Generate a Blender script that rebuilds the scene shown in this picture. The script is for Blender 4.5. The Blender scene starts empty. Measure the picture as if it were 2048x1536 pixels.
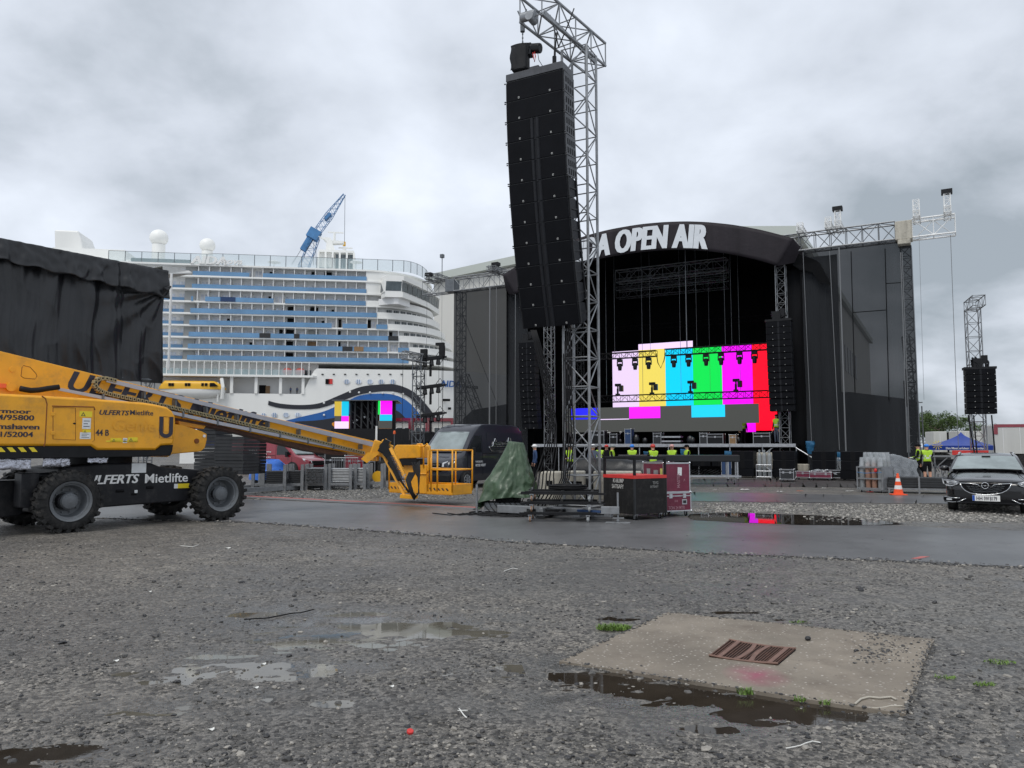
import bpy, math, random
import numpy as np
from mathutils import Vector, Matrix, noise
C = bpy.context.scene.collection
random.seed(7); rs = np.random.RandomState(7)
R = math.radians; PI = math.pi; V = Vector
# ---------------------------------------------------------------- camera, sky, sun, exposure
EYE = 1.65; F = 1540.0; PITCH = math.atan(125/F)
cam = bpy.data.cameras.new('camera'); co = bpy.data.objects.new('camera', cam); C.objects.link(co)
cam.sensor_width = 36; cam.lens = F/2048*36; cam.clip_start = .05; cam.clip_end = 3000
co.location = (0, 0, EYE); co.rotation_euler = (PI/2+PITCH, 0, 0)
bpy.context.scene.camera = co
sc = bpy.context.scene
sc.view_settings.view_transform = 'Standard'; sc.view_settings.look = 'None'; sc.view_settings.gamma = 1; sc.view_settings.exposure = .62
world = bpy.data.worlds.new('World'); sc.world = world; world.use_nodes = True
SUN_EL, SUN_AZ = R(58), R(-35)
def build_world():
    nt = world.node_tree; N = nt.nodes; L = nt.links; N.clear()
    def n(t, **k):
        o = N.new(t)
        for a, b in k.items(): setattr(o, a, b)
        return o
    def mth(op, a, b=None, c=None):
        o = n('ShaderNodeMath', operation=op)
        for i, v in enumerate((a, b, c)):
            if v is None: continue
            if isinstance(v, (int, float)): o.inputs[i].default_value = v
            else: L.new(v, o.inputs[i])
        return o.outputs[0]
    out = n('ShaderNodeOutputWorld'); bg = n('ShaderNodeBackground'); bg.inputs['Strength'].default_value = .1
    sky = n('ShaderNodeTexSky', sky_type='NISHITA'); sky.sun_disc = False; sky.sun_elevation = SUN_EL; sky.sun_rotation = SUN_AZ
    tc = n('ShaderNodeTexCoord'); sp = n('ShaderNodeSeparateXYZ'); L.new(tc.outputs['Generated'], sp.inputs[0])
    X, Y, Z = sp.outputs
    zz = mth('ADD', mth('MAXIMUM', Z, 0), .42)
    cb = n('ShaderNodeCombineXYZ'); L.new(mth('DIVIDE', X, zz), cb.inputs[0]); L.new(mth('DIVIDE', Y, zz), cb.inputs[1])
    def nz(scale, det, rough, dist, off):
        mp = n('ShaderNodeMapping'); mp.inputs['Location'].default_value = off; mp.inputs['Scale'].default_value = (scale, scale, scale)
        L.new(cb.outputs[0], mp.inputs[0])
        o = n('ShaderNodeTexNoise'); o.inputs['Scale'].default_value = 1; o.inputs['Detail'].default_value = det
        o.inputs['Roughness'].default_value = rough; o.inputs['Distortion'].default_value = dist
        L.new(mp.outputs[0], o.inputs['Vector']); return o.outputs['Fac']
    f = mth('ADD', mth('ADD', mth('MULTIPLY', nz(1.5, 2, .5, .1, (3.1, 1.7, 0)), .40), mth('MULTIPLY', nz(4.2, 7, .52, .15, (7.3, 4.2, 0)), .46)), .06)
    def blob(px, py, rad, amt):            # a bright or dark bank of cloud in a direction
        d = V(((px-1024)/F, math.cos(PITCH)-((768-py)/F)*math.sin(PITCH), math.sin(PITCH)+((768-py)/F)*math.cos(PITCH))).normalized()
        vd = n('ShaderNodeVectorMath', operation='DISTANCE'); L.new(tc.outputs['Generated'], vd.inputs[0]); vd.inputs[1].default_value = d
        g = mth('POWER', 2.718, mth('MULTIPLY', mth('POWER', mth('DIVIDE', vd.outputs['Value'], rad), 2), -1))
        return mth('MULTIPLY', g, amt)
    for b in [(500, 300, .28, .035), (820, 430, .12, .07), (120, 330, .14, .06), (700, 30, .2, .04), (200, -60, .2, -.06), (1250, 330, .16, .03), (60, 170, .1, -.05), (450, 210, .12, -.05),
              (1950, 640, .24, -.13), (2080, 500, .14, -.05), (1980, 800, .07, .06), (1650, 350, .2, -.02), (1850, 150, .3, .0), (900, 180, .12, -.05), (1500, 60, .2, -.03)]:
        f = mth('ADD', f, blob(*b))
    cr = n('ShaderNodeValToRGB'); e = cr.color_ramp; e.elements[0].position = .30; e.elements[0].color = (.26, .295, .33, 1)
    e.elements[1].position = .72; e.elements[1].color = (.74, .775, .82, 1)
    m = e.elements.new(.44); m.color = (.46, .495, .55, 1); m = e.elements.new(.56); m.color = (.575, .615, .68, 1)
    L.new(f, cr.inputs[0])
    sc_ = n('ShaderNodeVectorMath', operation='SCALE'); sc_.inputs['Scale'].default_value = 9.6; L.new(cr.outputs[0], sc_.inputs[0])
    mx = n('ShaderNodeMixRGB'); mx.inputs[0].default_value = .96; L.new(sky.outputs[0], mx.inputs[1]); L.new(sc_.outputs[0], mx.inputs[2])
    L.new(mx.outputs[0], bg.inputs[0]); L.new(bg.outputs[0], out.inputs[0])
build_world()
sl = bpy.data.lights.new('sun', 'SUN'); so = bpy.data.objects.new('sun', sl); C.objects.link(so)
sl.energy = 1.1; sl.angle = R(25); sl.color = (1, .97, .92)
so.rotation_euler = (PI/2-SUN_EL, 0, PI-SUN_AZ)   # light comes from high up, a little behind the camera
so.rotation_euler = V((math.sin(R(-150))*math.cos(SUN_EL), math.cos(R(-150))*math.cos(SUN_EL), math.sin(SUN_EL))).to_track_quat('Z', 'Y').to_euler()
# ---------------------------------------------------------------- pixel-to-place helpers (photo pixels 2048x1536)
def ray(px, py):
    u = (px-1024)/F; v = (768-py)/F
    return V((u, math.cos(PITCH)-v*math.sin(PITCH), math.sin(PITCH)+v*math.cos(PITCH)))
def at(px, py, Y):
    d = ray(px, py); return V((0, 0, EYE))+d*(Y/d.y)
def G(px, py, z=0):
    d = ray(px, py); return V((0, 0, EYE))+d*((z-EYE)/d.z)
class Frame:                                # a local frame: x along, y away, z up
    def __init__(s, o, deg):
        s.o = V((o[0], o[1], 0)); s.deg = deg; s.M = Matrix.Translation(s.o)@Matrix.Rotation(R(deg), 4, 'Z'); s.I = s.M.inverted()
    def w(s, x, y, z=0): return s.M@V((x, y, z))
    def hit(s, px, py, y=0):
        e = s.I@V((0, 0, EYE)); d = s.I.to_3x3()@ray(px, py)
        p = e+d*((y-e.y)/d.y); return p.x, p.z
    def hx(s, px, py, x):
        e = s.I@V((0, 0, EYE)); d = s.I.to_3x3()@ray(px, py)
        p = e+d*((x-e.x)/d.x); return p.y, p.z
def sub(o, x, y, deg):                      # a frame with own origin and world angle
    return Frame((x, y), deg)
ID = Matrix.Identity(4)
TF = Frame((at(1340, 893, 46).x, 46), -29.1)
# ---------------------------------------------------------------- materials
def mat(name, col, rough=.6, metal=0, var=None, bump=None, spec=.5, coat=0, emit=0, alpha=1, streak=None, dirt=None):
    m = bpy.data.materials.new(name); m.use_nodes = True; nt = m.node_tree; N = nt.nodes; L = nt.links
    b = N['Principled BSDF']; b.inputs['Base Color'].default_value = (*col, 1); b.inputs['Roughness'].default_value = rough
    b.inputs['Metallic'].default_value = metal; b.inputs['Specular IOR Level'].default_value = spec; b.inputs['Coat Weight'].default_value = coat
    b.inputs['Coat Roughness'].default_value = .05
    if emit: b.inputs['Emission Color'].default_value = (*col, 1); b.inputs['Emission Strength'].default_value = emit
    if alpha < 1: b.inputs['Alpha'].default_value = alpha
    tc = N.new('ShaderNodeTexCoord')
    def nz(s, det=6, rg=.6, vec=None):
        o = N.new('ShaderNodeTexNoise'); o.inputs['Scale'].default_value = s; o.inputs['Detail'].default_value = det; o.inputs['Roughness'].default_value = rg
        L.new(vec or tc.outputs['Object'], o.inputs['Vector']); return o.outputs['Fac']
    src = None
    def mul(fac, lo, hi, prev):
        r = N.new('ShaderNodeMapRange'); r.inputs[1].default_value = .3; r.inputs[2].default_value = .7; r.inputs[3].default_value = lo; r.inputs[4].default_value = hi
        L.new(fac, r.inputs[0]); v = N.new('ShaderNodeVectorMath'); v.operation = 'SCALE'; L.new(r.outputs[0], v.inputs['Scale'])
        if prev is None: v.inputs[0].default_value = col
        else: L.new(prev, v.inputs[0])
        return v.outputs[0]
    if var: src = mul(nz(var[0]), 1-var[1], 1+var[1], src)
    if streak:
        mp = N.new('ShaderNodeMapping'); mp.inputs['Scale'].default_value = (streak[0], streak[0], streak[0]*.06); L.new(tc.outputs['Object'], mp.inputs[0])
        src = mul(nz(1, 4, .6, mp.outputs[0]), 1-streak[1], 1+streak[1]*.6, src)
    if dirt:
        r = N.new('ShaderNodeMapRange'); r.inputs[1].default_value = .5; r.inputs[2].default_value = .75; r.inputs[4].default_value = dirt[2]
        L.new(nz(dirt[0], 8, .7), r.inputs[0]); mx = N.new('ShaderNodeMixRGB'); L.new(r.outputs[0], mx.inputs[0]); mx.inputs[2].default_value = (*dirt[1], 1)
        if src is None: mx.inputs[1].default_value = (*col, 1)
        else: L.new(src, mx.inputs[1])
        src = mx.outputs[0]
    if src is not None:
        L.new(src, b.inputs['Base Color'])
        if emit: L.new(src, b.inputs['Emission Color'])
        if rough > .12:
            r = N.new('ShaderNodeMapRange'); r.inputs[3].default_value = max(.02, rough-.1); r.inputs[4].default_value = min(1, rough+.12); L.new(nz((var or streak or dirt)[0]*1.7), r.inputs[0]); L.new(r.outputs[0], b.inputs['Roughness'])
    if bump:
        bp = N.new('ShaderNodeBump'); bp.inputs['Strength'].default_value = bump[1]; bp.inputs['Distance'].default_value = bump[2] if len(bump) > 2 else .01
        L.new(nz(bump[0], 5), bp.inputs['Height']); L.new(bp.outputs[0], b.inputs['Normal'])
    return m
M = {}
def mk(k, *a, **kw): M[k] = mat(k, *a, **kw)
mk('yellow', (.80, .36, .008), .42, var=(1.6, .12), dirt=(3.6, (.30, .16, .045), .50), coat=.08, bump=(4, .15, .01))
mk('chassis', (.012, .0125, .015), .45, spec=.25, var=(3, .25), dirt=(4, (.09, .085, .08), .35), bump=(30, .15))
mk('black', (.011, .0115, .013), .55, spec=.22, var=(4, .25), bump=(40, .1))
mk('blackgloss', (.008, .0085, .010), .3, spec=.3, var=(5, .2))
mk('tyre', (.022, .022, .022), .75, spec=.25, var=(8, .3), dirt=(7, (.12, .11, .10), .55), bump=(60, .4))
mk('rim', (.12, .13, .14), .5, var=(5, .15), dirt=(6, (.10, .095, .085), .5))
mk('ink', (.022, .020, .035), .45)
mk('white', (.78, .78, .76), .5, var=(5, .05))
mk('stickery', (.80, .62, .02), .4, var=(8, .06)); mk('stickerw', (.70, .72, .72), .4, var=(8, .08))
mk('galv', (.25, .26, .27), .48, .5, var=(7, .2), dirt=(5, (.22, .21, .2), .4))
mk('alu', (.50, .51, .53), .36, .85, var=(6, .14), dirt=(4, (.3, .3, .3), .3))
mk('dalu', (.14, .15, .16), .45, .6, var=(6, .2))
mk('rail', (.40, .40, .43), .38, .35, var=(3, .08))
mk('chain', (.33, .28, .16), .5, .3, var=(30, .35), dirt=(40, (.06, .05, .03), .8))
mk('rust', (.10, .048, .032), .8, var=(14, .35), dirt=(20, (.10, .05, .035), .8), bump=(60, .4))
mk('rubber', (.010, .010, .011), .6, spec=.25)
mk('red', (.60, .035, .03), .5, var=(5, .15))
mk('maroon', (.15, .014, .04), .45, var=(5, .15), dirt=(9, (.25, .12, .14), .25))
mk('concrete', (.46, .43, .36), .85, streak=(5, .3), dirt=(3, (.14, .13, .11), .75), bump=(25, .5, .02))
mk('tarpg', (.052, .09, .050), .38, var=(4, .25), dirt=(6, (.14, .17, .12), .35), bump=(14, .5, .01))
mk('tarpk', (.010, .011, .013), .33, spec=.5, var=(1.2, .25), bump=(6, .3, .02))
mk('tarpb', (.02, .13, .52), .4, var=(4, .2), bump=(9, .5))
mk('grille', (.0045, .005, .0068), .75, spec=.12, bump=(300, .3), var=(2, .2)); mk('cabinet', (.012, .013, .016), .55, spec=.2, var=(5, .15), bump=(120, .25))
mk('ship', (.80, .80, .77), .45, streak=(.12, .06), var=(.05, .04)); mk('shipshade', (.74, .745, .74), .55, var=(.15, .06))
mk('shipdeck', (.33, .34, .34), .7); mk('glassblue', (.11, .25, .43), .2, var=(.12, .25), spec=.7)
mk('shipglass', (.07, .09, .10), .12, var=(.4, .35)); mk('dark', (.006, .006, .007), .7, spec=.15)
mk('muralblue', (.012, .105, .36), .4, var=(.3, .08)); mk('muralblack', (.012, .013, .02), .4); mk('muralorange', (.75, .26, .012), .45)
mk('cranebl', (.05, .17, .36), .5, var=(.5, .2)); mk('boatyellow', (.74, .40, .015), .4, var=(.5, .06))
mk('curtain', (.60, .64, .72), .5, var=(.5, .35)); mk('clearrail', (.46, .58, .60), .15, alpha=.42)
mk('hall', (.62, .61, .57), .7, streak=(.06, .05)); mk('hallroof', (.46, .49, .45), .6)
mk('drape', (.006, .0063, .007), .9, spec=.08, streak=(.7, .35)); mk('fascia', (.022, .0185, .0225), .6, spec=.2, streak=(1.2, .3), bump=(2.5, .5, .05)); mk('lettering', (.62, .65, .68), .5, var=(3, .05))
mk('carpaint', (.0035, .0036, .0045), .2, coat=.7, spec=.4); mk('vanpaint', (.008, .010, .019), .30, coat=.6); mk('redpaint', (.23, .008, .022), .3, coat=.8, var=(2, .12))
mk('screenglass', (.22, .26, .26), .06, var=(1.5, .3), spec=.9); mk('tintglass', (.014, .016, .018), .05, spec=.6)
mk('chrome', (.66, .67, .68), .12, 1); mk('lamp', (.62, .64, .66), .1, .2, var=(25, .4)); mk('plateblue', (.01, .08, .4), .4)
mk('vest', (.40, .64, .03), .6, bump=(20, .3)); mk('vesttape', (.6, .62, .62), .35); mk('clothk', (.010, .010, .012), .85, spec=.1, bump=(20, .5)); mk('clothn', (.02, .05, .13), .8)
mk('skin', (.55, .30, .20), .5); mk('hatblue', (.02, .2, .7), .35); mk('hatred', (.5, .03, .02), .35); mk('hatwhite', (.8, .8, .8), .35); mk('jeans', (.08, .10, .14), .8)
mk('plastic', (.50, .54, .58), .16, alpha=.38, spec=.8, bump=(7, .8, .03)); mk('shrink', (.50, .53, .55), .14, alpha=.5, var=(6, .25), bump=(15, .8, .02))
mk('bottle', (.24, .255, .26), .4, var=(4, .12)); mk('bottlebrown', (.30, .17, .12), .5)
mk('cone', (.85, .09, .015), .45, var=(8, .08)); mk('conew', (.75, .74, .72), .4)
mk('leaf', (.055, .095, .018), .6, var=(1.5, .45)); mk('bark', (.08, .065, .05), .9)
mk('grass', (.11, .19, .03), .6, var=(15, .4)); mk('tentblue', (.006, .035, .25), .35, var=(1, .15), bump=(4, .3, .03))
mk('ply', (.25, .15, .07), .6, var=(8, .2)); mk('crateblack', (.016, .0155, .0155), .65, spec=.2, var=(6, .25), dirt=(8, (.07, .065, .06), .5), bump=(50, .2))
mk('orange', (.8, .12, .02), .35); mk('litterw', (.72, .72, .68), .6, var=(30, .1)); mk('rope', (.42, .39, .33), .9, bump=(80, .5))
mk('blueplastic', (.02, .11, .22), .3, var=(6, .4), bump=(12, .8, .03)); mk('panelgrey', (.035, .037, .040), .6, spec=.25, var=(3, .2), bump=(30, .2)); mk('containerw', (.55, .55, .52), .5, streak=(2, .08))
for k, c in dict(led_white=(.78, .60, .90), led_lilac=(.70, .55, .80), led_yellow=(.72, .58, .10), led_cyan=(.0, .56, .90), led_green=(.0, .66, .07), led_magenta=(.80, .0, .86), led_red=(1, .0, .02), led_blue=(.01, .01, .80), led_grey=(.045, .047, .043), led_gold=(.50, .36, .04), led_teal=(.0, .45, .68)).items():
    mk(k, c, .6, emit=.85, var=(9, .03)); b = M[k].node_tree.nodes['Principled BSDF']; 
    for l in list(b.inputs['Base Color'].links): M[k].node_tree.links.remove(l)
    b.inputs['Base Color'].default_value = (.01, .01, .01, 1)
M['led_grey'].node_tree.nodes['Principled BSDF'].inputs['Emission Strength'].default_value = .8
def scrim_mat(name, a, col):
    m = mat(name, col, .9, streak=(.9, .35), spec=.1); m.node_tree.nodes['Principled BSDF'].inputs['Alpha'].default_value = a; M[name] = m
scrim_mat('scrim', .905, (.026, .028, .031))
# ---------------------------------------------------------------- mesh builder and object helpers
WM = {}
class MB:
    def __init__(s, fr=None):
        s.v = []; s.f = []; s.mi = []; s.T = fr.M if isinstance(fr, Frame) else (fr or ID); s.m = 0
    def add(s, vs, fs, m=None):
        o = len(s.v); T = s.T; s.v += [T@V(p) for p in vs]; s.f += [tuple(i+o for i in f) for f in fs]; s.mi += [s.m if m is None else m]*len(fs); return s
    def b0(s, x0, x1, y0, y1, z0, z1, m=None):
        return s.add([(x0,y0,z0),(x1,y0,z0),(x1,y1,z0),(x0,y1,z0),(x0,y0,z1),(x1,y0,z1),(x1,y1,z1),(x0,y1,z1)], [(3,2,1,0),(4,5,6,7),(0,1,5,4),(1,2,6,5),(2,3,7,6),(3,0,4,7)], m)
    def box(s, c, d, rz=0, ry=0, rx=0, m=None):
        Q = Matrix.Rotation(rz,4,'Z')@Matrix.Rotation(ry,4,'Y')@Matrix.Rotation(rx,4,'X'); c = V(c)
        P = [c+Q@V((x*d[0]/2,y*d[1]/2,z*d[2]/2)) for z in (-1,1) for x,y in ((-1,-1),(1,-1),(1,1),(-1,1))]
        return s.add(P, [(3,2,1,0),(4,5,6,7),(0,1,5,4),(1,2,6,5),(2,3,7,6),(3,0,4,7)], m)
    def beam(s, p, q, w, h, up=(0,0,1), m=None):
        p = V(p); q = V(q); d = (q-p).normalized(); up = V(up)
        if abs(d.dot(up)) > .98: up = V((0,1,0))
        a = d.cross(up).normalized(); b = a.cross(d); P = []
        for c in (p, q): P += [c-a*w/2-b*h/2, c+a*w/2-b*h/2, c+a*w/2+b*h/2, c-a*w/2+b*h/2]
        return s.add(P, [(3,2,1,0),(4,5,6,7),(0,1,5,4),(1,2,6,5),(2,3,7,6),(3,0,4,7)], m)
    def cyl(s, p, q, r, n=8, r2=None, m=None, cap=True):
        p = V(p); q = V(q); r2 = r if r2 is None else r2; d = (q-p)
        if d.length < 1e-6: return s
        d.normalize(); up = V((0,0,1)) if abs(d.z) < .95 else V((1,0,0)); a = d.cross(up).normalized(); b = d.cross(a); P = []
        for c, rr in ((p, r), (q, r2)): P += [c+(a*math.cos(2*PI*i/n)+b*math.sin(2*PI*i/n))*rr for i in range(n)]
        fs = [(i, (i+1)%n, n+(i+1)%n, n+i) for i in range(n)]
        if cap: fs += [tuple(range(n-1,-1,-1)), tuple(range(n, 2*n))]
        return s.add(P, fs, m)
    def path(s, pts, r, n=6, m=None):
        pts = [V(p) for p in pts]; P = []; k = len(pts)
        for i, c in enumerate(pts):
            d = (pts[min(i+1,k-1)]-pts[max(i-1,0)]).normalized(); up = V((0,0,1)) if abs(d.z) < .95 else V((1,0,0)); a = d.cross(up).normalized(); b = d.cross(a)
            rr = r[i] if isinstance(r, (list, tuple)) else r
            P += [c+(a*math.cos(2*PI*j/n)+b*math.sin(2*PI*j/n))*rr for j in range(n)]
        fs = [(i*n+j, i*n+(j+1)%n, (i+1)*n+(j+1)%n, (i+1)*n+j) for i in range(k-1) for j in range(n)]
        return s.add(P, fs+[tuple(range(n-1,-1,-1)), tuple((k-1)*n+j for j in range(n))], m)
    def lathe(s, c, ax, prof, n=24, m=None, cap=True):                 # prof = [(along, radius)]
        c = V(c); d = V(ax).normalized(); up = V((0,0,1)) if abs(d.z) < .95 else V((1,0,0)); a = d.cross(up).normalized(); b = d.cross(a); P = []
        for t, r in prof: P += [c+d*t+(a*math.cos(2*PI*i/n)+b*math.sin(2*PI*i/n))*r for i in range(n)]
        fs = [(i*n+j, i*n+(j+1)%n, (i+1)*n+(j+1)%n, (i+1)*n+j) for i in range(len(prof)-1) for j in range(n)]
        return s.add(P, fs+([tuple(range(n-1,-1,-1)), tuple((len(prof)-1)*n+j for j in range(n))] if cap else []), m)
    def prism(s, poly, y0, y1, m=None):                      # poly in x,z; extruded along y
        n = len(poly)
        return s.add([(x,y0,z) for x,z in poly]+[(x,y1,z) for x,z in poly], [tuple(range(n)), tuple(range(2*n-1,n-1,-1))]+[(i,n+i,n+(i+1)%n,(i+1)%n) for i in range(n)], m)
    def prismz(s, poly, z0, z1, m=None):
        n = len(poly)
        return s.add([(x,y,z0) for x,y in poly]+[(x,y,z1) for x,y in poly], [tuple(range(n-1,-1,-1)), tuple(range(n,2*n))]+[(i,(i+1)%n,n+(i+1)%n,n+i) for i in range(n)], m)
    def grid(s, fn, nu, nv, m=None):
        P = [fn(i/nu, j/nv) for j in range(nv+1) for i in range(nu+1)]
        return s.add(P, [(j*(nu+1)+i, j*(nu+1)+i+1, (j+1)*(nu+1)+i+1, (j+1)*(nu+1)+i) for j in range(nv) for i in range(nu)], m)
    def sphere(s, c, r, n=14, m=None, sc=(1,1,1)):
        k = n//2; c = V(c)
        return s.add([c+V((sc[0]*r*math.sin(PI*j/k)*math.cos(2*PI*i/n), sc[1]*r*math.sin(PI*j/k)*math.sin(2*PI*i/n), sc[2]*r*math.cos(PI*j/k))) for j in range(k+1) for i in range(n)],
            [(j*n+i, (j+1)*n+i, (j+1)*n+(i+1)%n, j*n+(i+1)%n) for j in range(k) for i in range(n)], m)
    def truss(s, p, q, w, h, rc=.025, rw=.012, bay=None, up=(0,0,1), n=5, tri=False, m=None, ends=True):
        p = V(p); q = V(q); L = (q-p).length; d = (q-p)/L; up = V(up)
        if abs(d.dot(up)) > .98: up = V((0,1,0))
        a = d.cross(up).normalized(); b = a.cross(d); bay = bay or w; k = max(1, round(L/bay))
        if tri: cs = [(-w/2,h/2),(w/2,h/2),(0,-h/2)]
        else: cs = [(-w/2,-h/2),(w/2,-h/2),(w/2,h/2),(-w/2,h/2)]
        off = [a*x+b*y for x,y in cs]
        for o in off: s.cyl(p+o, q+o, rc, n, m=m)
        for i in range(k):
            t0 = p+d*L*i/k; t1 = p+d*L*(i+1)/k
            for j in range(len(off)):
                A, B = off[j], off[(j+1)%len(off)]
                if (i+j) % 2: A, B = B, A
                s.cyl(t0+A, t1+B, rw, 4, m=m, cap=False); s.cyl(t0+A, t0+B, rw, 4, m=m, cap=False)
        for j in range(len(off)): s.cyl(q+off[j], q+off[(j+1)%len(off)], rw, 4, m=m, cap=False)
        return s
    def text(s, txt, at_, xdir, up, size, sx=1, bold=0, shear=0, depth=.004, align='LEFT', m=None, warp=None, spacing=1.0):
        cu = bpy.data.curves.new('t', 'FONT'); cu.body = txt; cu.size = size; cu.extrude = 0; cu.offset = min(bold, .012)*size; cu.shear = shear; cu.align_x = align; cu.space_character = spacing
        cu.resolution_u = 3; ob = bpy.data.objects.new('t', cu); C.objects.link(ob)
        dg = bpy.context.evaluated_depsgraph_get(); me = bpy.data.meshes.new_from_object(ob.evaluated_get(dg))
        X = V(xdir).normalized(); U = V(up).normalized(); nn = X.cross(U); A = V(at_); P = []
        for v in me.vertices:
            x, y = v.co.x*sx, v.co.y
            if warp: P.append(V(warp(x, y)))
            else: P.append(A+X*x+U*y+nn*depth)
        fs = [tuple(p.vertices) for p in me.polygons]; s.add(P, fs, m)
        if bold > .012:
            for q, sg in enumerate((-1, 1)):
                dx = sg*(bold-.012)*size*1.1
                if warp: P = [V(warp(v.co.x*sx+dx, v.co.y))-V((0, .0006*(q+1), 0)) for v in me.vertices]
                else: P = [A+X*(v.co.x*sx+dx*sx)+U*v.co.y+nn*(depth+.0004*(q+1)) for v in me.vertices]
                s.add(P, fs, m)
        bpy.data.objects.remove(ob); bpy.data.curves.remove(cu); bpy.data.meshes.remove(me); return s
    def islands(s):
        p = list(range(len(s.v)))
        def f(a):
            while p[a] != a: p[a] = p[p[a]]; a = p[a]
            return a
        for fc in s.f:
            r = f(fc[0])
            for i in fc[1:]: p[f(i)] = r
        g = {}
        for k, fc in enumerate(s.f): g.setdefault(f(fc[0]), []).append(k)
        return list(g.values())
    def each(s, name, mats, parent, limit=100, **kw):       # every separate piece becomes a part of its own
        G_ = s.islands()
        for n_, ks in enumerate(G_):
            if n_ >= limit: ks = [k for g in G_[n_:] for k in g]
            b = MB(); ids = sorted({i for k in ks for i in s.f[k]}); mp = {i: j for j, i in enumerate(ids)}
            b.add([s.v[i] for i in ids], [tuple(mp[i] for i in s.f[k]) for k in ks]); b.mi = [s.mi[k] for k in ks]
            b.build(name, mats, parent, **(dict(kw, kind='stuff') if n_ >= limit else kw))
            if n_ >= limit: break
    def build(s, name, mats, parent=None, label=None, cat=None, group=None, kind=None, smooth=False, bevel=0, origin=None, subsurf=0, solid=0):
        mats = [mats] if not isinstance(mats, (list, tuple)) else mats
        mats = [M[x] if isinstance(x, str) else x for x in mats]
        P = s.v
        if parent is not None: T = WM[parent.name]
        else:
            if origin is None:
                xs = [p.x for p in P]; ys = [p.y for p in P]; zs = [p.z for p in P]; origin = V(((min(xs)+max(xs))/2, (min(ys)+max(ys))/2, min(zs)))
            T = Matrix.Translation(origin)
        I = T.inverted(); me = bpy.data.meshes.new(name); me.from_pydata([I@p for p in P], [], s.f)
        for x in mats: me.materials.append(x)
        if len(mats) > 1: me.polygons.foreach_set('material_index', s.mi)
        if smooth:
            me.polygons.foreach_set('use_smooth', [True]*len(me.polygons))
            if smooth is not True: me.set_sharp_from_angle(angle=R(smooth))
        me.update(); o = bpy.data.objects.new(name, me); C.objects.link(o)
        if parent is not None: o.parent = parent; WM[o.name] = T if False else WM[parent.name]
        else: o.matrix_world = T; WM[o.name] = T
        tag(o, label, cat, group, kind)
        if bevel: b = o.modifiers.new('bevel', 'BEVEL'); b.width = bevel; b.segments = 2; b.limit_method = 'ANGLE'; b.angle_limit = R(40)
        if solid: b = o.modifiers.new('solid', 'SOLIDIFY'); b.thickness = solid
        if subsurf: b = o.modifiers.new('sub', 'SUBSURF'); b.levels = subsurf; b.render_levels = subsurf
        return o
def tag(o, label=None, cat=None, group=None, kind=None):
    if label: o['label'] = label
    if cat: o['category'] = cat
    if group: o['group'] = group
    if kind: o['kind'] = kind
    return o
def thing(name, label, cat, loc, deg=0, group=None):
    o = bpy.data.objects.new(name, None); C.objects.link(o); o.empty_display_size = .2
    o.location = V((loc[0], loc[1], loc[2] if len(loc) > 2 else 0)); o.rotation_euler = (0, 0, R(deg))
    WM[o.name] = Matrix.Translation(o.location)@Matrix.Rotation(R(deg), 4, 'Z'); return tag(o, label, cat, group)
def LF(o):                                  # the frame of a thing, to build its parts in
    f = Frame((0, 0), 0); f.M = WM[o.name]; f.I = f.M.inverted(); return f
def kids(o): return [x for x in C.objects if x.parent == o]
def copy_tree(o, loc, deg=None, label=None, group=None, ks=None):
    r = o.copy(); C.objects.link(r); r.location = loc
    if deg is not None: r.rotation_euler = (0, 0, R(deg))
    if label: r['label'] = label
    if group: r['group'] = group
    for ch in (ks if ks is not None else kids(o)):
        c = ch.copy(); C.objects.link(c); c.parent = r
        for g in kids(ch): d = g.copy(); C.objects.link(d); d.parent = c
    return r
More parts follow.
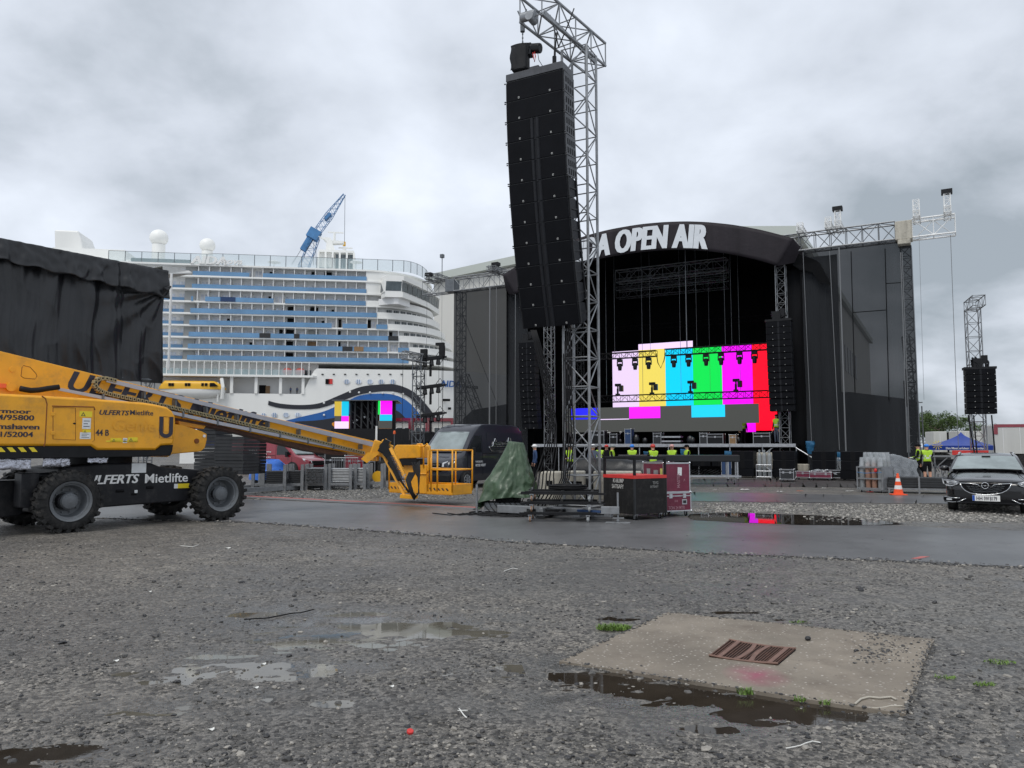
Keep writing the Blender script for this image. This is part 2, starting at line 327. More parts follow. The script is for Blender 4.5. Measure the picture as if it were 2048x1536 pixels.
# ---------------------------------------------------------------- ground
def ground_mat():
    m = bpy.data.materials.new('gravel ground'); m.use_nodes = True; nt = m.node_tree; N = nt.nodes; L = nt.links; b = N['Principled BSDF']
    tc = N.new('ShaderNodeTexCoord'); O = tc.outputs['Object']
    def nz(s, d=6, r=.6):
        o = N.new('ShaderNodeTexNoise'); o.inputs['Scale'].default_value = s; o.inputs['Detail'].default_value = d; o.inputs['Roughness'].default_value = r; L.new(O, o.inputs['Vector']); return o.outputs['Fac']
    def vor(s, f='F1'):
        o = N.new('ShaderNodeTexVoronoi'); o.inputs['Scale'].default_value = s; L.new(O, o.inputs['Vector']); return o
    def mr(x, a, b_, c, d):
        r = N.new('ShaderNodeMapRange'); L.new(x, r.inputs[0])
        for i, q in enumerate((a, b_, c, d)): r.inputs[i+1].default_value = q
        return r.outputs[0]
    def mix(f, a, c, t='MIX'):
        x = N.new('ShaderNodeMixRGB'); x.blend_type = t
        for i, q in ((0, f), (1, a), (2, c)):
            if isinstance(q, (int, float)): x.inputs[i].default_value = q
            elif isinstance(q, tuple): x.inputs[i].default_value = (*q, 1)
            else: L.new(q, x.inputs[i])
        return x.outputs[0]
    v1 = vor(34); v2 = vor(90); v3 = vor(11)
    base = mix(mr(nz(.22, 3), .38, .62, 0, 1), (.092, .087, .081), (.165, .150, .128))
    base = mix(mr(nz(2.5, 5), .4, .65, 0, .6), base, (.062, .058, .053))
    bw = N.new('ShaderNodeRGBToBW'); L.new(v1.outputs['Color'], bw.inputs[0])
    base = mix(1.0, base, mr(bw.outputs[0], .2, .8, .35, 1.9), 'MULTIPLY')
    bw2 = N.new('ShaderNodeRGBToBW'); L.new(v2.outputs['Color'], bw2.inputs[0])
    base = mix(1.0, base, mr(bw2.outputs[0], .2, .8, .65, 1.4), 'MULTIPLY')
    at_ = N.new('ShaderNodeAttribute'); at_.attribute_name = 'wet'; wet = at_.outputs['Fac']
    wetn = mr(nz(3.2, 7, .65), .34, .52, 0, 1)
    mm = N.new('ShaderNodeMath'); mm.operation = 'MULTIPLY'; L.new(wetn, mm.inputs[0]); L.new(wet, mm.inputs[1]); W = mm.outputs[0]
    dry = N.new('ShaderNodeAttribute'); dry.attribute_name = 'dry'
    base = mix(dry.outputs['Fac'], base, mix(mr(bw.outputs[0], .2, .8, 0, 1), (.14, .135, .12), (.36, .34, .30)))
    base = mix(W, base, (.075, .073, .069))
    L.new(base, b.inputs['Base Color'])
    L.new(mix(W, mr(nz(4, 4), .35, .65, .62, .9), (.10, .10, .10)), b.inputs['Roughness'])
    h = N.new('ShaderNodeMath'); h.operation = 'ADD'; L.new(mr(v1.outputs['Distance'], 0, .6, 1, 0), h.inputs[0]); L.new(mr(v2.outputs['Distance'], 0, .6, .4, 0), h.inputs[1])
    bp = N.new('ShaderNodeBump'); bp.inputs['Distance'].default_value = .016; L.new(h.outputs[0], bp.inputs['Height']); L.new(mr(W, 0, 1, 1.0, .10), bp.inputs['Strength'])
    L.new(bp.outputs[0], b.inputs['Normal']); return m
wet_spots = [(690, 1240, 1.5, .55, 1), (820, 1255, .7, .25, 1), (560, 1215, .6, .25, .8), (420, 1310, 1.0, .35, .8), (640, 1330, .9, .3, .8), (380, 1400, .9, .3, .7), (90, 1510, .5, .2, 1), (1230, 1400, .9, .22, 1), (1500, 1420, .9, .25, 1), (1250, 1225, .5, .5, .7), (960, 1330, .8, .3, .5), (150, 1290, .8, .3, .6), (1130, 1330, .5, .3, .9), (250, 1500, .5, .25, .6), (1430, 1450, .5, .2, .9), (1500, 1245, .9, .25, .7), (1650, 1048, 3.4, .5, .9), (1400, 1060, 2.0, 1.2, .5), (1960, 1340, .4, .25, .6)]
WS = [(G(a, b), rx, ry, w) for a, b, rx, ry, w in wet_spots]
def wetf(x, y):
    w = .34+.45*noise.noise(V((x*.45, y*.7, 3)))+.2*noise.noise(V((x*1.6, y*2.2, 8)))
    for c, rx, ry, a in WS:
        d = ((x-c.x)/rx)**2+((y-c.y)/ry)**2
        if d < 9: w = max(w, a*math.exp(-d*.45))
    return max(0, min(1, w))
def dryf(x, y):
    d = 0.0
    for px, py, rx, ry, a in ((1950, 1035, 3.6, 1.6, .75), (1750, 1020, 3.0, .9, .6), (1550, 1018, 3, 1.0, .5), (650, 985, 5, 3, .35), (1500, 990, 3, 2.2, .30), (1980, 1230, 2.0, 1.2, .35), (850, 1120, 2.5, 1.2, .12)):
        c = G(px, py); d = max(d, a*math.exp(-(((x-c.x)/rx)**2+((y-c.y)/ry)**2)*.8))
    return d
dips = [(640, 1275, 1.0, .45, .026), (480, 1340, .9, .35, .024), (860, 1262, .7, .25, .03), (330, 1430, .7, .25, .022), (420, 1330, .6, .2, .024), (1010, 1345, .6, .2, .022), (1290, 1240, .5, .25, .026), (560, 1400, .6, .2, .022), (1200, 1350, .42, .15, .06), (1330, 1376, .45, .16, .06), (1450, 1396, .38, .17, .065), (1560, 1418, .45, .18, .065), (1645, 1420, .22, .08, .04), (1420, 1452, .20, .07, .04), (110, 1500, .34, .13, .05), (0, 1525, .3, .15, .05), (800, 1248, .55, .16, .05), (870, 1262, .3, .10, .045), (500, 1226, .3, .12, .045),
        (700, 1225, .5, .10, .035), (430, 1310, .3, .10, .04), (620, 1340, .38, .12, .035), (270, 1345, .25, .08, .04), (590, 1250, .3, .08, .035), (1010, 1330, .3, .12, .03), (1240, 1235, .4, .2, .035), (1440, 1222, .5, .08, .03), (1520, 1236, .3, .07, .03), (300, 1440, .25, .08, .03), (660, 1400, .25, .08, .03)]
DP = [(G(a, b), rx, ry, w) for a, b, rx, ry, w in dips]
def gz(x, y):
    if y > 9.5: return 0
    z = .005*noise.noise(V((x*.7, y*.7, 0)))+.007*noise.noise(V((x*2.3, y*2.3, 5)))+.005*noise.noise(V((x*6, y*8, 2)))
    d = 0
    for c, rx, ry, a in DP:
        q = ((x-c.x)/rx)**2+((y-c.y)/ry)**2+1.6*noise.noise(V((x*4, y*7, 3)))+.8*noise.noise(V((x*12, y*18, 6)))
        if q < 6: d = max(d, .55*a*math.exp(-max(0, q)*.75))
    return (z-.008-d)*max(0, min(1, (9.5-y)/1.5))
gb = MB()
ys = [-6, 0, 1, 2]+list(np.geomspace(2.3, 9.5, 230))+list(np.linspace(9.8, 30, 60))+list(np.linspace(32, 60, 14))+[80, 120, 200, 400, 800, 1600]
gv = []; gf = []; nx = 260
for j, y in enumerate(ys):
    for i in range(nx+1):
        t = i/nx*2-1; wdt = max(8, y*1.15); x = wdt*(t if abs(t) < .98 else t*(1 if y < 60 else 1.3))
        gv.append((x, y, gz(x, y) if y > 2 else -.008))
for j in range(len(ys)-1):
    for i in range(nx): a = j*(nx+1)+i; gf.append((a, a+1, a+nx+2, a+nx+1))
gb.add(gv, gf); go = gb.build('ground', ground_mat(), kind='structure', smooth=True, origin=V((0, 0, 0)))
for nm, fn in (('wet', wetf), ('dry', dryf)):
    a = go.data.attributes.new(nm, 'FLOAT', 'POINT'); a.data.foreach_set('value', [fn(v.co.x, v.co.y) for v in go.data.vertices])
# water plane outside the quay
# asphalt
asph = mat('wet asphalt', (.110, .110, .112), .36, var=(.35, .28), dirt=(1.3, (.060, .059, .059), .8), bump=(160, .35, .004), spec=.5)
def jag(pts, amp, step=.25):
    out = []
    for i in range(len(pts)):
        a = V(pts[i]); b = V(pts[(i+1) % len(pts)]); n = max(1, int((b-a).length/step))
        for k in range(n):
            p = a.lerp(b, k/n); out.append((p.x+amp*noise.noise(V((p.x*1.7, p.y*1.7, 1)))+amp*.5*noise.noise(V((p.x*7, p.y*7, 1))), p.y+amp*noise.noise(V((p.x*1.7, p.y*1.7, 9)))+amp*.6*noise.noise(V((p.x*8, p.y*8, 3)))))
    return out
near = [G(*p) for p in ((-500, 1018), (0, 1030), (300, 1040), (500, 1045), (770, 1064), (1050, 1086), (1430, 1108), (1750, 1121), (2048, 1136), (2500, 1155))]
far = [G(*p) for p in ((2500, 1076), (2048, 1063), (1800, 1053), (1600, 1046), (1400, 1037), (1200, 1031), (950, 1020), (700, 1008), (500, 1000), (200, 990), (-500, 970))]
def flat(poly, z): 
    b = MB(); b.add([(x, y, z) for x, y in poly], [tuple(range(len(poly)))]); return b
def sheet(a, b_, z, name, m, amp=.10):
    """road between two edge lines, as a strip of quads"""
    def res(l, n):
        L = [0]
        for i in range(len(l)-1): L.append(L[-1]+(l[i+1]-l[i]).length)
        out = []
        for k in range(n+1):
            t = L[-1]*k/n; i = 0
            while i < len(l)-2 and L[i+1] < t: i += 1
            out.append(l[i].lerp(l[i+1], (t-L[i])/max(1e-6, L[i+1]-L[i])))
        return out
    n = 260; A = res(a, n); B = res(b_, n); m_ = MB()
    def jj(p, k): return V((p.x+amp*noise.noise(V((p.x*6, p.y*6, k))), p.y+amp*noise.noise(V((p.x*1.5, p.y*1.5, k)))+amp*.7*noise.noise(V((p.x*7, p.y*7, k))), z))
    P = []
    for i in range(n+1): P += [jj(A[i], 1), jj(A[i].lerp(B[i], .5), 5) if False else V((*A[i].lerp(B[i], .5).xy, z)), jj(B[i], 9)]
    m_.add(P, [(3*i+j, 3*i+3+j, 3*i+4+j, 3*i+1+j) for i in range(n) for j in range(2)])
    o = m_.build(name, m, kind='structure', origin=V((0, 0, 0))); return o
sheet(near, far[::-1], .012, 'road', asph)
sheet([G(*p) for p in ((1200, 1001), (1500, 1004), (1880, 1008), (2048, 1012), (2600, 1020))], [G(*p) for p in ((1200, 985), (1420, 985), (1700, 990), (2048, 994), (2600, 1000))], .010, 'road', asph, .2)
sheet([G(*p) for p in ((1385, 973), (1700, 975), (1900, 975))], [G(*p) for p in ((1385, 958), (1700, 958), (1900, 958))], .008, 'path', mat('dark wet grit', (.055, .05, .048), .5, var=(.5, .3), bump=(40, .5)), .3)
# puddles
def water(name, deep):
    m = mat(name, deep, .02, var=(2.5, .3), spec=.5, bump=(9, .03, .004)); return m
wm = water('puddle water', (.035, .028, .021)); wm2 = water('muddy puddle', (.11, .10, .078))
def puddle(pix, z=.006, m=wm, amp=.05, lab=''):
    w = [(G(*p).x, G(*p).y) for p in pix]; z0 = max(gz(x, y) for x, y in w)
    zz = (sum(gz(x, y) for x, y in w)/len(w)+z) if w[0][1] < 9 else z
    b = flat(jag(w, amp, .06 if w[0][1] < 9 else .2), zz); b.build('puddle', m, kind='structure', origin=V((w[0][0], w[0][1], 0)))
def wplane(pix, z, m): b = MB(); b.add([V((*G(*p).xy, z)) for p in pix], [tuple(range(len(pix)))]); b.build('puddle', m, kind='structure')
wplane([(1080, 1480), (1760, 1480), (1700, 1335), (1100, 1320)], -.0205, wm)
wplane([(-200, 1600), (260, 1545), (240, 1460), (-200, 1475)], -.0205, wm)
wplane([(60, 1425), (1080, 1425), (1000, 1200), (60, 1200)], -.0200, wm2)
wplane([(1160, 1290), (1330, 1222), (1700, 1262), (1700, 1215), (1160, 1215)], -.0200, wm)
puddle([(1375, 1030), (1450, 1026), (1600, 1031), (1700, 1036), (1760, 1042), (1810, 1050), (1700, 1052), (1600, 1051), (1480, 1046), (1380, 1041)], .018, amp=.12)
# concrete slab with drain grate
cslab = mat('slab concrete', (.205, .176, .140), .85, var=(1.2, .28), dirt=(2.6, (.11, .085, .065), .75), bump=(70, .5, .006))
nt = cslab.node_tree; N = nt.nodes; L = nt.links; b = N['Principled BSDF']; src = b.inputs['Base Color'].links[0].from_socket
tc = N.new('ShaderNodeTexCoord'); v = N.new('ShaderNodeTexVoronoi'); v.inputs['Scale'].default_value = 24; L.new(tc.outputs['Object'], v.inputs['Vector'])
r = N.new('ShaderNodeMapRange'); r.inputs[1].default_value = .26; r.inputs[2].default_value = .16; r.inputs[3].default_value = 0; r.inputs[4].default_value = .8; L.new(v.outputs['Distance'], r.inputs[0])
cr = N.new('ShaderNodeValToRGB'); cr.color_ramp.elements[0].color = (.10, .08, .07, 1); cr.color_ramp.elements[1].color = (.60, .56, .50, 1); bw = N.new('ShaderNodeRGBToBW'); L.new(v.outputs['Color'], bw.inputs[0]); L.new(bw.outputs[0], cr.inputs[0])
mx = N.new('ShaderNodeMixRGB'); L.new(r.outputs[0], mx.inputs[0]); L.new(src, mx.inputs[1]); L.new(cr.outputs[0], mx.inputs[2])
# pink spray paint mark in front of the grate (paint on the slab)
pk = G(1512, 1352); vd = N.new('ShaderNodeVectorMath'); vd.operation = 'SUBTRACT'; L.new(tc.outputs['Object'], vd.inputs[0]); vd.inputs[1].default_value = (pk.x, pk.y, 0)
vm = N.new('ShaderNodeVectorMath'); vm.operation = 'MULTIPLY'; vm.inputs[1].default_value = (4.5, 3.6, 0); L.new(vd.outputs[0], vm.inputs[0]); vl = N.new('ShaderNodeVectorMath'); vl.operation = 'LENGTH'; L.new(vm.outputs[0], vl.inputs[0])
nn = N.new('ShaderNodeTexNoise'); nn.inputs['Scale'].default_value = 9; nn.inputs['Detail'].default_value = 7; L.new(tc.outputs['Object'], nn.inputs['Vector'])
s1 = N.new('ShaderNodeMath'); s1.operation = 'SUBTRACT'; s1.inputs[0].default_value = 1.1; L.new(vl.outputs['Value'], s1.inputs[1])
s2 = N.new('ShaderNodeMath'); s2.operation = 'MULTIPLY'; L.new(s1.outputs[0], s2.inputs[0]); L.new(nn.outputs['Fac'], s2.inputs[1]); s2.use_clamp = True
mx2 = N.new('ShaderNodeMixRGB'); L.new(s2.outputs[0], mx2.inputs[0]); L.new(mx.outputs[0], mx2.inputs[1]); mx2.inputs[2].default_value = (.30, .03, .10, 1); L.new(mx2.outputs[0], b.inputs['Base Color'])
SZ = .004
sl_ = [G(1118, 1322, SZ), G(1812, 1428, SZ), G(1866, 1277, SZ), G(1335, 1224, SZ)]
b = MB(); pl = jag([(p.x, p.y) for p in sl_], .016, .03); b.prismz(pl, -.12, SZ)
b.build('pavement', cslab, kind='structure', origin=V((0, 0, 0)), label='weathered square concrete slab around the rusty drain grate')
# grate
g0, g1, g2, g3 = [G(*p, SZ) for p in ((1418, 1314), (1556, 1331), (1592, 1301), (1458, 1283))]
gr = thing('drain_grate', 'rusty iron drain grate sunk in the concrete slab', 'drain grate', ((g0+g2)/2))
def gp(u, v_, dz=0): p = (g0.lerp(g1, u)).lerp(g3.lerp(g2, u), v_); return V((p.x, p.y, SZ+dz-.018*(1-(2*u-1)**2)*.6))
b = MB(); b.add([V((*gp(u, v_).xy, SZ+.002)) for u, v_ in ((0,0),(1,0),(1,1),(0,1))], [(0,1,2,3)]); b.build('pit', 'dark', gr)
b = MB()
for i in range(24):
    u = (i+.5)/24; b.beam(gp(u, 0, .012), gp(u, 1, .012), .008, .014)
b.build('bar_grid', 'rust', gr)
b = MB()
for u0, u1 in ((.16, .16), (.40, .44), (.62, .66), (.88, .88)):
    pts = [gp(u0+(.05*math.sin(k/6*PI*1.0) if u0 in (.40, .62) else 0)*(1 if u0 < .5 else -1), k/6, .021) for k in range(7)]
    for k in range(6): b.beam(pts[k], pts[k+1], .035, .006)
for e in (0, 1):
    b.path([gp(k/8, e, .016) for k in range(9)], .010, 5)
b.build('cross_rib', mat('ruby rust', (.17, .095, .072), .7, var=(20, .25), bump=(60, .3)), gr)
# ---------------------------------------------------------------- loose stones
def stones(n, y0, y1, smin, smax, name, mats, sub_=0, seed=1, reg=None, pw=2.2, tone=(0.5, 1.5)):
    r_ = np.random.RandomState(seed)
    t = (1+5**.5)/2
    iv = np.array([(-1,t,0),(1,t,0),(-1,-t,0),(1,-t,0),(0,-1,t),(0,1,t),(0,-1,-t),(0,1,-t),(t,0,-1),(t,0,1),(-t,0,-1),(-t,0,1)], float)/1.9
    fi = np.array([(0,11,5),(0,5,1),(0,1,7),(0,7,10),(0,10,11),(1,5,9),(5,11,4),(11,10,2),(10,7,6),(7,1,8),(3,9,4),(3,4,2),(3,2,6),(3,6,8),(3,8,9),(4,9,5),(2,4,11),(6,2,10),(8,6,7),(9,8,1)])
    y = 1/(1/y0+(1/y1-1/y0)*r_.rand(n)) if reg is None else None
    if reg is None: x = (r_.rand(n)*2-1)*y*.70
    else: x, y = reg(r_, n)
    keep = np.ones(len(x), bool)
    sx = np.array([(p.x, p.y) for p in sl_])
    if reg is None:
        for a in range(4):
            pass
        ins = np.ones(len(x), bool)
        for a in range(4):
            p, q = sx[a], sx[(a+1)%4]; ins &= ((q[0]-p[0])*(y-p[1])-(q[1]-p[1])*(x-p[0])) > 0
        keep &= ~(ins & (r_.rand(len(x)) > .006))
        nl = np.array([(p.x, p.y) for p in near]); lim = np.interp(x, nl[:,0], nl[:,1]); keep &= (y < lim+.02)
        dn = np.array([noise.noise(V((a*.8+b_*.35, b_*1.1, 44)))+.5*noise.noise(V((a*3, b_*3, 4))) for a, b_ in zip(x, y)]); keep &= r_.rand(len(x)) < .62+1.3*dn
        wv = np.array([wetf(a, b_) for a, b_ in zip(x, y)]); keep &= r_.rand(len(x)) > wv*1.1-.15
    x = x[keep]; y = y[keep]; n = len(x)
    s = smin*(smax/smin)**(r_.rand(n)**pw)*(1+.06*np.clip(y-6, 0, 8)); sc3 = np.stack([s*(.7+.6*r_.rand(n)), s*(.7+.6*r_.rand(n)), s*(.35+.45*r_.rand(n))], 1)
    a = r_.rand(n)*2*PI; ca, sa = np.cos(a), np.sin(a)
    P = iv[None]*(1+.35*(r_.rand(n, 12, 1)-.5))*sc3[:, None]
    X = P[:,:,0]*ca[:,None]-P[:,:,1]*sa[:,None]+x[:,None]; Y_ = P[:,:,0]*sa[:,None]+P[:,:,1]*ca[:,None]+y[:,None]
    tl = r_.rand(n)*.3-.15
    z0 = np.array([gz(p, q) for p, q in zip(x, y)])
    ins = np.ones(n, bool)
    for k in range(4): p, q = sx[k], sx[(k+1)%4]; ins &= ((q[0]-p[0])*(y-p[1])-(q[1]-p[1])*(x-p[0])) > 0
    z0 = np.where(ins, SZ, z0)
    Z = P[:,:,2]+P[:,:,0]*tl[:,None]+(z0+sc3[:,2]*.30)[:,None]
    vv = np.stack([X, Y_, Z], 2).reshape(-1, 3); ff = (fi[None]+12*np.arange(n)[:,None,None]).reshape(-1, 3)
    me = bpy.data.meshes.new(name); me.vertices.add(len(vv)); me.vertices.foreach_set('co', vv.ravel()); me.loops.add(ff.size); me.loops.foreach_set('vertex_index', ff.ravel())
    me.polygons.add(len(ff)); me.polygons.foreach_set('loop_start', np.arange(0, ff.size, 3)); me.polygons.foreach_set('loop_total', np.full(len(ff), 3))
    me.polygons.foreach_set('use_smooth', np.zeros(len(ff), bool))
    at_ = me.attributes.new('tone', 'FLOAT', 'POINT'); at_.data.foreach_set('value', np.repeat(r_.rand(n), 12)); me.update(calc_edges=True)
    me.materials.append(mats); o = bpy.data.objects.new(name, me); C.objects.link(o); o['kind'] = 'stuff'; return o
def stone_mat(lo, mid, hi):
    m = mat('stone', mid, .5, bump=(120, .4, .004)); nt = m.node_tree; N = nt.nodes; L = nt.links; a = N.new('ShaderNodeAttribute'); a.attribute_name = 'tone'
    cr = N.new('ShaderNodeValToRGB'); e = cr.color_ramp; e.elements[0].color = (*lo, 1); e.elements[1].color = (*hi, 1); k = e.elements.new(.72); k.color = (*mid, 1); e.elements[0].position = .1
    L.new(a.outputs['Fac'], cr.inputs[0]); L.new(cr.outputs[0], N['Principled BSDF'].inputs['Base Color']); return m
sm = stone_mat((.022, .022, .024), (.095, .090, .082), (.34, .315, .275))
tag(stones(64000, 2.5, 14, .0045, .017, 'gravel', sm, seed=1), 'dark wet gravel of small crushed stones covering the yard')
tag(stones(1900, 2.5, 10, .017, .032, 'gravel', sm, seed=3, pw=2.0), 'scattered larger stones lying on the gravel')
def regr(cx, cy, rx, ry):
    c = G(cx, cy)
    def f(r_, n):
        a = r_.rand(n)*2*PI; q = np.sqrt(r_.rand(n)); return c.x+np.cos(a)*q*rx, c.y+np.sin(a)*q*ry
    return f
sm2 = stone_mat((.08, .076, .07), (.22, .21, .185), (.44, .41, .37))
def regs(cy0, cy1, cx0, cx1):
    def f(r_, n):
        px = cx0+(cx1-cx0)*r_.rand(n*2); py = cy0+(cy1-cy0)*r_.rand(n*2)
        e = np.minimum(np.minimum(px-cx0, cx1-px)/90, np.minimum(py-cy0, cy1-py)/9)+.5*np.array([noise.noise(V((a*.03, b_*.2, 0))) for a, b_ in zip(px, py)])
        k = e > r_.rand(n*2)*1.0; px = px[k][:n]; py = py[k][:n]
        d = [G(a, b_) for a, b_ in zip(px, py)]; return np.array([q.x for q in d]), np.array([q.y for q in d])
    return f
tag(stones(7000, 0, 0, .012, .028, 'gravel', sm2, seed=5, reg=regs(1006, 1046, 1600, 2060)), 'pale crushed stone around the parked black car')
tag(stones(3500, 0, 0, .012, .028, 'gravel', sm2, seed=6, reg=regs(1006, 1028, 1390, 1620)), 'pale crushed stone beyond the long roadside puddle')
tag(stones(5000, 0, 0, .015, .035, 'gravel', stone_mat((.07,.07,.068), (.15, .145, .13), (.32, .3, .27)), seed=8, reg=regs(965, 1000, 500, 950)), 'gravel strip between the road and the pipe racks')
def regn(r_, n):
    t = r_.rand(n)*(len(near)-1); k = t.astype(int); p = np.array([(q.x, q.y) for q in near]); q = p[k]+(p[k+1]-p[k])*(t-k)[:, None]; q[:, 1] += np.abs(r_.randn(n))*.16-.10; q[:, 0] += r_.randn(n)*.1; return q[:, 0], q[:, 1]
tag(stones(5200, 0, 0, .007, .024, 'gravel', sm, seed=31, reg=regn, pw=1.8), 'loose stones spilled along the near edge of the asphalt')
def rege(r_, n):
    k = r_.randint(0, 4, n); t = r_.rand(n); p = np.array([(q.x, q.y) for q in sl_]); a = p[k]; c_ = p[(k+1) % 4]; q = a+(c_-a)*t[:, None]+r_.randn(n, 2)*.022; return q[:, 0], q[:, 1]
tag(stones(1500, 0, 0, .004, .016, 'gravel', sm, seed=21, reg=rege, pw=1.8), 'grit and small stones crumbled along the edges of the slab')
tag(stones(420, 0, 0, .006, .018, 'gravel', sm, seed=9, reg=regs(1240, 1330, 1690, 1850), pw=2.5), 'dark grit spilled over the right side of the slab')
tag(stones(600, 0, 0, .006, .016, 'gravel', sm, seed=10, reg=regs(1052, 1120, 600, 2040), pw=2), 'crumbs of grit scattered over the asphalt road')
# ---------------------------------------------------------------- small litter, grass
def tuft(px, py, n, r, h, label, z=0):
    c = G(px, py, z); b = MB(); rr = random.Random(px)
    for i in range(n):
        a = rr.random()*2*PI; q = r*math.sqrt(rr.random()); x = c.x+q*1.6*math.cos(a); y = c.y+q*math.sin(a)*.8; hh = h*(.4+.8*rr.random()); l = rr.random()*2*PI; e = hh*(.3+.9*rr.random()); w = .003+.002*rr.random()
        dx, dy = math.cos(l), math.sin(l); zb = max(gz(x, y), z)
        b.add([(x-dy*w, y+dx*w, zb), (x+dy*w, y-dx*w, zb), (x+dx*e*.5+dy*w*.7, y+dy*e*.5-dx*w*.7, zb+hh*.7), (x+dx*e*.5-dy*w*.7, y+dy*e*.5+dx*w*.7, zb+hh*.7), (x+dx*e, y+dy*e, zb+hh*.8)], [(0,1,2,3), (3,2,4)])
    b.build('grass_tuft', 'grass', label=label, cat='grass tuft')
tuft(1228, 1258, 520, .10, .045, 'largest green grass tuft at the back left edge of the concrete slab')
tuft(1492, 1388, 60, .035, .05, 'small bright weed growing from the middle of the slab front edge')
tuft(1600, 1402, 40, .03, .03, 'thin sprig of grass in the puddle right of the bright weed')
tuft(1650, 1408, 36, .03, .03, 'sparse sprig of grass in the puddle next to the frayed rope')
tuft(1596, 1245, 50, .05, .02, 'low grass tuft along the rear edge of the slab')
tuft(1970, 1370, 90, .05, .02, 'low flat grass patch right of the slab')
tuft(1890, 1356, 60, .05, .018, 'small grass patch by the right edge of the slab')
tuft(2000, 1325, 110, .08, .02, 'wide flat grass patch near the right edge of the yard')
def strand(name, pix, r, m, label, cat, z=.008, n=6):
    pts = []
    for i in range(len(pix)-1):
        for k in range(5):
            a = pix[i]; c_ = pix[i+1]; t = k/5; p = G(a[0]*(1-t)+c_[0]*t, a[1]*(1-t)+c_[1]*t, 0); zz = max(gz(p.x, p.y), SZ if z > .03 else -1)
            pts.append((p.x+.004*noise.noise(V((i+t, 0, 1))*3), p.y, zz+r+(z if z < .03 else .002)))
    MB().path(pts, r, n).build(name, m, label=label, cat=cat, smooth=True)
strand('rope', [(1710, 1412), (1722, 1402), (1738, 1398), (1760, 1400), (1782, 1398), (1795, 1404)], .007, 'rope', 'frayed grey rope end lying on the slab front corner', 'rope', .04)
strand('rope', [(1735, 1414), (1752, 1418), (1780, 1414), (1812, 1416)], .005, 'rope', 'short pale rope piece lying in front of the frayed rope', 'rope', .02)
strand('stick', [(488, 1241), (540, 1237), (590, 1226), (636, 1219)], .006, 'dark', 'thin black stick lying across the wet patch', 'stick', .012)
strand('cable_tie', [(915, 1422), (940, 1422)], .003, 'litterw', 'white cable tie lying crosswise of a forked white piece', 'cable tie')
strand('cable_tie', [(918, 1418), (928, 1432), (934, 1438)], .004, 'litterw', 'forked white cable tie lying on gravel in the foreground', 'cable tie')
strand('cable_tie', [(1572, 1497), (1600, 1492), (1625, 1482), (1645, 1486)], .003, 'litterw', 'long curved white cable tie lying near the bottom edge', 'cable tie')
strand('cable_tie', [(1008, 1144), (1025, 1138), (1038, 1140)], .004, 'litterw', 'small bent white cable tie on gravel below the road', 'cable tie')
strand('cable_tie', [(360, 1093), (385, 1095), (400, 1090)], .005, 'litterw', 'white strip on the gravel in front of the yellow lift', 'cable tie')
for px, py, s, lab in ((232, 1321, .022, 'white paper scrap left of the wet patches'), (455, 1097, .05, 'crumpled white scrap on gravel in front of the lift wheel'), (512, 1375, .018, 'small white scrap on the wet patch centre'), (783, 1374, .018, 'white scrap near the middle of the gravel'), (422, 1457, .02, 'white fleck of paper at the lower left'), (527, 1324, .02, 'white fleck beside the wet patch'), (300, 1184, .018, 'tiny white fleck left of the stick')):
    p = G(px, py); b = MB(); b.add([(p.x+s*math.cos(a)*(1+.3*math.sin(3*a)), p.y+s*.6*math.sin(a), gz(p.x, p.y)+.012+.006*math.sin(2*a)) for a in [k*PI/4 for k in range(8)]], [tuple(range(8))]); b.build('paper_scrap', 'litterw', label=lab, cat='litter', solid=.003)
for px, py, m, lab in ((820, 1464, 'red', 'red bottle cap lying on gravel at the bottom'), (1490, 1352, 'red', None)):
    if lab: p = G(px, py); MB().lathe((p.x, p.y, gz(p.x, p.y)+.006), (.2, -.3, 1), [(0, .020), (.012, .020), (.015, .017)], 16).build('plastic_disc', m, label=lab, cat='bottle cap')
p = G(1616, 1281, SZ); b = MB(); b.sphere((p.x, p.y, SZ+.018), .028, 8, sc=(1, .8, .75)); b.build('stone', sm, label='single grey stone lying on the slab behind the grate', cat='stone')
b = MB(); p = G(1845, 1117); b.prismz([(p.x-.22, p.y-.1), (p.x-.12, p.y-.12), (p.x+.16, p.y+.10), (p.x+.05, p.y+.13)], .0125, .0165); b.build('road_mark', mat('faded red paint', (.42, .12, .11), .7, var=(20, .3)), kind='structure')
# ---------------------------------------------------------------- loudspeaker tower (delay tower)
PF = Frame((1.70, 18.8), -27)
tw = thing('speaker_tower', 'tall aluminium lattice tower with projecting top arm holding the big black speaker column', 'lattice tower', PF.w(0, 0, 0), -27)
L_ = LF(tw)
b = MB(L_); b.truss((0, 0, .25), (0, 0, 11.6), .66, .66, .036, .017, bay=.70, up=(0, 1, 0), n=8); b.build('mast', 'galv', tw, smooth=40)
b = MB(L_); b.truss((.04, 1.05, 11.95), (-.42, -1.95, 11.95), .62, .62, .034, .018, bay=.68, n=8)
b.cyl((-.30, -1.95, 11.7), (-.66, -1.95, 11.7), .11, 14); b.cyl((-.40, -2.1, 11.62), (-.40, -1.8, 11.62), .10, 14)
b.beam((-.1, -1.9, 11.72), (.12, .9, 11.72), .05, .09); b.build('top_arm', 'galv', tw, smooth=40)
b = MB(L_)
for x in (-.45, .45): b.b0(x-.09, x+.09, -1.5, 1.5, .08, .26)
for y in (-1.1, 1.1): b.b0(-1.7, 1.15, y-.09, y+.09, .0815, .2585)
b.build('base_frame', 'galv', tw, bevel=.01)
b = MB(L_)
for p in ((-.8, -1.1), (-.9, 1.1)): b.cyl((p[0], p[1], .0), (p[0], p[1], .7), .035, 8); b.b0(p[0]-.15, p[0]+.15, p[1]-.15, p[1]+.15, .012, .03)
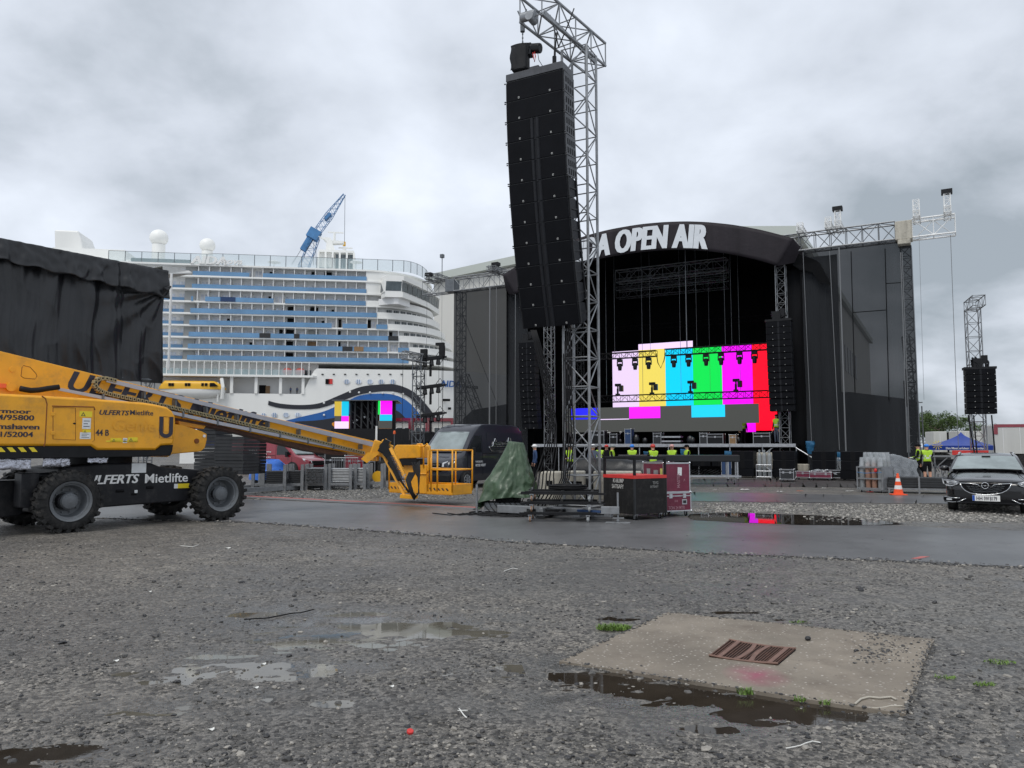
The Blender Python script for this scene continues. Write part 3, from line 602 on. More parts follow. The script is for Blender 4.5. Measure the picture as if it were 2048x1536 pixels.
b.build('jack', 'galv', tw, smooth=40)
# ratchet straps over the arm
b = MB(L_)
for s in (-.32, .32): b.path([(s-.1, -.85, 12.28), (s*.6-.1, -.9, 11.9), (-.15, -.95, 11.35)], .016, 5)
b.build('strap', 'rubber', tw)
# cables running down the mast
b = MB(L_)
for k in range(5):
    x = -.30+.05*k; b.path([(x, -.40-.02*k, 3.9+.3*k), (x+.02, -.42, 2.8), (x-.01+.02*k, -.40, 1.9), (x-.05, -.45, .9), (x-.25, -.7, .25)], .016, 6)
b.build('cable', 'rubber', tw)
b = MB(); 
for k in range(6):
    o = .035*k; pts = [(at(1062+k*2, 660, 18.3)), at(1085+k*3, 760, 18.4), at(1098+k*4-o*30, 850, 18.4), at(1088+k*5, 900, 18.3), at(1072+k*7, 950, 18.2), at(1066+k*8, 985, 18.0), G(1050+k*6, 1028, .05)]
    c = []
    for i in range(len(pts)-1):
        for t in (0, .25, .5, .75): c.append(pts[i].lerp(pts[i+1], t)+V((.02*noise.noise(V((i+t, k, 0))), 0, 0)))
    b.path(c, .017, 6)
b.build('cable_bundle', 'rubber', label='bundle of black cables hanging from the speaker column down past the green tarp', cat='cables', smooth=True)
# the hanging line array
AD = -28; AO = V((.52, 17.65, 0)); AFr = Frame((AO.x, AO.y), AD)
ar = thing('speaker_column', 'huge black hanging line array of twelve curved speaker rows in the foreground', 'speaker array', AFr.w(0, 0, 4.4), AD)
wA = 1.50; hA = .497; z = 10.42; yf = 0.0
b = MB(AFr); b.b0(-.75, .75, -.02, .60, z+.02, z+.20); b.b0(-.12, .12, .0, .9, z+.19, z+.26)
b.build('flying_frame', mat('rigging grey', (.06, .062, .068), .45, .3, var=(6, .2)), ar, bevel=.01)
M['side plate grey'] = mat('side plate grey', (.055, .057, .062), .5, .2, var=(5, .2)); logo = mat('badge', (.42, .42, .40), .4)
for i in range(12):
    th = R(1.5+1.35*i); ct, st = math.cos(th), math.sin(th)
    T = AFr.M@Matrix.Translation((0, yf, z))@Matrix.Rotation(th, 4, 'X')
    # local: x across, y to the back, z up with top front edge at origin
    full = i < 2; b = MB(T); d = .62 if i < 5 else .58
    hb = hA+.004
    prof = [(0, 0), (0, -hb), (d*.55, -hb+.02), (d, -hb*.82), (d, -hb*.12), (d*.55, -.015)]
    n_ = len(prof); P = [(-wA/2, y, zz) for y, zz in prof]+[(wA/2, y, zz) for y, zz in prof]
    b.add(P, [tuple(range(n_)), tuple(range(2*n_-1, n_-1, -1))]+[(k, n_+k, n_+(k+1) % n_, (k+1) % n_) for k in range(n_)])
    cab = b.build('speaker_cabinet', 'cabinet', ar, bevel=.006)
    if full: rects = [(-.735, .735)]
    else: rects = [(-.735, -.10), (.10, .735)]
    for a, c in rects:
        q = MB(T); cv = 10
        def fg(u, v, a=a, c=c):
            x = a+(c-a)*u; e = .012; return (x, -.018 if not full else -.014, -.016-(hb-.03)*v)
        q.b0(a, c, -.020, .004, -hb+.012, -.014); q.build('grille', 'grille', cab, bevel=.008)
    for x in ((-.40, .42)):
        q = MB(T); q.b0(x-.019, x+.019, -.026, -.018, -hb+.045, -hb+.088); q.b0(x-.007, x+.013, -.029, -.0255, -hb+.055, -hb+.075, m=1); q.build('badge', [logo, 'dark'], cab)
    q = MB(T)
    if not full:
        for x in (-.07, .07): q.cyl((x, -.008, -hb+.01), (x, -.008, -.01), .045, 10)
    q.b0(-.10, .10, -.004, .02, -hb, -.001); q.build('centre_panel', 'cabinet', cab)
    for sx in (-1, 1):
        q = MB(T); X = sx*wA/2
        if i < 5:
            q.b0(min(X, X+sx*.022), max(X, X+sx*.022), .03, d-.02, -hb+.005, -.02)
            for r_ in range(2):
                for k in range(4):
                    y0 = .10+k*.12; z0 = -hb+.05+r_*.20; q.b0(min(X+sx*.018, X+sx*.026), max(X+sx*.018, X+sx*.026), y0, y0+.062, z0, z0+.14, m=1)
        else:
            q.b0(min(X, X+sx*.03), max(X, X+sx*.03), .02, .07, -hb, 0); q.b0(min(X, X+sx*.03), max(X, X+sx*.03), d-.09, d-.02, -hb, 0); q.b0(min(X, X+sx*.02), max(X, X+sx*.02), .07, d-.09, -hb*.55, -hb*.47)
        for zz in (-.02, -hb+.03): q.cyl((X+sx*.01, .0, zz), (X+sx*.05, -.0, zz), .016, 6)
        q.build('side_plate', [M['side plate grey'] if i < 5 else M['black'], M['dark']], cab, bevel=.003)
    q = MB(T); q.b0(-.70, .70, -.022, -.016, -.012, -.006); q.build('edge_trim', 'panelgrey', cab)
    yf += hA*st; z -= hA*ct
# chain hoist with its bag
hf = Frame(AFr.w(-.42, .15).xy, -20); h = thing('chain_hoist', 'black chain motor with chain bag hanging between tower arm and speaker column', 'chain hoist', hf.w(0, 0, 10.7), -20)
b = MB(LF(h)); b.grid(lambda u, v: (-.24+.46*u+.02*math.sin(v*9), -.10-.05*math.sin(u*PI), .02+.62*v), 8, 8)
b.b0(-.22, .20, -.14, .12, .0, .60); b.build('chain_bag', 'black', h, bevel=.05, smooth=40)
b = MB(LF(h)); b.cyl((.12, .05, .58), (.50, .0, .50), .12, 12); b.b0(.0, .28, -.08, .14, .36, .66); b.build('motor', 'blackgloss', h, bevel=.02, smooth=40)
b = MB(LF(h))
for k in range(14):
    zz = .62+k*.05; b.cyl((.04, 0, zz), (.04, 0, zz+.045), .012 if k % 2 else .02, 5)
b.cyl((.04, 0, 1.0), (.04, 0, 1.2), .06, 8); b.path([(-.08, 0, 1.55), (.03, 0, 1.25), (.14, 0, 1.55)], .02, 5); b.build('chain', 'dalu', h)
b = MB(LF(h)); b.path([(.32, -.05, .40), (.34, -.06, .25), (.36, -.05, .16), (.38, -.04, .30), (.35, -.03, .45)], .012, 6); b.build('hook_strap', 'red', h, smooth=True)
b = MB(LF(h)); b.path([(.42, 0, .45), (.46, -.02, .2), (.60, .0, -.05), (.66, .05, -.16)], .008, 5); b.build('power_lead', 'rubber', h)
sh = AFr.w(.40, .30, 10.7); b = MB(); b.path([sh, sh+V((.02, .1, .5)), sh+V((.08, .3, 1.0))], .03, 6); b.cyl(sh, sh+V((0, 0, .25)), .05, 8); b.build('sling', 'black', label='short black sling between tower arm and right end of speaker column', cat='sling')
# ---------------------------------------------------------------- cases, casters
def caster(b, x, y, z, r=.055, m=(0, 1), a=0):
    b.cyl((x-.018, y, z+r), (x+.018, y, z+r), r, 12, m=m[0]); b.cyl((x-.022, y, z+r), (x+.022, y, z+r), r*.5, 8, m=m[1])
    b.b0(x-.032, x-.024, y-.03, y+.03, z+r*.8, z+2*r+.02, m=m[1]); b.b0(x+.024, x+.032, y-.03, y+.03, z+r*.8, z+2*r+.02, m=m[1]); b.b0(x-.045, x+.045, y-.045, y+.045, z+2*r+.02, z+2*r+.03, m=m[1])
def flight_case(name, label, fr, w, d, h, z0=0, m='maroon', casters=True, group=None, lid=.3, latches=2, cat='flight case'):
    """road case with its front at y=0 .. d and x from 0 to w in frame fr"""
    t = thing(name, label, cat, fr.w(0, 0, z0), fr.deg, group); Q = LF(t); zb = .125 if casters else 0
    MB(Q).b0(0, w, 0, d, zb, h).build('body', m, t)
    e = .022; b = MB(Q)
    for x in (0, w):
        for y in (0, d): b.b0(x-.004 if x == 0 else x-e, x+e if x == 0 else x+.004, y-.004 if y == 0 else y-e, y+e if y == 0 else y+.004, zb-.002, h+.002)
    for zz in (zb, h):
        for y in (0, d): b.b0(e, w-e, y-.005 if y == 0 else y-e, y+e if y == 0 else y+.005, zz-.004 if zz == zb else zz-e, zz+e if zz == zb else zz+.004)
        for x in (0, w): b.b0(x-.005 if x == 0 else x-e, x+e if x == 0 else x+.005, e, d-e, zz-.004 if zz == zb else zz-e, zz+e if zz == zb else zz+.004)
    zl = h-(h-zb)*lid
    b.b0(.0, w, -.006, .0, zl-.012, zl+.012); b.b0(-.006, 0, 0, d, zl-.012, zl+.012)
    b.build('edge_trim', 'alu', t)
    b = MB(Q)
    for x in (0, w):
        for zz in (zb, h):
            for y in (0, d): b.sphere((x, y, zz), .028, 8)
    b.build('ball_corner', 'chrome', t, smooth=True)
    for k in range(latches):
        x = w*(k+.5)/latches; b = MB(Q); b.b0(x-.045, x+.045, -.012, -.004, zl-.05, zl+.05); b.b0(x-.03, x+.03, -.018, -.011, zl-.02, zl+.02); b.build('latch', 'alu', t)
    b = MB(Q); y = d/2; zz = (zb+zl)/2; b.b0(-.010, -.002, y-.09, y+.09, zz-.06, zz+.06); b.b0(-.016, -.009, y-.05, y+.05, zz-.03, zz+.03, m=1); b.build('handle', ['alu', 'black'], t)
    if casters:
        for x in (.09, w-.09):
            for y in (.09, d-.09): b = MB(Q); caster(b, x, y, 0, .045); b.build('caster', ['rubber', 'alu'], t)
    return t
c1 = Frame(at(1326, 893, 18.25).xy, 25)
t = flight_case('flight_case', 'lower maroon flight case on casters at the foot of the pair beside the black crate', c1, .79, .85, .56, 0, lid=.18)
b = MB(LF(t)); b.text('TON 24 MTR', (.12, -.008, .17), (1, 0, 0), (0, 0, 1), .11, .75, .02); b.text('D\u00b7B', (.30, -.008, .34), (1, 0, 0), (0, 0, 1), .07, .8, .02); b.build('marking', mat('faded stencil', (.38, .20, .24), .7), t)
b = MB(LF(t)); b.b0(.52, .66, -.014, -.005, .28, .40); b.b0(.545, .635, -.019, -.0135, .305, .375, m=1); b.build('handle', ['alu', 'panelgrey'], t)
t = flight_case('flight_case', 'upper maroon flight case with white paper label stacked beside the black crate', c1, .77, .83, .69, .57, casters=False, lid=.0, latches=0)
b = MB(LF(t)); b.text('MASTER', (.46, -.008, .10), (0, 0, 1), (-1, 0, 0), .12, .8, .02); b.text('T4', (.62, -.008, .25), (0, 0, 1), (-1, 0, 0), .07, .8, .02); b.build('marking', M['faded stencil'] if 'faded stencil' in M else mat('faded stencil', (.38, .20, .24), .7), t)
b = MB(LF(t)); b.add([(.40, -.009, .40), (.52, -.009, .39), (.53, -.009, .58), (.41, -.009, .59)], [(0, 1, 2, 3)]); b.build('paper_label', 'stickerw', t, solid=.002)
b = MB(LF(t)); b.b0(-.010, -.003, .52, .66, .35, .55); b.b0(-.010, -.003, .20, .38, .32, .52); b.build('handle', 'alu', t)
b = MB(LF(t)); b.b0(-.008, -.0035, .03, .12, .28, .56); b.build('yellow_label', mat('pale yellow tape', (.6, .6, .15), .5), t)
# black crate
cf = Frame(at(1268, 893, 17.25).xy, 33); t = thing('equipment_crate', 'black plywood crate with red stripe and open top frame on casters', 'crate', cf.w(0, 0, 0), 33); Q = LF(t)
W_, D_ = .98, 1.08
MB(Q).b0(0, W_, 0, D_, .14, .93).build('box', 'crateblack', t, bevel=.008)
b = MB(Q); b.b0(-.004, W_+.004, -.004, D_+.004, .932, 1.005); b.build('red_band', 'red', t)
b = MB(Q)
for x in (0, W_-.05):
    for y in (0, D_-.05): b.b0(x, x+.05, y, y+.05, 1.005, 1.36)
for a in ((0, W_, 0, .05), (0, W_, D_-.05, D_), (0, .05, .05, D_-.05), (W_-.05, W_, .05, D_-.05)): b.b0(*a, 1.3605, 1.42)
b.build('top_frame', 'black', t, bevel=.004)
b = MB(Q)
for x in (-.002, W_-.018):
    b.b0(x, x+.02, -.004, -.001, .14, .93)
b.b0(-.006, .03, -.006, -.001, .14, .93); b.b0(-.006, -.001, -.006, .03, .1405, .93)
b.build('edge_trim', 'panelgrey', t)
for x in (.12, W_-.12):
    for y in (.12, D_-.12): b = MB(Q); caster(b, x, y, 0, .052); b.build('caster', ['rubber', 'alu'], t)
st = mat('white stencil', (.50, .49, .46), .7, var=(30, .3))
b = MB(Q); b.text('KI-BUMP', (-.006, .72, .83), (0, -1, 0), (0, 0, 1), .13, .75, .02); b.text('SATISAFY', (-.006, .76, .70), (0, -1, 0), (0, 0, 1), .13, .75, .02); b.build('stencil', st, t)
b = MB(Q); b.text('TSVG', (.54, -.006, .80), (1, 0, 0), (0, 0, 1), .09, .8, .02); b.text('SATISAFY', (.46, -.006, .72), (1, 0, 0), (0, 0, 1), .075, .8, .02); b.build('stencil', mat('worn stencil', (.24, .24, .23), .8, var=(30, .4)), t)
# concrete ballast blocks
def ballast(px0, px1, py0, py1, Y, deg, dep, label, slot=((.35, .45),)):
    a = at(px0, 893, Y); f = Frame(a.xy, deg); x1 = f.hit(px1, 893, 0)[0]; z1 = f.hit(px0, py0, 0)[1]; z0 = f.hit(px0, py1, 0)[1]
    t = thing('ballast_block', label, 'concrete block', f.w(0, 0, z0), deg, 'concrete ballast blocks at the tower base'); b = MB(f); b.b0(0, x1, 0, dep, z0, z1); b.build('block', 'concrete', t, bevel=.03)
    b = MB(f)
    for s, q in slot: b.b0(x1*s, x1*s+.14, -.003, .02, z0+(z1-z0)*q, z0+(z1-z0)*q+.13)
    b.build('lifting_pocket', 'dark', t); return t
ballast(1186, 1283, 943, 1001, 19.3, -8, .7, 'pale concrete block behind the black crate, right of the lattice mast', ((.22, .72),))
ballast(1080, 1125, 944, 1000, 19.0, -8, .8, 'stained concrete block beside the green tarp, left of the lattice mast', ((.3, .5),))
ballast(1128, 1168, 943, 1003, 19.4, -8, .8, 'narrow concrete block standing inside the foot of the lattice mast', ((.2, .5), (.6, .5)))
# black tarp covered pile behind the blocks
tp = at(1240, 893, 20.6); b = MB(Frame(tp.xy, -10))
b.grid(lambda u, v: (-1.2+2.5*u, -.2+.9*v, .85+.50*math.sin(PI*min(1, v*1.6))**.7*(1-.18*u)+.06*noise.noise(V((u*7, v*6, 1)))), 44, 16); b.grid(lambda u, v: (-1.2+2.5*u, -.2-.05*noise.noise(V((u*12, v*2, 3))), .86-.62*v), 44, 8)
b.build('black_tarp', 'tarpk', label='crumpled black tarp thrown over gear behind the concrete blocks', cat='tarp', smooth=True, solid=.01)
# long case under black cover on steel trolley, right of the maroon cases
f = Frame(at(1392, 893, 34).xy, -8); t = thing('trolley', 'long steel trolley with black covered load behind the maroon cases', 'trolley', f.w(0, 0, 0), -8); b = MB(f)
for x in (-1.0, 1.35, 1.75): b.cyl((x, 0, .25), (x, 0, 1.25), .035, 6); b.cyl((x, .6, .25), (x, .6, 1.25), .035, 6)
b.beam((-1.1, 0, .35), (1.9, 0, .35), .07, .07); b.beam((-1.1, .6, .35), (1.9, .6, .35), .07, .07); b.build('frame', 'alu', t)
for x in (-.9, 1.6): b = MB(f); caster(b, x, 0, 0, .09); b.build('caster', ['rubber', 'alu'], t)
b = MB(f); b.b0(-3.4, 1.85, -.06, .66, .98, 1.28); b.build('covered_load', 'tarpk', t, bevel=.03)
b = MB(f)
for k in range(16): a = k*.7; b.path([(-.6+.1*k+.2*math.cos(a+q), .3+.1*math.sin(a+q), .42+.22*(q/3)) for q in (0, 1, 2, 3)], .03, 5)
b.build('cable_pile', 'rubber', t, smooth=True)
# dollies
dl = Frame(at(1124, 893, 17.35).xy, -6); dols = []
for k in range(3):
    t = thing('dolly', ('bottom dolly of the stack of three black dollies, its wheels on the asphalt', 'middle dolly of the three stacked black dollies', 'topmost black dolly of the stack, carrying a cable coil')[k], 'dolly', dl.w(.02*k-.03, .01*k, .0+.225*k), dl.deg+(0, 1.5, -1)[k], 'stacked black dollies at the tower foot')
    Q = LF(t); b = MB(Q)
    for y in (-.4, .4): b.b0(-.80, .80, y-.035, y+.035, .165, .225)
    for x in (-.72, 0, .66): b.b0(x-.03, x+.03, -.364, .364, .1655, .2245)
    b.b0(-.90, -.80, -.43, -.34, .15, .21); b.b0(.80, .95, -.43, -.36, .165, .195)
    if k == 2: b.path([(.93, -.4, .18), (.93, -.4, .30)], .012, 5); b.b0(-.95, .97, -.445, -.40, .150, .172)
    b.build('frame', 'black', t, bevel=.005)
    for x in (-.66, .60):
        for y in (-.40, .40):
            b = MB(Q); caster(b, x, y, 0, .066); b.build('caster', [mat('caster wheel brown', (.22, .13, .08), .6) if x < 0 else M['bottle'], M['alu']], t)
b = MB(dl)
for k in range(15):
    r0 = .20+.012*(k % 7); zc = .69+.018*(k % 5)+.012*(k//5); ox = .12+.03*noise.noise(V((k, 0, 0))); oy = .03*noise.noise(V((0, k, 0)))
    b.path([(ox+1.55*r0*math.cos(a*PI/10), oy+r0*math.sin(a*PI/10), zc+.014+.02*noise.noise(V((a*.7, k, 0)))) for a in range(21)], .014, 5)
b.build('cable_coil', 'rubber', label='coil of black cable lying on the topmost dolly', cat='cable coil', smooth=True)
# outrigger jack in front of the crate
f = Frame(G(1236, 1047).xy, -12); t = thing('outrigger_jack', 'galvanised screw jack on a flat base plate in front of the black crate', 'outrigger', f.w(0, 0, 0), -12); Q = LF(t)
MB(Q).b0(-.26, .26, -.13, .13, .014, .03).build('base_plate', 'galv', t, bevel=.004)
b = MB(Q); b.cyl((0, 0, .03), (0, 0, .66), .022, 10); b.cyl((0, 0, .05), (0, 0, .12), .035, 8); b.b0(-.11, .13, -.02, .02, .105, .13); b.build('screw', 'galv', t, smooth=40)
b = MB(Q); b.b0(-.36, .03, -.06, .06, .20, .36); b.beam((-.9, .25, .24), (-.36, .03, .24), .08, .05, m=1); b.build('outrigger_beam', ['galv', 'clothn'], t, bevel=.008)
# green tarp
f = Frame(at(1016, 893, 19.4).xy, -8); zt = 1.76; t_ = []
def gt(u, v):
    a = u*2*PI; k = min(1, v*1.06); L0 = .17+.58*k**1.15; R0 = .20+.46*k**.8; c = math.cos(a); s_ = math.sin(a)
    rg = 1-2*abs(noise.noise(V((a*1.1, k*1.6, 5)))); fold = .045*k*(rg**3)+.025*k*(1-2*abs(noise.noise(V((a*2.6+k*2, k*3.2, 9)))))**2+.05*k*math.sin(a*7+3*noise.noise(V((k*2, a*.5, 0))))+.055*k*noise.noise(V((c*2.3, s_*2.3, k*3.3)))*1.6+.03*noise.noise(V((c*6, s_*6, k*9)))
    x = (R0 if c > 0 else L0)*c*(1+fold*2)+(.05*(1-k)-.0)+.12*(1-k); y = (.14+.40*k)*s_*(1+fold*2)
    z = zt-1.36*k-(.32*max(0, -c)**3*max(0, k-.75)*4)+.03*noise.noise(V((a*1.5, 0, k)))*k
    if v == 0: x *= .02; y *= .02
    return (x, y, z+ (.03 if v == 0 else 0))
b = MB(f); b.grid(gt, 190, 80); b.build('green_tarp', 'tarpg', label='wrinkled green tarp draped over a tall stand left of the speaker tower', cat='tarp', smooth=True)
t = thing('cable_stand', 'metal stand full of cables showing under the green tarp', 'stand', f.w(0, 0, 0), -8); b = MB(f)
b.b0(-.55, .55, -.32, .32, .10, .27); b.build('base', 'galv', t, bevel=.01)
b = MB(f); b.b0(-.28, .30, -.25, .25, .28, .62); b.build('cabinet', 'black', t)
b = MB(f); b.cyl((-.72, -.38, .0), (-.72, -.38, .72), .03, 8); b.cyl((-.72, -.38, .0), (-.72, -.38, .03), .14, 12); b.build('jack', 'galv', t)
b = MB(f)
for k in range(9): a = -.5+.12*k; b.path([(a, -.26, .45), (a-.06, -.36, .32), (a+.02*k, -.42, .18), (a+.15, -.50, .05), (a+.35, -.5-.03*k, .03)], .013, 5)
b.build('cables', 'rubber', t, smooth=True)
# cables on the asphalt
b = MB(); rr = random.Random(5)
for k in range(20):
    cx, cy = 985+rr.random()*80, 1026+rr.random()*9; c = G(cx, cy); rx = .25+.5*rr.random(); ry = .12+.15*rr.random(); a0 = rr.random()*6
    b.path([(c.x+rx*math.cos(a0+q*.35)*(1+.15*noise.noise(V((q*.5, k, 0)))), c.y+ry*math.sin(a0+q*.35), .03+.03*rr.random()) for q in range(15)], .013, 5)
for k in range(4): b.path([G(865+30*k, 1026, .025), G(900+20*k, 1030, .025), G(960, 1024+2*k, .03), G(1010, 1029+k, .03), G(1050, 1028, .03)], .012, 5)
b.build('loose_cables', 'rubber', label='tangle of black cables lying on the asphalt by the green tarp', cat='cables', smooth=True)
# red cable ramp
b = MB(); A0 = G(470, 994); A1 = G(955, 1019); n = 42
for k in range(n):
    p = A0.lerp(A1, k/n); q = A0.lerp(A1, (k+.97)/n); d = (q-p).normalized(); w_ = V((-d.y, d.x, 0))
    if w_.y < 0: w_ = -w_
    def P(c, o, z): return c+w_*o+V((0, 0, z))
    b.add([P(p, -.22, .014), P(q, -.22, .014), P(q, -.10, .055), P(p, -.10, .055)], [(0, 1, 2, 3)], 1); b.add([P(p, -.10, .055), P(q, -.10, .055), P(q, .12, .055), P(p, .12, .055), P(q, .24, .014), P(p, .24, .014)], [(0, 1, 2, 3), (3, 2, 4, 5)], 0)
b.build('cable_ramp', [mat('red ramp lid', (.40, .085, .07), .6, var=(2, .25), dirt=(5, (.2, .12, .1), .6)), mat('grey ramp side', (.12, .12, .12), .6, var=(60, .5))], label='long red and grey cable ramp along the far edge of the road', cat='cable ramp')
# ---------------------------------------------------------------- yellow boom lift
BD = 50.3; BF = Frame((-8.45, 14.9), BD)
lift = thing('boom_lift', 'yellow self-propelled boom lift with black chassis and four big tyres', 'boom lift', BF.w(0, 0, 0), BD)
def bp(px, py, y): x, z = BF.hit(px, py, y); return (x, z)
# wheels: one, then copies
def wheel(x, y, side):
    Rr = .60
    b = MB(BF); ax = (0, 1, 0)
    prof = [(.035, .375), (.0, .40), (-.005, .47), (.015, .535), (.06, .565), (.39, .565), (.435, .535), (.45, .47), (.45, .375), (.035, .375)]
    b.lathe((0, 0, Rr), ax, prof, 40, cap=False)
    for k in range(22):
        for hf in (0, 1):
            a = 2*PI*(k+.5*hf)/22; c, s_ = math.cos(a), math.sin(a); y0, y1 = (-.005, .255) if hf == 0 else (.195, .455)
            tw_ = .10
            P = []
            for yy, da in ((y0, tw_ if hf == 0 else 0), (y1, 0 if hf == 0 else tw_)):
                for rr, ww in ((.548, .075), (.602, .052)):
                    for sg in (-1, 1):
                        aa = a+da+sg*ww; P.append((rr*math.cos(aa), yy, Rr+rr*math.sin(aa)))
            b.add(P, [(0, 1, 3, 2), (4, 6, 7, 5), (0, 2, 6, 4), (1, 5, 7, 3), (2, 3, 7, 6), (0, 4, 5, 1)])
            yy = y0 if hf == 0 else y1; P = []
            for rr, ww in ((.47, .05), (.60, .05)):
                for sg in (-1, 1):
                    for dy in (0, .03 if hf == 0 else -.03): aa = a+tw_+sg*ww; P.append((rr*math.cos(aa), yy+dy-(.012 if hf == 0 else -.012)+(.03 if rr > .5 and hf == 0 else 0)-(.03 if rr > .5 and hf else 0), Rr+rr*math.sin(aa)))
            b.add(P, [(0, 2, 6, 4), (1, 5, 7, 3), (0, 4, 5, 1), (2, 3, 7, 6), (4, 6, 7, 5)])
    ty = b.build('tyre', 'tyre', lift, smooth=35)
    b = MB(BF)
    b.lathe((0, 0, Rr), ax, [(-.004, .385), (.005, .37), (.02, .345), (.05, .335), (.06, .31), (.24, .285), (.255, .27), (.26, .15), (.26, .148)], 40, cap=False)
    b.lathe((0, 0, Rr), ax, [(.27, .20), (.26, .19), (.10, .165), (.085, .15), (.06, .145), (.052, .13), (.05, .02)], 28)
    rm = b.build('rim', 'rim', ty, smooth=40)
    b = MB(BF)
    for k in range(10): a = 2*PI*k/10; b.cyl((.225*math.cos(a), .262, Rr+.225*math.sin(a)), (.225*math.cos(a), .222, Rr+.225*math.sin(a)), .017, 6, m=0)
    for k in range(16): a = 2*PI*k/16; b.cyl((.125*math.cos(a), .056, Rr+.125*math.sin(a)), (.125*math.cos(a), .044, Rr+.125*math.sin(a)), .009, 5)
    b.build('wheel_bolts', 'dalu', ty); b = MB(BF); b.b0(-.04, .04, .045, .055, Rr-.03, Rr+.03); b.build('hub_plate', 'rim', ty)
    return ty
ty = wheel(0, 0, 0); tk = kids(ty)
for k in [c for c in tk]: pass
for i, (x, y, rot) in enumerate(((3.12, -.02, .13), (0, 2.65, PI), (3.05, 2.65, PI))):
    c = ty.copy(); C.objects.link(c); c.parent = lift; c.location = (x+(0 if rot < 1 else 0), y, .6 if rot < 1 else 0)
    if rot < 1: c.location = (x, y, 0)
    else: c.rotation_euler = (0, 0, PI); 
    for g in tk: d = g.copy(); C.objects.link(d); d.parent = c
# chassis
b = MB(BF)
zt_ = bp(200, 922, .3)[1]
b.prism([(.35, .42), (.35, 1.02), (-.1, 1.05), (-.1, 1.22), (.55, 1.30), (1.7, 1.30), (1.9, 1.22), (2.9, 1.12), (3.3, 1.10), (3.3, .82), (2.85, .56), (2.7, .46), (.8, .42)], .42, 2.2)
b.prism([(-.35, .35), (-.35, .95), (.3, .95), (.3, .35)], .5, 2.15)
b.prism([(2.85, .42), (2.85, .9), (3.4, .9), (3.4, .42)], .6, 2.1)
ch = b.build('chassis', 'chassis', lift, bevel=.03)
b = MB(BF); b.b0(-.16, .16, .44, .60, .36, .86); b.b0(2.96, 3.28, .44, .60, .36, .86); b.cyl((-.05, .45, .6), (-.05, .1, .6), .16, 16); b.cyl((3.1, .45, .6), (3.1, .1, .6), .16, 16)
b.cyl((-.45, .55, 1.08), (.3, .55, 1.12), .06, 10); b.b0(-.75, -.45, .35, .75, .50, 1.15); b.prism([(-1.0, .3), (-1.0, 1.0), (-.4, 1.0), (-.55, .32)], .9, 1.5)
b.each('axle', 'chassis', lift, bevel=.02, smooth=40)
b = MB(BF); b.cyl((1.0, 1.25, 1.25), (1.0, 1.25, 1.50), .62, 32); b.b0(-1.6, 1.75, .55, 2.0, 1.43, 1.52); b.build('turntable', 'black', lift, smooth=40)
def btext(par, txt, px, py, y, hpx, px_end, m, bold=.02, shear=0, z2=None, name='lettering', lift_=.004):
    """lettering whose baseline starts at photo pixel (px,py) on local plane y and runs to px_end"""
    x0, z0 = bp(px, py, y); x1, z1 = bp(px_end, z2 if z2 else py, y); _, zt = bp(px, py-hpx, y); size = (zt-z0)/.72
    cu = bpy.data.curves.new('t', 'FONT'); cu.body = txt; cu.size = size; cu.shear = shear; ob = bpy.data.objects.new('t', cu); C.objects.link(ob); bpy.context.view_layer.update(); w = ob.dimensions.x
    bpy.data.objects.remove(ob); bpy.data.curves.remove(cu)
    d = V((x1-x0, 0, z1-z0)) if z2 else V((x1-x0, 0, 0)); L0 = d.length; u = V((-d.z, 0, d.x)).normalized()
    b = MB(BF); b.text(txt, (x0, y, z0), d, u, size, L0/w, bold, shear, depth=lift_); return b.build(name, m, par)
btext(ch, 'ULFERTS', 172, 969, .42, 18.5, 274, 'white', .035, .25); btext(ch, 'Mietlifte', 288, 966, .42, 18.5, 373, 'white', .016)
b = MB(BF); x, z = bp(263, 946, .415); b.b0(x, x+.30, .412, .418, z, z+.20); b.build('sticker', 'stickerw', ch)
b = MB(BF); x, z = bp(348, 977, .415); b.b0(x, x+.08, .412, .418, z, z+.10); b.b0(x+.08, x+.34, .412, .418, z, z+.10, m=1); b.build('sticker', ['stickerw', 'stickery'], ch)
b = MB(BF)
for px, py, w, h_ in ((240, 982, .16, .06), (300, 975, .14, .06), (268, 988, .10, .05)): x, z = bp(px, py, .415); b.cyl((x-w/2, .425, z), (x+w/2, .425, z), h_/2, 8); b.b0(x-w/2, x+w/2, .414, .43, z-h_/2, z+h_/2)
b.each('slot', 'dark', ch)
b = MB(BF); x, z = bp(271, 983, .41); b.b0(x-.02, x+.04, .405, .416, z-.03, z+.03); b.build('sticker', 'stickerw', ch)
# tank and foil wrapped parts under the hood
b = MB(BF)
for a, c, z0, z1 in ((-1.5, -.66, 1.22, 1.42), (-.45, .02, 1.26, 1.43), (.35, .72, 1.33, 1.43)):
    b.grid(lambda u, v, a=a, c=c, z0=z0, z1=z1: (a+(c-a)*u, .20+.03*noise.noise(V((u*9, v*3, a))), z0+(z1-z0)*v+.015*noise.noise(V((u*7, 0, a)))), 24, 5)
b.build('foil_wrap', mat('foil', (.55, .56, .62), .25, .8, bump=(18, 1, .03)), lift, smooth=True, solid=.02)
# hood
y0 = .12
low = [(-400, 893), (0, 892), (182, 892), (194, 900), (312, 900), (323, 891), (347, 889.6)]; top = [(351, 870), (352, 850), (351, 832), (345, 822), (334, 814), (310, 808.5), (286, 805), (180, 797), (88, 791.5), (0, 787), (-400, 772)]
H_ = [bp(*p, y0) for p in low+top]
b = MB(BF); b.prism(H_, y0, .80); hd = b.build('engine_hood', 'yellow', lift, bevel=.045, smooth=35)
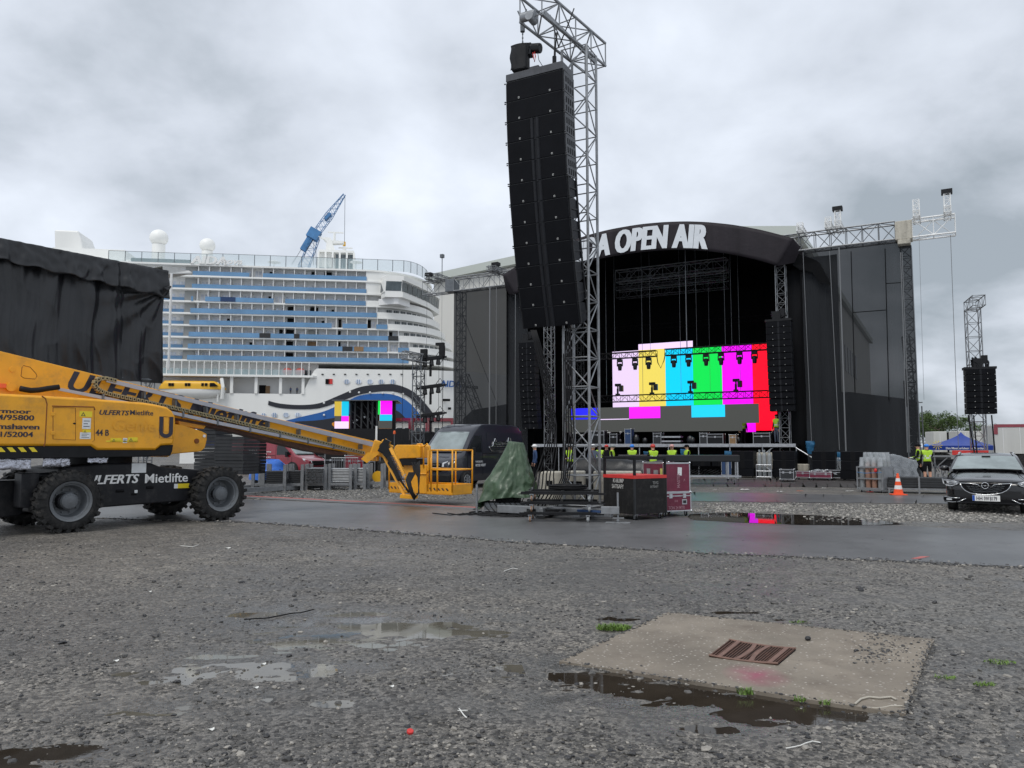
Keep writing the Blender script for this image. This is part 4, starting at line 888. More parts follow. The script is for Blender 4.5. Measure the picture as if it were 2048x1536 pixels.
# top surface further in, rounding to the middle
base = [bp(*p, y0+.03) for p in ((-400, 893), (0, 892), (182, 892), (194, 900), (312, 900), (323, 891), (347, 889.6), (345, 902), (341, 911.5), (200, 915), (0, 918), (-400, 920))]
b = MB(BF); b.prism(base, y0+.03, .95); b.build('lower_skirt', 'black', lift, bevel=.015)
b = MB(BF)
for k in range(10):
    xa, za = bp(-60+21.5*k*1.02, 894, y0); h0 = .075
    if k < 6 or True:
        px = -118+21.8*k; x, z = bp(px, 899.5, y0+.03)
        if px < 72: b.add([(x+.07, y0+.026, z-.04), (x+.16, y0+.026, z-.04), (x+.09, y0+.026, z+.045), (x, y0+.026, z+.045)], [(0, 1, 2, 3)])
b.each('warning_stripe', 'stickery', lift, solid=.002)
# hood panel gaps, door
def line(pts, r=.008, m='dark', name='panel_gap', par=None, y=None):
    y = y0-.001 if y is None else y
    b = MB(BF); b.path([(bp(px, py, y)[0], y, bp(px, py, y)[1]) for px, py in pts], r, 4); return b.build(name, m, par or hd)
ob_ = mat('panel gap orange', (.20, .06, .01), .7)
line([(84, 792), (91, 797), (94, 808), (92, 850), (90, 885), (88, 893)], .010, ob_)
line([(106, 815), (106, 878), (151, 880), (151, 816), (106, 815)], .006, ob_, 'door_gap'); line([(104, 812), (188, 814), (190, 820)], .012, ob_); line([(188, 815), (189, 880), (185, 884)], .005, ob_)
b = MB(BF)
for py in (828, 866): x, z = bp(107, py, y0); b.b0(x-.05, x+.03, y0-.012, y0, z-.035, z+.035)
b.each('hinge', 'yellow', hd, bevel=.005)
b = MB(BF); x, z = bp(149, 847, y0); b.sphere((x, y0, z), .03, 10, sc=(1, .3, .6)); b.build('door_latch', 'black', hd, smooth=True)
sticks = [(159, 822, 184, 834, 1), (165, 836, 181, 858, 0), (165, 859, 181, 865.5, 1), (160, 864.5, 181, 878, 0), (212, 881, 275, 884, 1), (221, 876, 243, 884, 1), (246, 876, 254, 886, 0), (256, 874.5, 275, 884, 1)]
for xa, ya, xb, yb, k in sticks:
    x0, z1 = bp(xa, ya, y0); x1, z0 = bp(xb, yb, y0); b = MB(BF); b.b0(x0, x1, y0-.004, y0-.001, z0, z1)
    w = x1-x0; h_ = z1-z0
    if k == 1 and h_ > .06: cx = x0+w*.3; b.add([(cx-h_*.38, y0-.006, z0+h_*.15), (cx+h_*.38, y0-.006, z0+h_*.15), (cx, y0-.006, z0+h_*.85)], [(0, 1, 2)], 1); b.add([(cx-h_*.2, y0-.0075, z0+h_*.24), (cx+h_*.2, y0-.0075, z0+h_*.24), (cx, y0-.0075, z0+h_*.62)], [(0, 1, 2)], 0)
    if k == 0:
        for q in range(3): b.b0(x0+w*.15, x1-w*(.15+.2*(q % 2)), y0-.006, y0-.004, z0+h_*(.2+.25*q), z0+h_*(.26+.25*q), m=1)
    b.build('sticker', ['stickery' if k else 'stickerw', 'ink'], hd)
btext(hd, 'ULFERTS', 197, 829, y0, 10, 256, 'ink', .03, .25); btext(hd, 'Mietlifte', 259, 829.5, y0, 10, 305, 'ink', .016)
btext(hd, '44 B', 191, 871, y0, 12.5, 217, 'ink', .03)
btext(hd, 'Ovelgoenermoor', -128, 822, y0, 10, 60, 'ink', .035); btext(hd, '04954/95800', -52, 838, y0, 11, 67, 'ink', .03)
btext(hd, 'Wilhelmshaven', -75, 856.5, y0, 11.5, 78, 'ink', .035); btext(hd, '04421/52004', -48, 873, y0, 11, 65, 'ink', .03)
# raised maker's wordmark, same colour as the hood
btext(hd, 'Genie', 222, 861, y0, 25, 308, 'yellow', .01, .1, name='raised_wordmark', lift_=.010)
# U emblem
x0, z1 = bp(319, 833, y0); x1, z0 = bp(345, 876, y0); w = x1-x0; h_ = z1-z0
b = MB(BF); t_ = w*.27; b.b0(x0, x0+t_, y0-.008, y0-.002, z0+h_*.3, z1); b.b0(x1-t_, x1, y0-.008, y0-.002, z0+h_*.3, z1); n = 14; P = []
for k in range(n+1): a = PI+PI*k/n; P += [((x0+x1)/2+w/2*math.cos(a), y0-.008, z0+h_*.3+h_*.3*math.sin(a)), ((x0+x1)/2+(w/2-t_)*math.cos(a), y0-.008, z0+h_*.3+(h_*.3-t_)*math.sin(a))]
b.add(P, [(2*k, 2*k+2, 2*k+3, 2*k+1) for k in range(n)]); b.build('emblem', 'ink', hd)
line([(319, 833), (345, 834.5), (345, 877), (319, 876), (319, 833)], .004, ob_, 'hatch_gap')
line([(327, 833), (338, 834), (338, 864), (327, 864), (327, 833)], .005, ob_, 'hatch_gap')
# upper hood platform between the boom and the hood
b = MB(BF); x, z = bp(0, 787, .8); b.b0(-2.6, 1.2, .80, 2.1, 1.5, z-.05); b.build('turntable_cover', 'yellow', lift, bevel=.05)
b = MB(BF); b.b0(-2.4, 1.9, 1.7, 2.45, 1.45, z-.2); b.build('far_hood', 'yellow', lift, bevel=.06)
# counterweight nose right of the hood
b = MB(BF); N_ = [bp(*p, .85) for p in ((335, 915), (345, 908), (402, 903), (410, 896), (414, 880), (414, 868), (405, 863), (365, 850), (330, 846))]
b.prism(N_, .85, 1.75); nz_ = b.build('boom_cradle', 'yellow', lift, bevel=.02)
b = MB(BF); x, z = bp(393, 882, .85); b.lathe((x, .84, z), (0, 1, 0), [(-.012, .035), (-.012, .055), (.02, .06)], 20); x, z = bp(408, 872, .85); b.cyl((x, .83, z), (x, .86, z), .035, 10, m=1); b.build('pin', [M['panel gap orange'] if 'panel gap orange' in M else ob_, M['white']], nz_)
b = MB(BF); pts = [(355, 838), (372, 836), (400, 842), (412, 852), (408, 858), (360, 852)]; b.prism([bp(*p, 1.0) for p in pts], 1.0, 1.6); b.build('boom_rest', 'yellow', lift, bevel=.015)
# boom
yb = .98; yb2 = 1.42
O = [bp(*p, yb) for p in ((-300, 628), (0, 702), (260, 765.5), (520, 829.5), (746, 881.5), (757, 884), (757, 905), (735, 913), (690, 904), (560, 881), (440, 852), (300, 828), (200, 812), (100, 800), (-300, 760))]
b = MB(BF); b.prism(O, yb, yb2); bm = b.build('boom', 'yellow', lift, bevel=.012)
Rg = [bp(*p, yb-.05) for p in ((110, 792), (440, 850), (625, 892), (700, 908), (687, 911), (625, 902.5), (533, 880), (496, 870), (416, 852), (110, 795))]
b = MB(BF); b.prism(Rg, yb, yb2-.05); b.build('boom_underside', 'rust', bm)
def strip(pts_t, pts_b, ya, yb_, m, name, par, bev=.003):
    b = MB(BF); b.prism([bp(*p, ya) for p in pts_t]+[bp(*p, ya) for p in pts_b[::-1]], ya, yb_); return b.build(name, m, par, bevel=bev)
btext(bm, 'ULFERTS Mietlifte', 128, 778, yb, 41, 530, 'ink', .035, .22, z2=862)
strip([(213, 756), (752, 886)], [(213, 764), (752, 895)], .78, .83, 'rail', 'cable_tray', bm); strip([(117, 775), (207, 792)], [(117, 781), (207, 799)], .78, .83, 'rail', 'cable_tray', bm)
strip([(207, 792), (440, 843), (730, 903)], [(207, 798.5), (440, 850), (730, 909)], .77, .83, 'rail', 'cable_tray', bm)
b = MB(BF)
for px, py in ((207, 791), (367, 826), (436, 841), (501, 855), (561, 867), (617, 879), (668, 890)):
    x, z = bp(px, py, .76); b.b0(x-.02, x+.02, .755, .80, z-.11, z+.03)
for px in range(290, 740, 62): x, z = bp(px, 756+(px-213)*.2412+9, .84); b.b0(x-.02, x+.02, .83, .98, z-.14, z)
b.each('tray_bracket', 'dalu', bm)
b = MB(BF); up_ = []
for k in range(9): a = PI/2+PI*k/8*1.0; up_.append((189+10*math.cos(a)+8, 772-12*math.sin(a)+3))
track = [(232, 762), (215, 757.5), (205, 756)]+[(203+15*math.cos(a), 769+13*math.sin(a)) for a in [PI*1.45-PI*.9*k/7 for k in range(8)]]+[(212, 787)]
low_ = [(212+(728-212)*k/86, 787+(906-787)*(k/86)-3*math.sin(PI*k/86)) for k in range(1, 87)]
pts = [(bp(px, py, .80)[0], bp(px, py, .80)[1]) for px, py in track+low_]
out = [pts[0]]
for p in pts[1:]:
    while math.hypot(p[0]-out[-1][0], p[1]-out[-1][1]) > .085:
        d = math.hypot(p[0]-out[-1][0], p[1]-out[-1][1]); out.append((out[-1][0]+(p[0]-out[-1][0])*.085/d, out[-1][1]+(p[1]-out[-1][1])*.085/d))
for i in range(len(out)-1):
    a, c = V((out[i][0], .815, out[i][1])), V((out[i+1][0], .815, out[i+1][1])); b.beam(a, a.lerp(c, .82), .12, .085, (0, 0, 1)); m_ = a.lerp(c, .4); b.box(m_+V((0, -.063, 0)), (.03, .008, .035), m=1)
b.build('cable_chain', ['chain', 'dark'], bm, bevel=.004)
b = MB(BF); b.path([(bp(px, py, .80)[0], .80, bp(px, py, .80)[1]) for px, py in ((40, 777), (50, 779), (62, 781), (78, 780), (95, 777), (118, 774))], .055, 10); b.build('hose_sleeve', 'rubber', bm, smooth=True)
line([(42, 752), (44, 735), (47, 731), (60, 734), (72, 747), (74, 752), (70, 758), (48, 756), (42, 752)], .006, ob_, 'hatch_gap', bm, yb-.001)
b = MB(BF); x, z = bp(24, 739, yb); b.lathe((x, yb-.005, z), (0, 1, 0), [(-.01, .03), (-.01, .05), (.01, .055)], 14); x, z = bp(20, 774, yb); b.lathe((x, yb-.06, z), (0, 1, 0), [(-.02, .04), (-.02, .09), (.06, .09)], 16)
b.build('pin', 'yellow', bm, smooth=40)
b = MB(BF); x, z = bp(0, 771, .9); b.b0(x-.2, x+.10, .88, .99, z-.04, z+.04); b.build('reflector', 'orange', bm)
# small hazard marks under the boom
b = MB(BF)
# jib and basket
jw = lambda px, py, Y: at(px, py, Y)
Yj = 20.9
b = MB()
b.beam(jw(745, 893, 21.0), jw(782, 905, 21.1), .26, .38); b.prismz([(p.x, p.y) for p in (jw(740, 900, 21.2), jw(755, 900, 20.9), jw(758, 900, 21.2), jw(742, 900, 21.5))], jw(742, 922, 21.2).z, jw(742, 905, 21.2).z)
b.add([jw(735, 905, 20.85), jw(762, 905, 20.85), jw(734, 926, 20.85), jw(722, 918, 20.85)], [(0, 1, 2, 3)]); b.build('boom_head', 'yellow', lift, bevel=.02, solid=.01)
b = MB(); b.cyl(jw(768, 894, 20.6), jw(772, 894, 21.2), .13, 14); b.beam(jw(762, 905, 20.8), jw(776, 880, 20.8), .22, .18); b.cyl(jw(776, 905, 20.6), jw(779, 905, 21.1), .14, 14); b.build('rotary_actuator', 'blackgloss', lift, smooth=40)
b = MB(); b.beam(jw(765, 886, 20.75), jw(775, 882, 20.75), .10, .16); b.build('actuator_cap', 'yellow', lift, bevel=.03)
jd = (jw(827, 996, 20.3)-jw(779, 900, 20.8)); 
b = MB(); b.beam(jw(764, 905, 20.9), jw(811, 994, 20.5), .07, .17, (0, 1, 0)); b.beam(jw(783, 898, 20.7), jw(829, 994, 20.25), .09, .25, (0, 1, 0)); b.beam(jw(804, 992, 20.4), jw(832, 994, 20.3), .3, .10); jb = b.build('jib', 'yellow', lift, bevel=.01)
b = MB(); b.beam(jw(772, 902, 20.7), jw(800, 960, 20.5), .13, .12, (0, 1, 0)); b.beam(jw(776, 925, 20.65), jw(818, 985, 20.35), .05, .05, (0, 1, 0)); b.build('jib_cylinder', 'black', jb, bevel=.01)
p0 = jw(784, 912, 20.55); p1 = jw(818, 984, 20.15); d = (p1-p0); b = MB(); up_ = V((d.z, 0, -d.x)); up_ = V((-d.z, 0, d.x)); b.text('ULFERTS Mietlifte', p0-up_.normalized()*.03, d, up_, .115, 1.0, .03, .2, depth=.06); b.build('lettering', 'ink', jb)
KF = Frame(at(905, 893, 21.8).xy, -35)
bk = lift
def kz(py, Y=21.8): return at(905, py, Y).z
zf, z1_, zm, zr = .30, .58, .99, 1.545; Lb = 2.44; Wb = .91
b = MB(KF); b.b0(-Lb, 0, 0, Wb, zf-.02, zf+.03); b.b0(-Lb, 0, -.005, .015, zf+.0, z1_); b.b0(-Lb, 0, Wb-.015, Wb, zf, z1_); b.b0(-.015, 0.003, .015, Wb-.015, zf+.001, z1_-.001); b.b0(-Lb-.003, -Lb+.015, .015, Wb-.015, zf+.001, z1_-.001); fl = b.build('basket_floor', 'yellow', lift, bevel=.008)
b = MB(KF); r_ = .024
for zz in (zm, zr):
    b.path([(-.78, 0, zz), (0, 0, zz), (0, Wb, zz), (-Lb, Wb, zz), (-Lb, 0, zz), (-Lb+.5, 0, zz)], r_, 8)
for x, y in ((0, 0), (0, Wb), (-.62, Wb), (-.55, 0), (-.78, 0), (-1.6, Wb), (-Lb, 0), (-Lb, Wb), (-.90, 0)): b.cyl((x, y, z1_-.2), (x, y, zr), r_, 8)
b.path([(-1.05, -.03, zr-.5), (-1.05, -.03, 1.62), (-1.12, -.03, 1.72), (-1.3, -.03, 1.72), (-1.36, -.03, 1.6), (-1.36, -.03, .95), (-1.25, -.03, .86), (-.95, -.03, .86)], .022, 8); b.path([(-1.05, -.03, zr+.1), (-.92, -.03, 1.73), (-.84, -.03, 1.62), (-.82, -.03, 1.0), (-.9, -.03, .9)], .022, 8)
b.build('guard_rail', 'yellow', lift, smooth=True)
b = MB(KF)
for k in range(5): x = -.86+.155*k; b.add([(x+.06, -.009, .40), (x+.12, -.009, .40), (x+.06, -.009, .47), (x, -.009, .47)], [(0, 1, 2, 3)])
for k in range(4): x = -2.38+.14*k; b.add([(x+.06, -.009, .40), (x+.12, -.009, .40), (x+.06, -.009, .47), (x, -.009, .47)], [(0, 1, 2, 3)])
b.each('warning_stripe', 'ink', fl, solid=.002)
b = MB(KF); P = [(-2.12, 1.25), (-2.12, 1.55)]+[(-2.0+.0-.12*math.cos(a), 1.58+.12*math.sin(a)) for a in (.3, .8, 1.2, 1.57)]+[(-1.18, 1.70), (-1.10, 1.66), (-1.10, 1.32), (-1.8, 1.30)]
b.prism(P, -.14, .35); b.build('control_console', 'yellow', lift, bevel=.02)
b = MB(KF); b.b0(-2.08, -1.25, -.12, .2, 1.10, 1.3); b.build('console_panel', 'black', lift, bevel=.01)
b = MB(KF); b.b0(-1.85, -.95, -.02, .10, zf, 1.12); b.build('mounting_plate', 'yellow', lift, bevel=.01)
b = MB(KF); b.sphere((-2.12, -.2, 1.12), .10, 14, sc=(1, .7, 1)); b.build('work_light', 'lamp', lift, smooth=True)
b = MB(); rr = random.Random(3)
for k in range(9):
    o = k*1.6; b.path([jw(818+o, 945, 20.2), jw(812+o*.7, 960+o*.3, 20.0), jw(820+o*.5, 985, 20.0), jw(828+o*.3, 1000-o*.6, 20.0), jw(838-o*.1, 985, 20.1), jw(836+o*.3, 955-o, 20.2), jw(826+o, 935-o, 20.5)], .016, 6)
for k in range(5): b.path([jw(822+3*k, 925, 20.6), jw(830+4*(-1)**k, 935, 20.5), jw(826+3*k, 950, 20.4)], .012, 5)
b.build('hoses', 'rubber', lift, smooth=True)
b = MB()
for k in range(8): a = k*.9; b.path([jw(808+3*math.cos(a+q), 948+k*4+3*math.sin(a+q), 20.25) for q in (0, 1, 2)], .012, 5)
b.build('hose_fitting', 'alu', lift)
# ---------------------------------------------------------------- concert stage
def S(px, py, y=0): return TF.hit(px, py, y)
stg = thing('concert_stage', 'large black arched concert stage with white lettering on its roof banner', 'stage', TF.w(0, 0, 0), TF.deg)
yF = -1.0                                   # plane of the roof banner
topp = [(1165, 479), (1190.6, 469.8), (1252, 453), (1313, 445), (1374, 442), (1435, 444.7), (1496.6, 454.5), (1542.5, 463.7), (1587, 477.4)]
TP = [S(*p, yF) for p in topp]; xr = TP[-1][0]; xc = S(1268, 443, yF)[0]; xl = 2*xc-xr; zpk = max(z for x, z in TP); zend = TP[-1][1]
BP = [S(*p, yF) for p in ((1313, 502), (1374, 499.8), (1435, 503.4), (1496.6, 515.7), (1554.7, 531.9))]
def ztop(x): t = abs((x-xc)/(xr-xc)); return zpk-(zpk-zend)*t**2.1
xbr = BP[-1][0]; zb0 = BP[0][1]+.05; zb1 = BP[-1][1]
def zbot(x): t = min(1.1, abs((x-xc)/(xbr-xc))); return zb0-(zb0-zb1)*t**2.2
def fas(u, v):
    x = xl+(xr-xl)*u; s = 1 if x > xc else -1
    xb = xc+(x-xc)*(xbr-xc)/(xr-xc); X = x*(1-v)+xb*v; z = ztop(x)*(1-v)+zbot(xb)*v
    return (X, yF+.03*noise.noise(V((X*1.3, z*.5, 0)))-.02*math.sin(PI*v), z)
b = MB(TF); b.grid(fas, 90, 8); b.build('roof_banner', 'fascia', stg, smooth=True, solid=.03)
# lettering follows the arch
txt = 'AIDA OPEN AIR'; xa = S(1417, 494, yF)[0]; xb = 2*xc-xa; cu = bpy.data.curves.new('t', 'FONT'); cu.body = txt; cu.size = 1; ob = bpy.data.objects.new('t', cu); C.objects.link(ob); bpy.context.view_layer.update(); wt = ob.dimensions.x*1.04
bpy.data.objects.remove(ob); bpy.data.curves.remove(cu)
zc = (S(1230, 462, yF)[1]+S(1230, 500, yF)[1])/2
def warp(x, y):
    X = xb+(xa-xb)*(x/wt); zm = ztop(X)*.5+zbot(X)*.5-.02; return (X+(y-.36)*.20, yF-.13, zm+(y-.36)*1.42/.72)
b = MB(TF); b.text(txt, (0, 0, 0), (1, 0, 0), (0, 0, 1), 1, bold=.072, warp=warp, spacing=1.04); b.build('lettering', 'lettering', stg)
# canopy behind the banner
b = MB(TF); b.grid(lambda u, v: (xl+(xr-xl)*u, yF+.05+12*v, ztop(xl+(xr-xl)*u)-.05-.4*v), 40, 6)
b.build('roof_canopy', 'drape', stg, smooth=True, solid=.05)
for x in (xl, xr):
    s = 1 if x > xc else -1; b = MB(TF); xe = xc+(x-xc)*(xbr-xc)/(xr-xc)
    b.add([(x, yF, ztop(x)), (xe, yF, zbot(xe)), (x+s*.35, .2, zbot(xe)+.4), (x+s*.5, .3, ztop(x)-.7), (x+s*.1, 1.4, ztop(x)-.25)], [(0, 1, 2, 3), (0, 3, 4)]); b.build('roof_wing_flap', 'fascia', stg, solid=.03)
# towers
def tower(x, y, z1, z0=0, w=.52, par=stg, m='galv', nm='tower'):
    b = MB(TF); b.truss((x, y, z0), (x, y, z1), w, w, .028, .014, bay=w*1.05, up=(0, 1, 0), n=5); return b.build(nm, m, par)
xt = S(1563, 600, 0)[0]; tower(xt, 0, zbot(xt)+.2); tower(xt, .0, .01, -.001) if False else None
xtl = S(1099, 780, 0)[0]; tower(xtl, 0, 12)
for x in (xl+.8, xr-.8): tower(x, 9.5, 12, par=stg)
# drapes: back, sides, under the deck
zt = 12.6
def drape(name, p, q, z0, z1, m='drape', n=60, amp=.10, par=stg, f=2.2):
    p = V(p); q = V(q); L_ = (q-p).length; d = (q-p)/L_; nn = V((-d.y, d.x, 0)); b = MB(TF)
    b.grid(lambda u, v: tuple((p+d*L_*u+nn*(amp*math.sin(u*L_*f*2+1.5*math.sin(u*7))*(.4+.6*v))).xy)+(z1+(z0-z1)*v,), n, 4); return b.build(name, m, par, smooth=True, solid=.01)
drape('back_drape', (xl, 10.5, 0), (xr+1, 10.5, 0), 0, ztop(xc)-.5)
drape('side_drape', (xr+.2, 10.4, 0), (xr+.2, -.2, 0), 0, 12.8); drape('side_drape', (xl-.2, -.2, 0), (xl-.2, 10.4, 0), 0, 12.8)
# dark curtain next to the right stage tower, between stage and scrim
xs0 = S(1578, 700, .3)[0]; xs1 = S(1642, 700, .3)[0]
drape('wing_drape', (xs0, .35, 0), (xs1, .35, 0), 0, 11.6, m=mat('dark grey drape', (.010, .0105, .012), .9, spec=.1, streak=(1.2, .3)), n=50, amp=.09)
# deck
zd = S(1340, 888, -1)[1]; xd0 = S(1066, 890, -1)[0]; xd1 = S(1592, 890, -1)[0]
b = MB(TF); b.b0(xd0, xd1, -.98, 10.4, zd-.16, zd); b.build('deck', 'black', stg)
b = MB(TF)
n = 9
for k in range(n): a = xd0+(xd1-xd0)*k/n; c = xd0+(xd1-xd0)*(k+1)/n; b.b0(a+.01, c-.01, -1.03, -.985, zd-.17, zd+.01)
b.build('deck_edge', 'alu', stg)
for k in range(n+1):
    x = xd0+(xd1-xd0)*k/n; b = MB(TF); b.cyl((x, -.9, 0), (x, -.9, zd-.17), .03, 6); b.b0(x-.09, x+.09, -.99, -.81, .0, .02); b.build('deck_leg', 'alu', stg)
b = MB(TF); b.cyl((xd1-.2, -.95, zd-.1), (xd1+2.0, -1.0, .3), .035, 6); b.build('brace', 'alu', stg)
b = MB(TF); b.cyl((xd1-2.1, -.95, .9), (xd1-1.2, -.95, zd-.2), .03, 6); b.build('brace', 'alu', stg)
drape('skirt', (xd0, 0, 0), (xd1, 0, 0), 0, zd-.17, n=50, amp=.05)
# inner roof trusses
for y in (2.5, 5, 7.5):
    b = MB(TF); x0 = S(1235, 545, y)[0]; x1 = S(1455, 540, y)[0]; z = S(1340, 543, 2.5)[1]; b.truss((x0, y, z), (x1, y, z), .7, .8, .035, .018, bay=.8, n=4); b.build('roof_truss', 'dalu', stg)
b = MB(TF); b.truss((xl+.6, 1, 11.0), (xr-.6, 1, 11.0), .5, .5, .03, .015, bay=.8, n=4) if False else b.cyl((xl+1, 3, 11), (xl+1.1, 3, 11), .02, 4); b.build('roof_pipe', 'dalu', stg)
# LED wall
yL = 6.0; lw = thing('led_wall', 'big LED video wall at the back of the stage showing vertical colour bars', 'video wall', TF.w(S(1380, 800, yL)[0], yL, zd), TF.deg)
cols = [(1225, 1277.5, 'led_lilac'), (1277.5, 1331, 'led_yellow'), (1331, 1386, 'led_cyan'), (1386, 1444, 'led_green'), (1444, 1505, 'led_magenta'), (1505, 1541, 'led_red')]
zt_ = S(1535, 684, yL)[1]; zb_ = S(1380, 818, yL)[1]
cells = []
for a, c, m in cols: cells.append((S(a, 750, yL)[0], S(c, 750, yL)[0], zb_, zt_, m))
x0 = S(1277.5, 750, yL)[0]; x1 = S(1386, 750, yL)[0]; zu = S(1331, 685, yL)[1]; cells.append((x0, x1, zt_, zu, 'led_white'))
xr0 = S(1522, 840, yL)[0]; cells.append((xr0, S(1556, 830, yL)[0], S(1530, 861, yL)[1], zb_, 'led_red')); cells.append((S(1495, 850, yL)[0], xr0, S(1500, 864, yL)[1], zb_, 'led_magenta'))
cells[-2] = (S(1511, 840, yL)[0], S(1554, 830, yL)[0], S(1530, 861, yL)[1], zb_, 'led_red'); cells[-1] = (S(1492, 850, yL)[0], S(1511, 850, yL)[0], S(1500, 864, yL)[1], zb_, 'led_magenta')
for x0, x1, z0, z1, m in cells:
    b = MB(TF); b.b0(x0+.002, x1-.002, yL, yL+.08, z0+.002, z1-.002); b.build('led_panel', m, lw)
b = MB(TF)
for x0, x1, z0, z1, m in cells: b.b0(x0+.05, x1-.05, yL+.09, yL+.25, z0+.05, z1-.05)
b.build('wall_frame', 'black', lw)
yR = 2.2; lr = thing('led_riser', 'low dark LED front panel across the stage with blue, magenta and cyan blocks', 'video wall', TF.w(S(1330, 860, yR)[0], yR, zd), TF.deg)
z1 = S(1330, 812, yR)[1]; z0 = S(1330, 863, yR)[1]; zmid = S(1500, 846, yR)[1]
xA, xB, xC = S(1128, 840, yR)[0], S(1484, 850, yR)[0], S(1517.5, 830, yR)[0]
b = MB(TF); b.add([(xA, yR, z0), (xB, yR, z0), (xB, yR, zmid), (xC, yR, zmid), (xC, yR, z1), (xA, yR, z1)], [(0, 1, 2, 3, 4, 5)]); b.build('led_panel', 'led_grey', lr, solid=.08)
for a, c, t, bt, m in ((1143, 1200, 815, 832, 'led_blue'), (1258.5, 1320.5, 812.5, 829.5, 'led_magenta'), (1383, 1450, 810.5, 828, 'led_cyan')):
    b = MB(TF); xa_, xb_ = S(a, 820, yR)[0], S(c, 820, yR)[0]; b.b0(xa_, xb_, yR-.02, yR-.004, z1-.75, z1-.01); b.build('led_panel', m, lr)
b = MB(TF); b.b0(S(1200, 830, yR)[0], S(1258, 830, yR)[0], yR-.02, yR-.004, z1-.80, z1-.75); b.build('led_line', 'led_white', lr)
# lighting trusses
def ltruss(px0, px1, py, y, w, label, name='lighting_truss', h=None, m='dalu'):
    x0, z = S(px0, py, y); x1 = S(px1, py, y)[0]; t = thing(name, label, 'truss', TF.w((x0+x1)/2, y, z), TF.deg); b = MB(TF)
    b.truss((x0, y, z), (x1, y, z), w, h or w, .025, .013, bay=w*1.1, n=4); b.build('lattice', m, t)
    return x0, x1, z, t
a = ltruss(1195, 1313, 714, 1.8, .36, 'short black lighting truss hanging over the left of the LED wall, three lamps below it', m='black'); ZA = a[2]
c = ltruss(1331, 1536, 705, 1.8, .40, 'long black lighting truss hanging over the right of the LED wall, six lamps below it', m='black'); ZB = c[2]
d_ = ltruss(1128, 1537, 801, 3.2, .42, 'lower black truss across the LED wall carrying the upright moving lights', m='black'); ZC = d_[2]
ltruss(1120, 1560, 668, 8.0, .35, 'dim upper truss in the dark rear of the stage', m='dark')
b = MB(TF); x0 = S(1313, 712, 1.8)[0]; x1 = S(1331, 705, 1.8)[0]; b.path([(x0, 1.8, ZA), (x0+.1, 1.75, ZA-.6), ((x0+x1)/2, 1.7, ZA-.95), (x1-.1, 1.75, ZA-.5), (x1, 1.8, ZB)], .03, 5)
b.build('cable_loop', 'rubber', label='black cable drooping between the two upper lighting trusses', cat='cable')
# chains and ropes hanging from the roof
b_i = 0
for px, y, r, pz in ((1229, 1.8, .012, ZA), (1212, 2.2, .014, ZC), (1284, 2, .012, ZC), (1300, 1.8, .010, ZA), (1360, 2, .012, ZC), (1373, 1.4, .035, ZB), (1393, 1.8, .010, ZB), (1450, 2, .012, ZB), (1463, 1.8, .010, ZB), (1478, 3.2, .012, ZC), (1418, 3.2, .008, ZC)):
    x = S(px, 650, y)[0]; b = MB(TF); b.cyl((x, y, pz+.2), (x, y, ztop(x)-.6), r, 5); b.build('hanging_chain', 'dalu', stg)
# moving lights
def moving_light(x, y, z, up, rot, label, src=None):
    if src is None:
        t = thing('stage_light', label, 'stage light', TF.w(x, y, z), TF.deg, 'moving lights on the stage trusses'); Q = LF(t)
        b = MB(Q); b.b0(-.16, .16, -.13, .13, -.16, 0); b.build('base', 'black', t, bevel=.01)
        b = MB(Q); b.b0(-.19, -.15, -.06, .06, -.46, -.1605); b.b0(.15, .19, -.06, .06, -.46, -.1605); b.b0(-.149, .149, -.05, .05, -.19, -.161); b.build('yoke', 'black', t)
        b = MB(Q); b.lathe((0, 0, -.28), (0, 0, -1), [(0, .09), (.05, .14), (.30, .13), (.42, .11), (.45, .10)], 14); b.build('head', 'blackgloss', t, smooth=40)
        return t
    return copy_tree(src, TF.w(x, y, z), label=label)
names = ['first lamp from the left under the short stage truss', 'middle lamp of the three under the short stage truss', 'third lamp from the left under the short stage truss', 'leftmost lamp under the long stage truss, before the cyan bar', 'second lamp under the long stage truss, at the right of the cyan bar', 'third lamp under the long stage truss, before the green bar', 'fourth lamp under the long stage truss, between green and magenta', 'fifth lamp under the long stage truss, before the magenta bar', 'rightmost lamp under the long stage truss, before the red bar']
src = None
for k, px in enumerate((1239.5, 1270, 1297, 1347.5, 1377, 1412, 1442, 1479, 1509)):
    zz = (ZA if k < 3 else ZB)-.24; x = S(px, 715, 1.8)[0]; o = moving_light(x, 1.8, zz, 0, 0, names[k], src); src = src or o
src2 = None
for k, px in enumerate((1235.5, 1304, 1381, 1472)):
    x = S(px, 790, 3.2)[0]; lab = ('upright moving light before the lilac bar', 'upright moving light before the yellow bar', 'upright moving light before the cyan bar', 'upright moving light before the magenta bar')[k]
    if src2 is None:
        t = thing('stage_light', lab, 'stage light', TF.w(x, 3.2, ZC+.22), TF.deg, 'upright moving lights on the lower truss'); Q = LF(t); b = MB(Q); b.cyl((0, 0, 0), (0, 0, .45), .07, 8); b.b0(-.13, .13, -.1, .1, .0, .12); b.build('base', 'black', t)
        b = MB(Q); b.b0(-.17, .22, -.1, .1, .60, .78); b.b0(-.03, .05, -.05, .05, .44, .60); b.build('yoke', 'black', t, bevel=.02); b = MB(Q); b.b0(.12, .38, -.12, .12, .25, .66); b.build('head', 'blackgloss', t, bevel=.03); src2 = t
    else: copy_tree(src2, TF.w(x, 3.2, ZC+.22), label=lab)
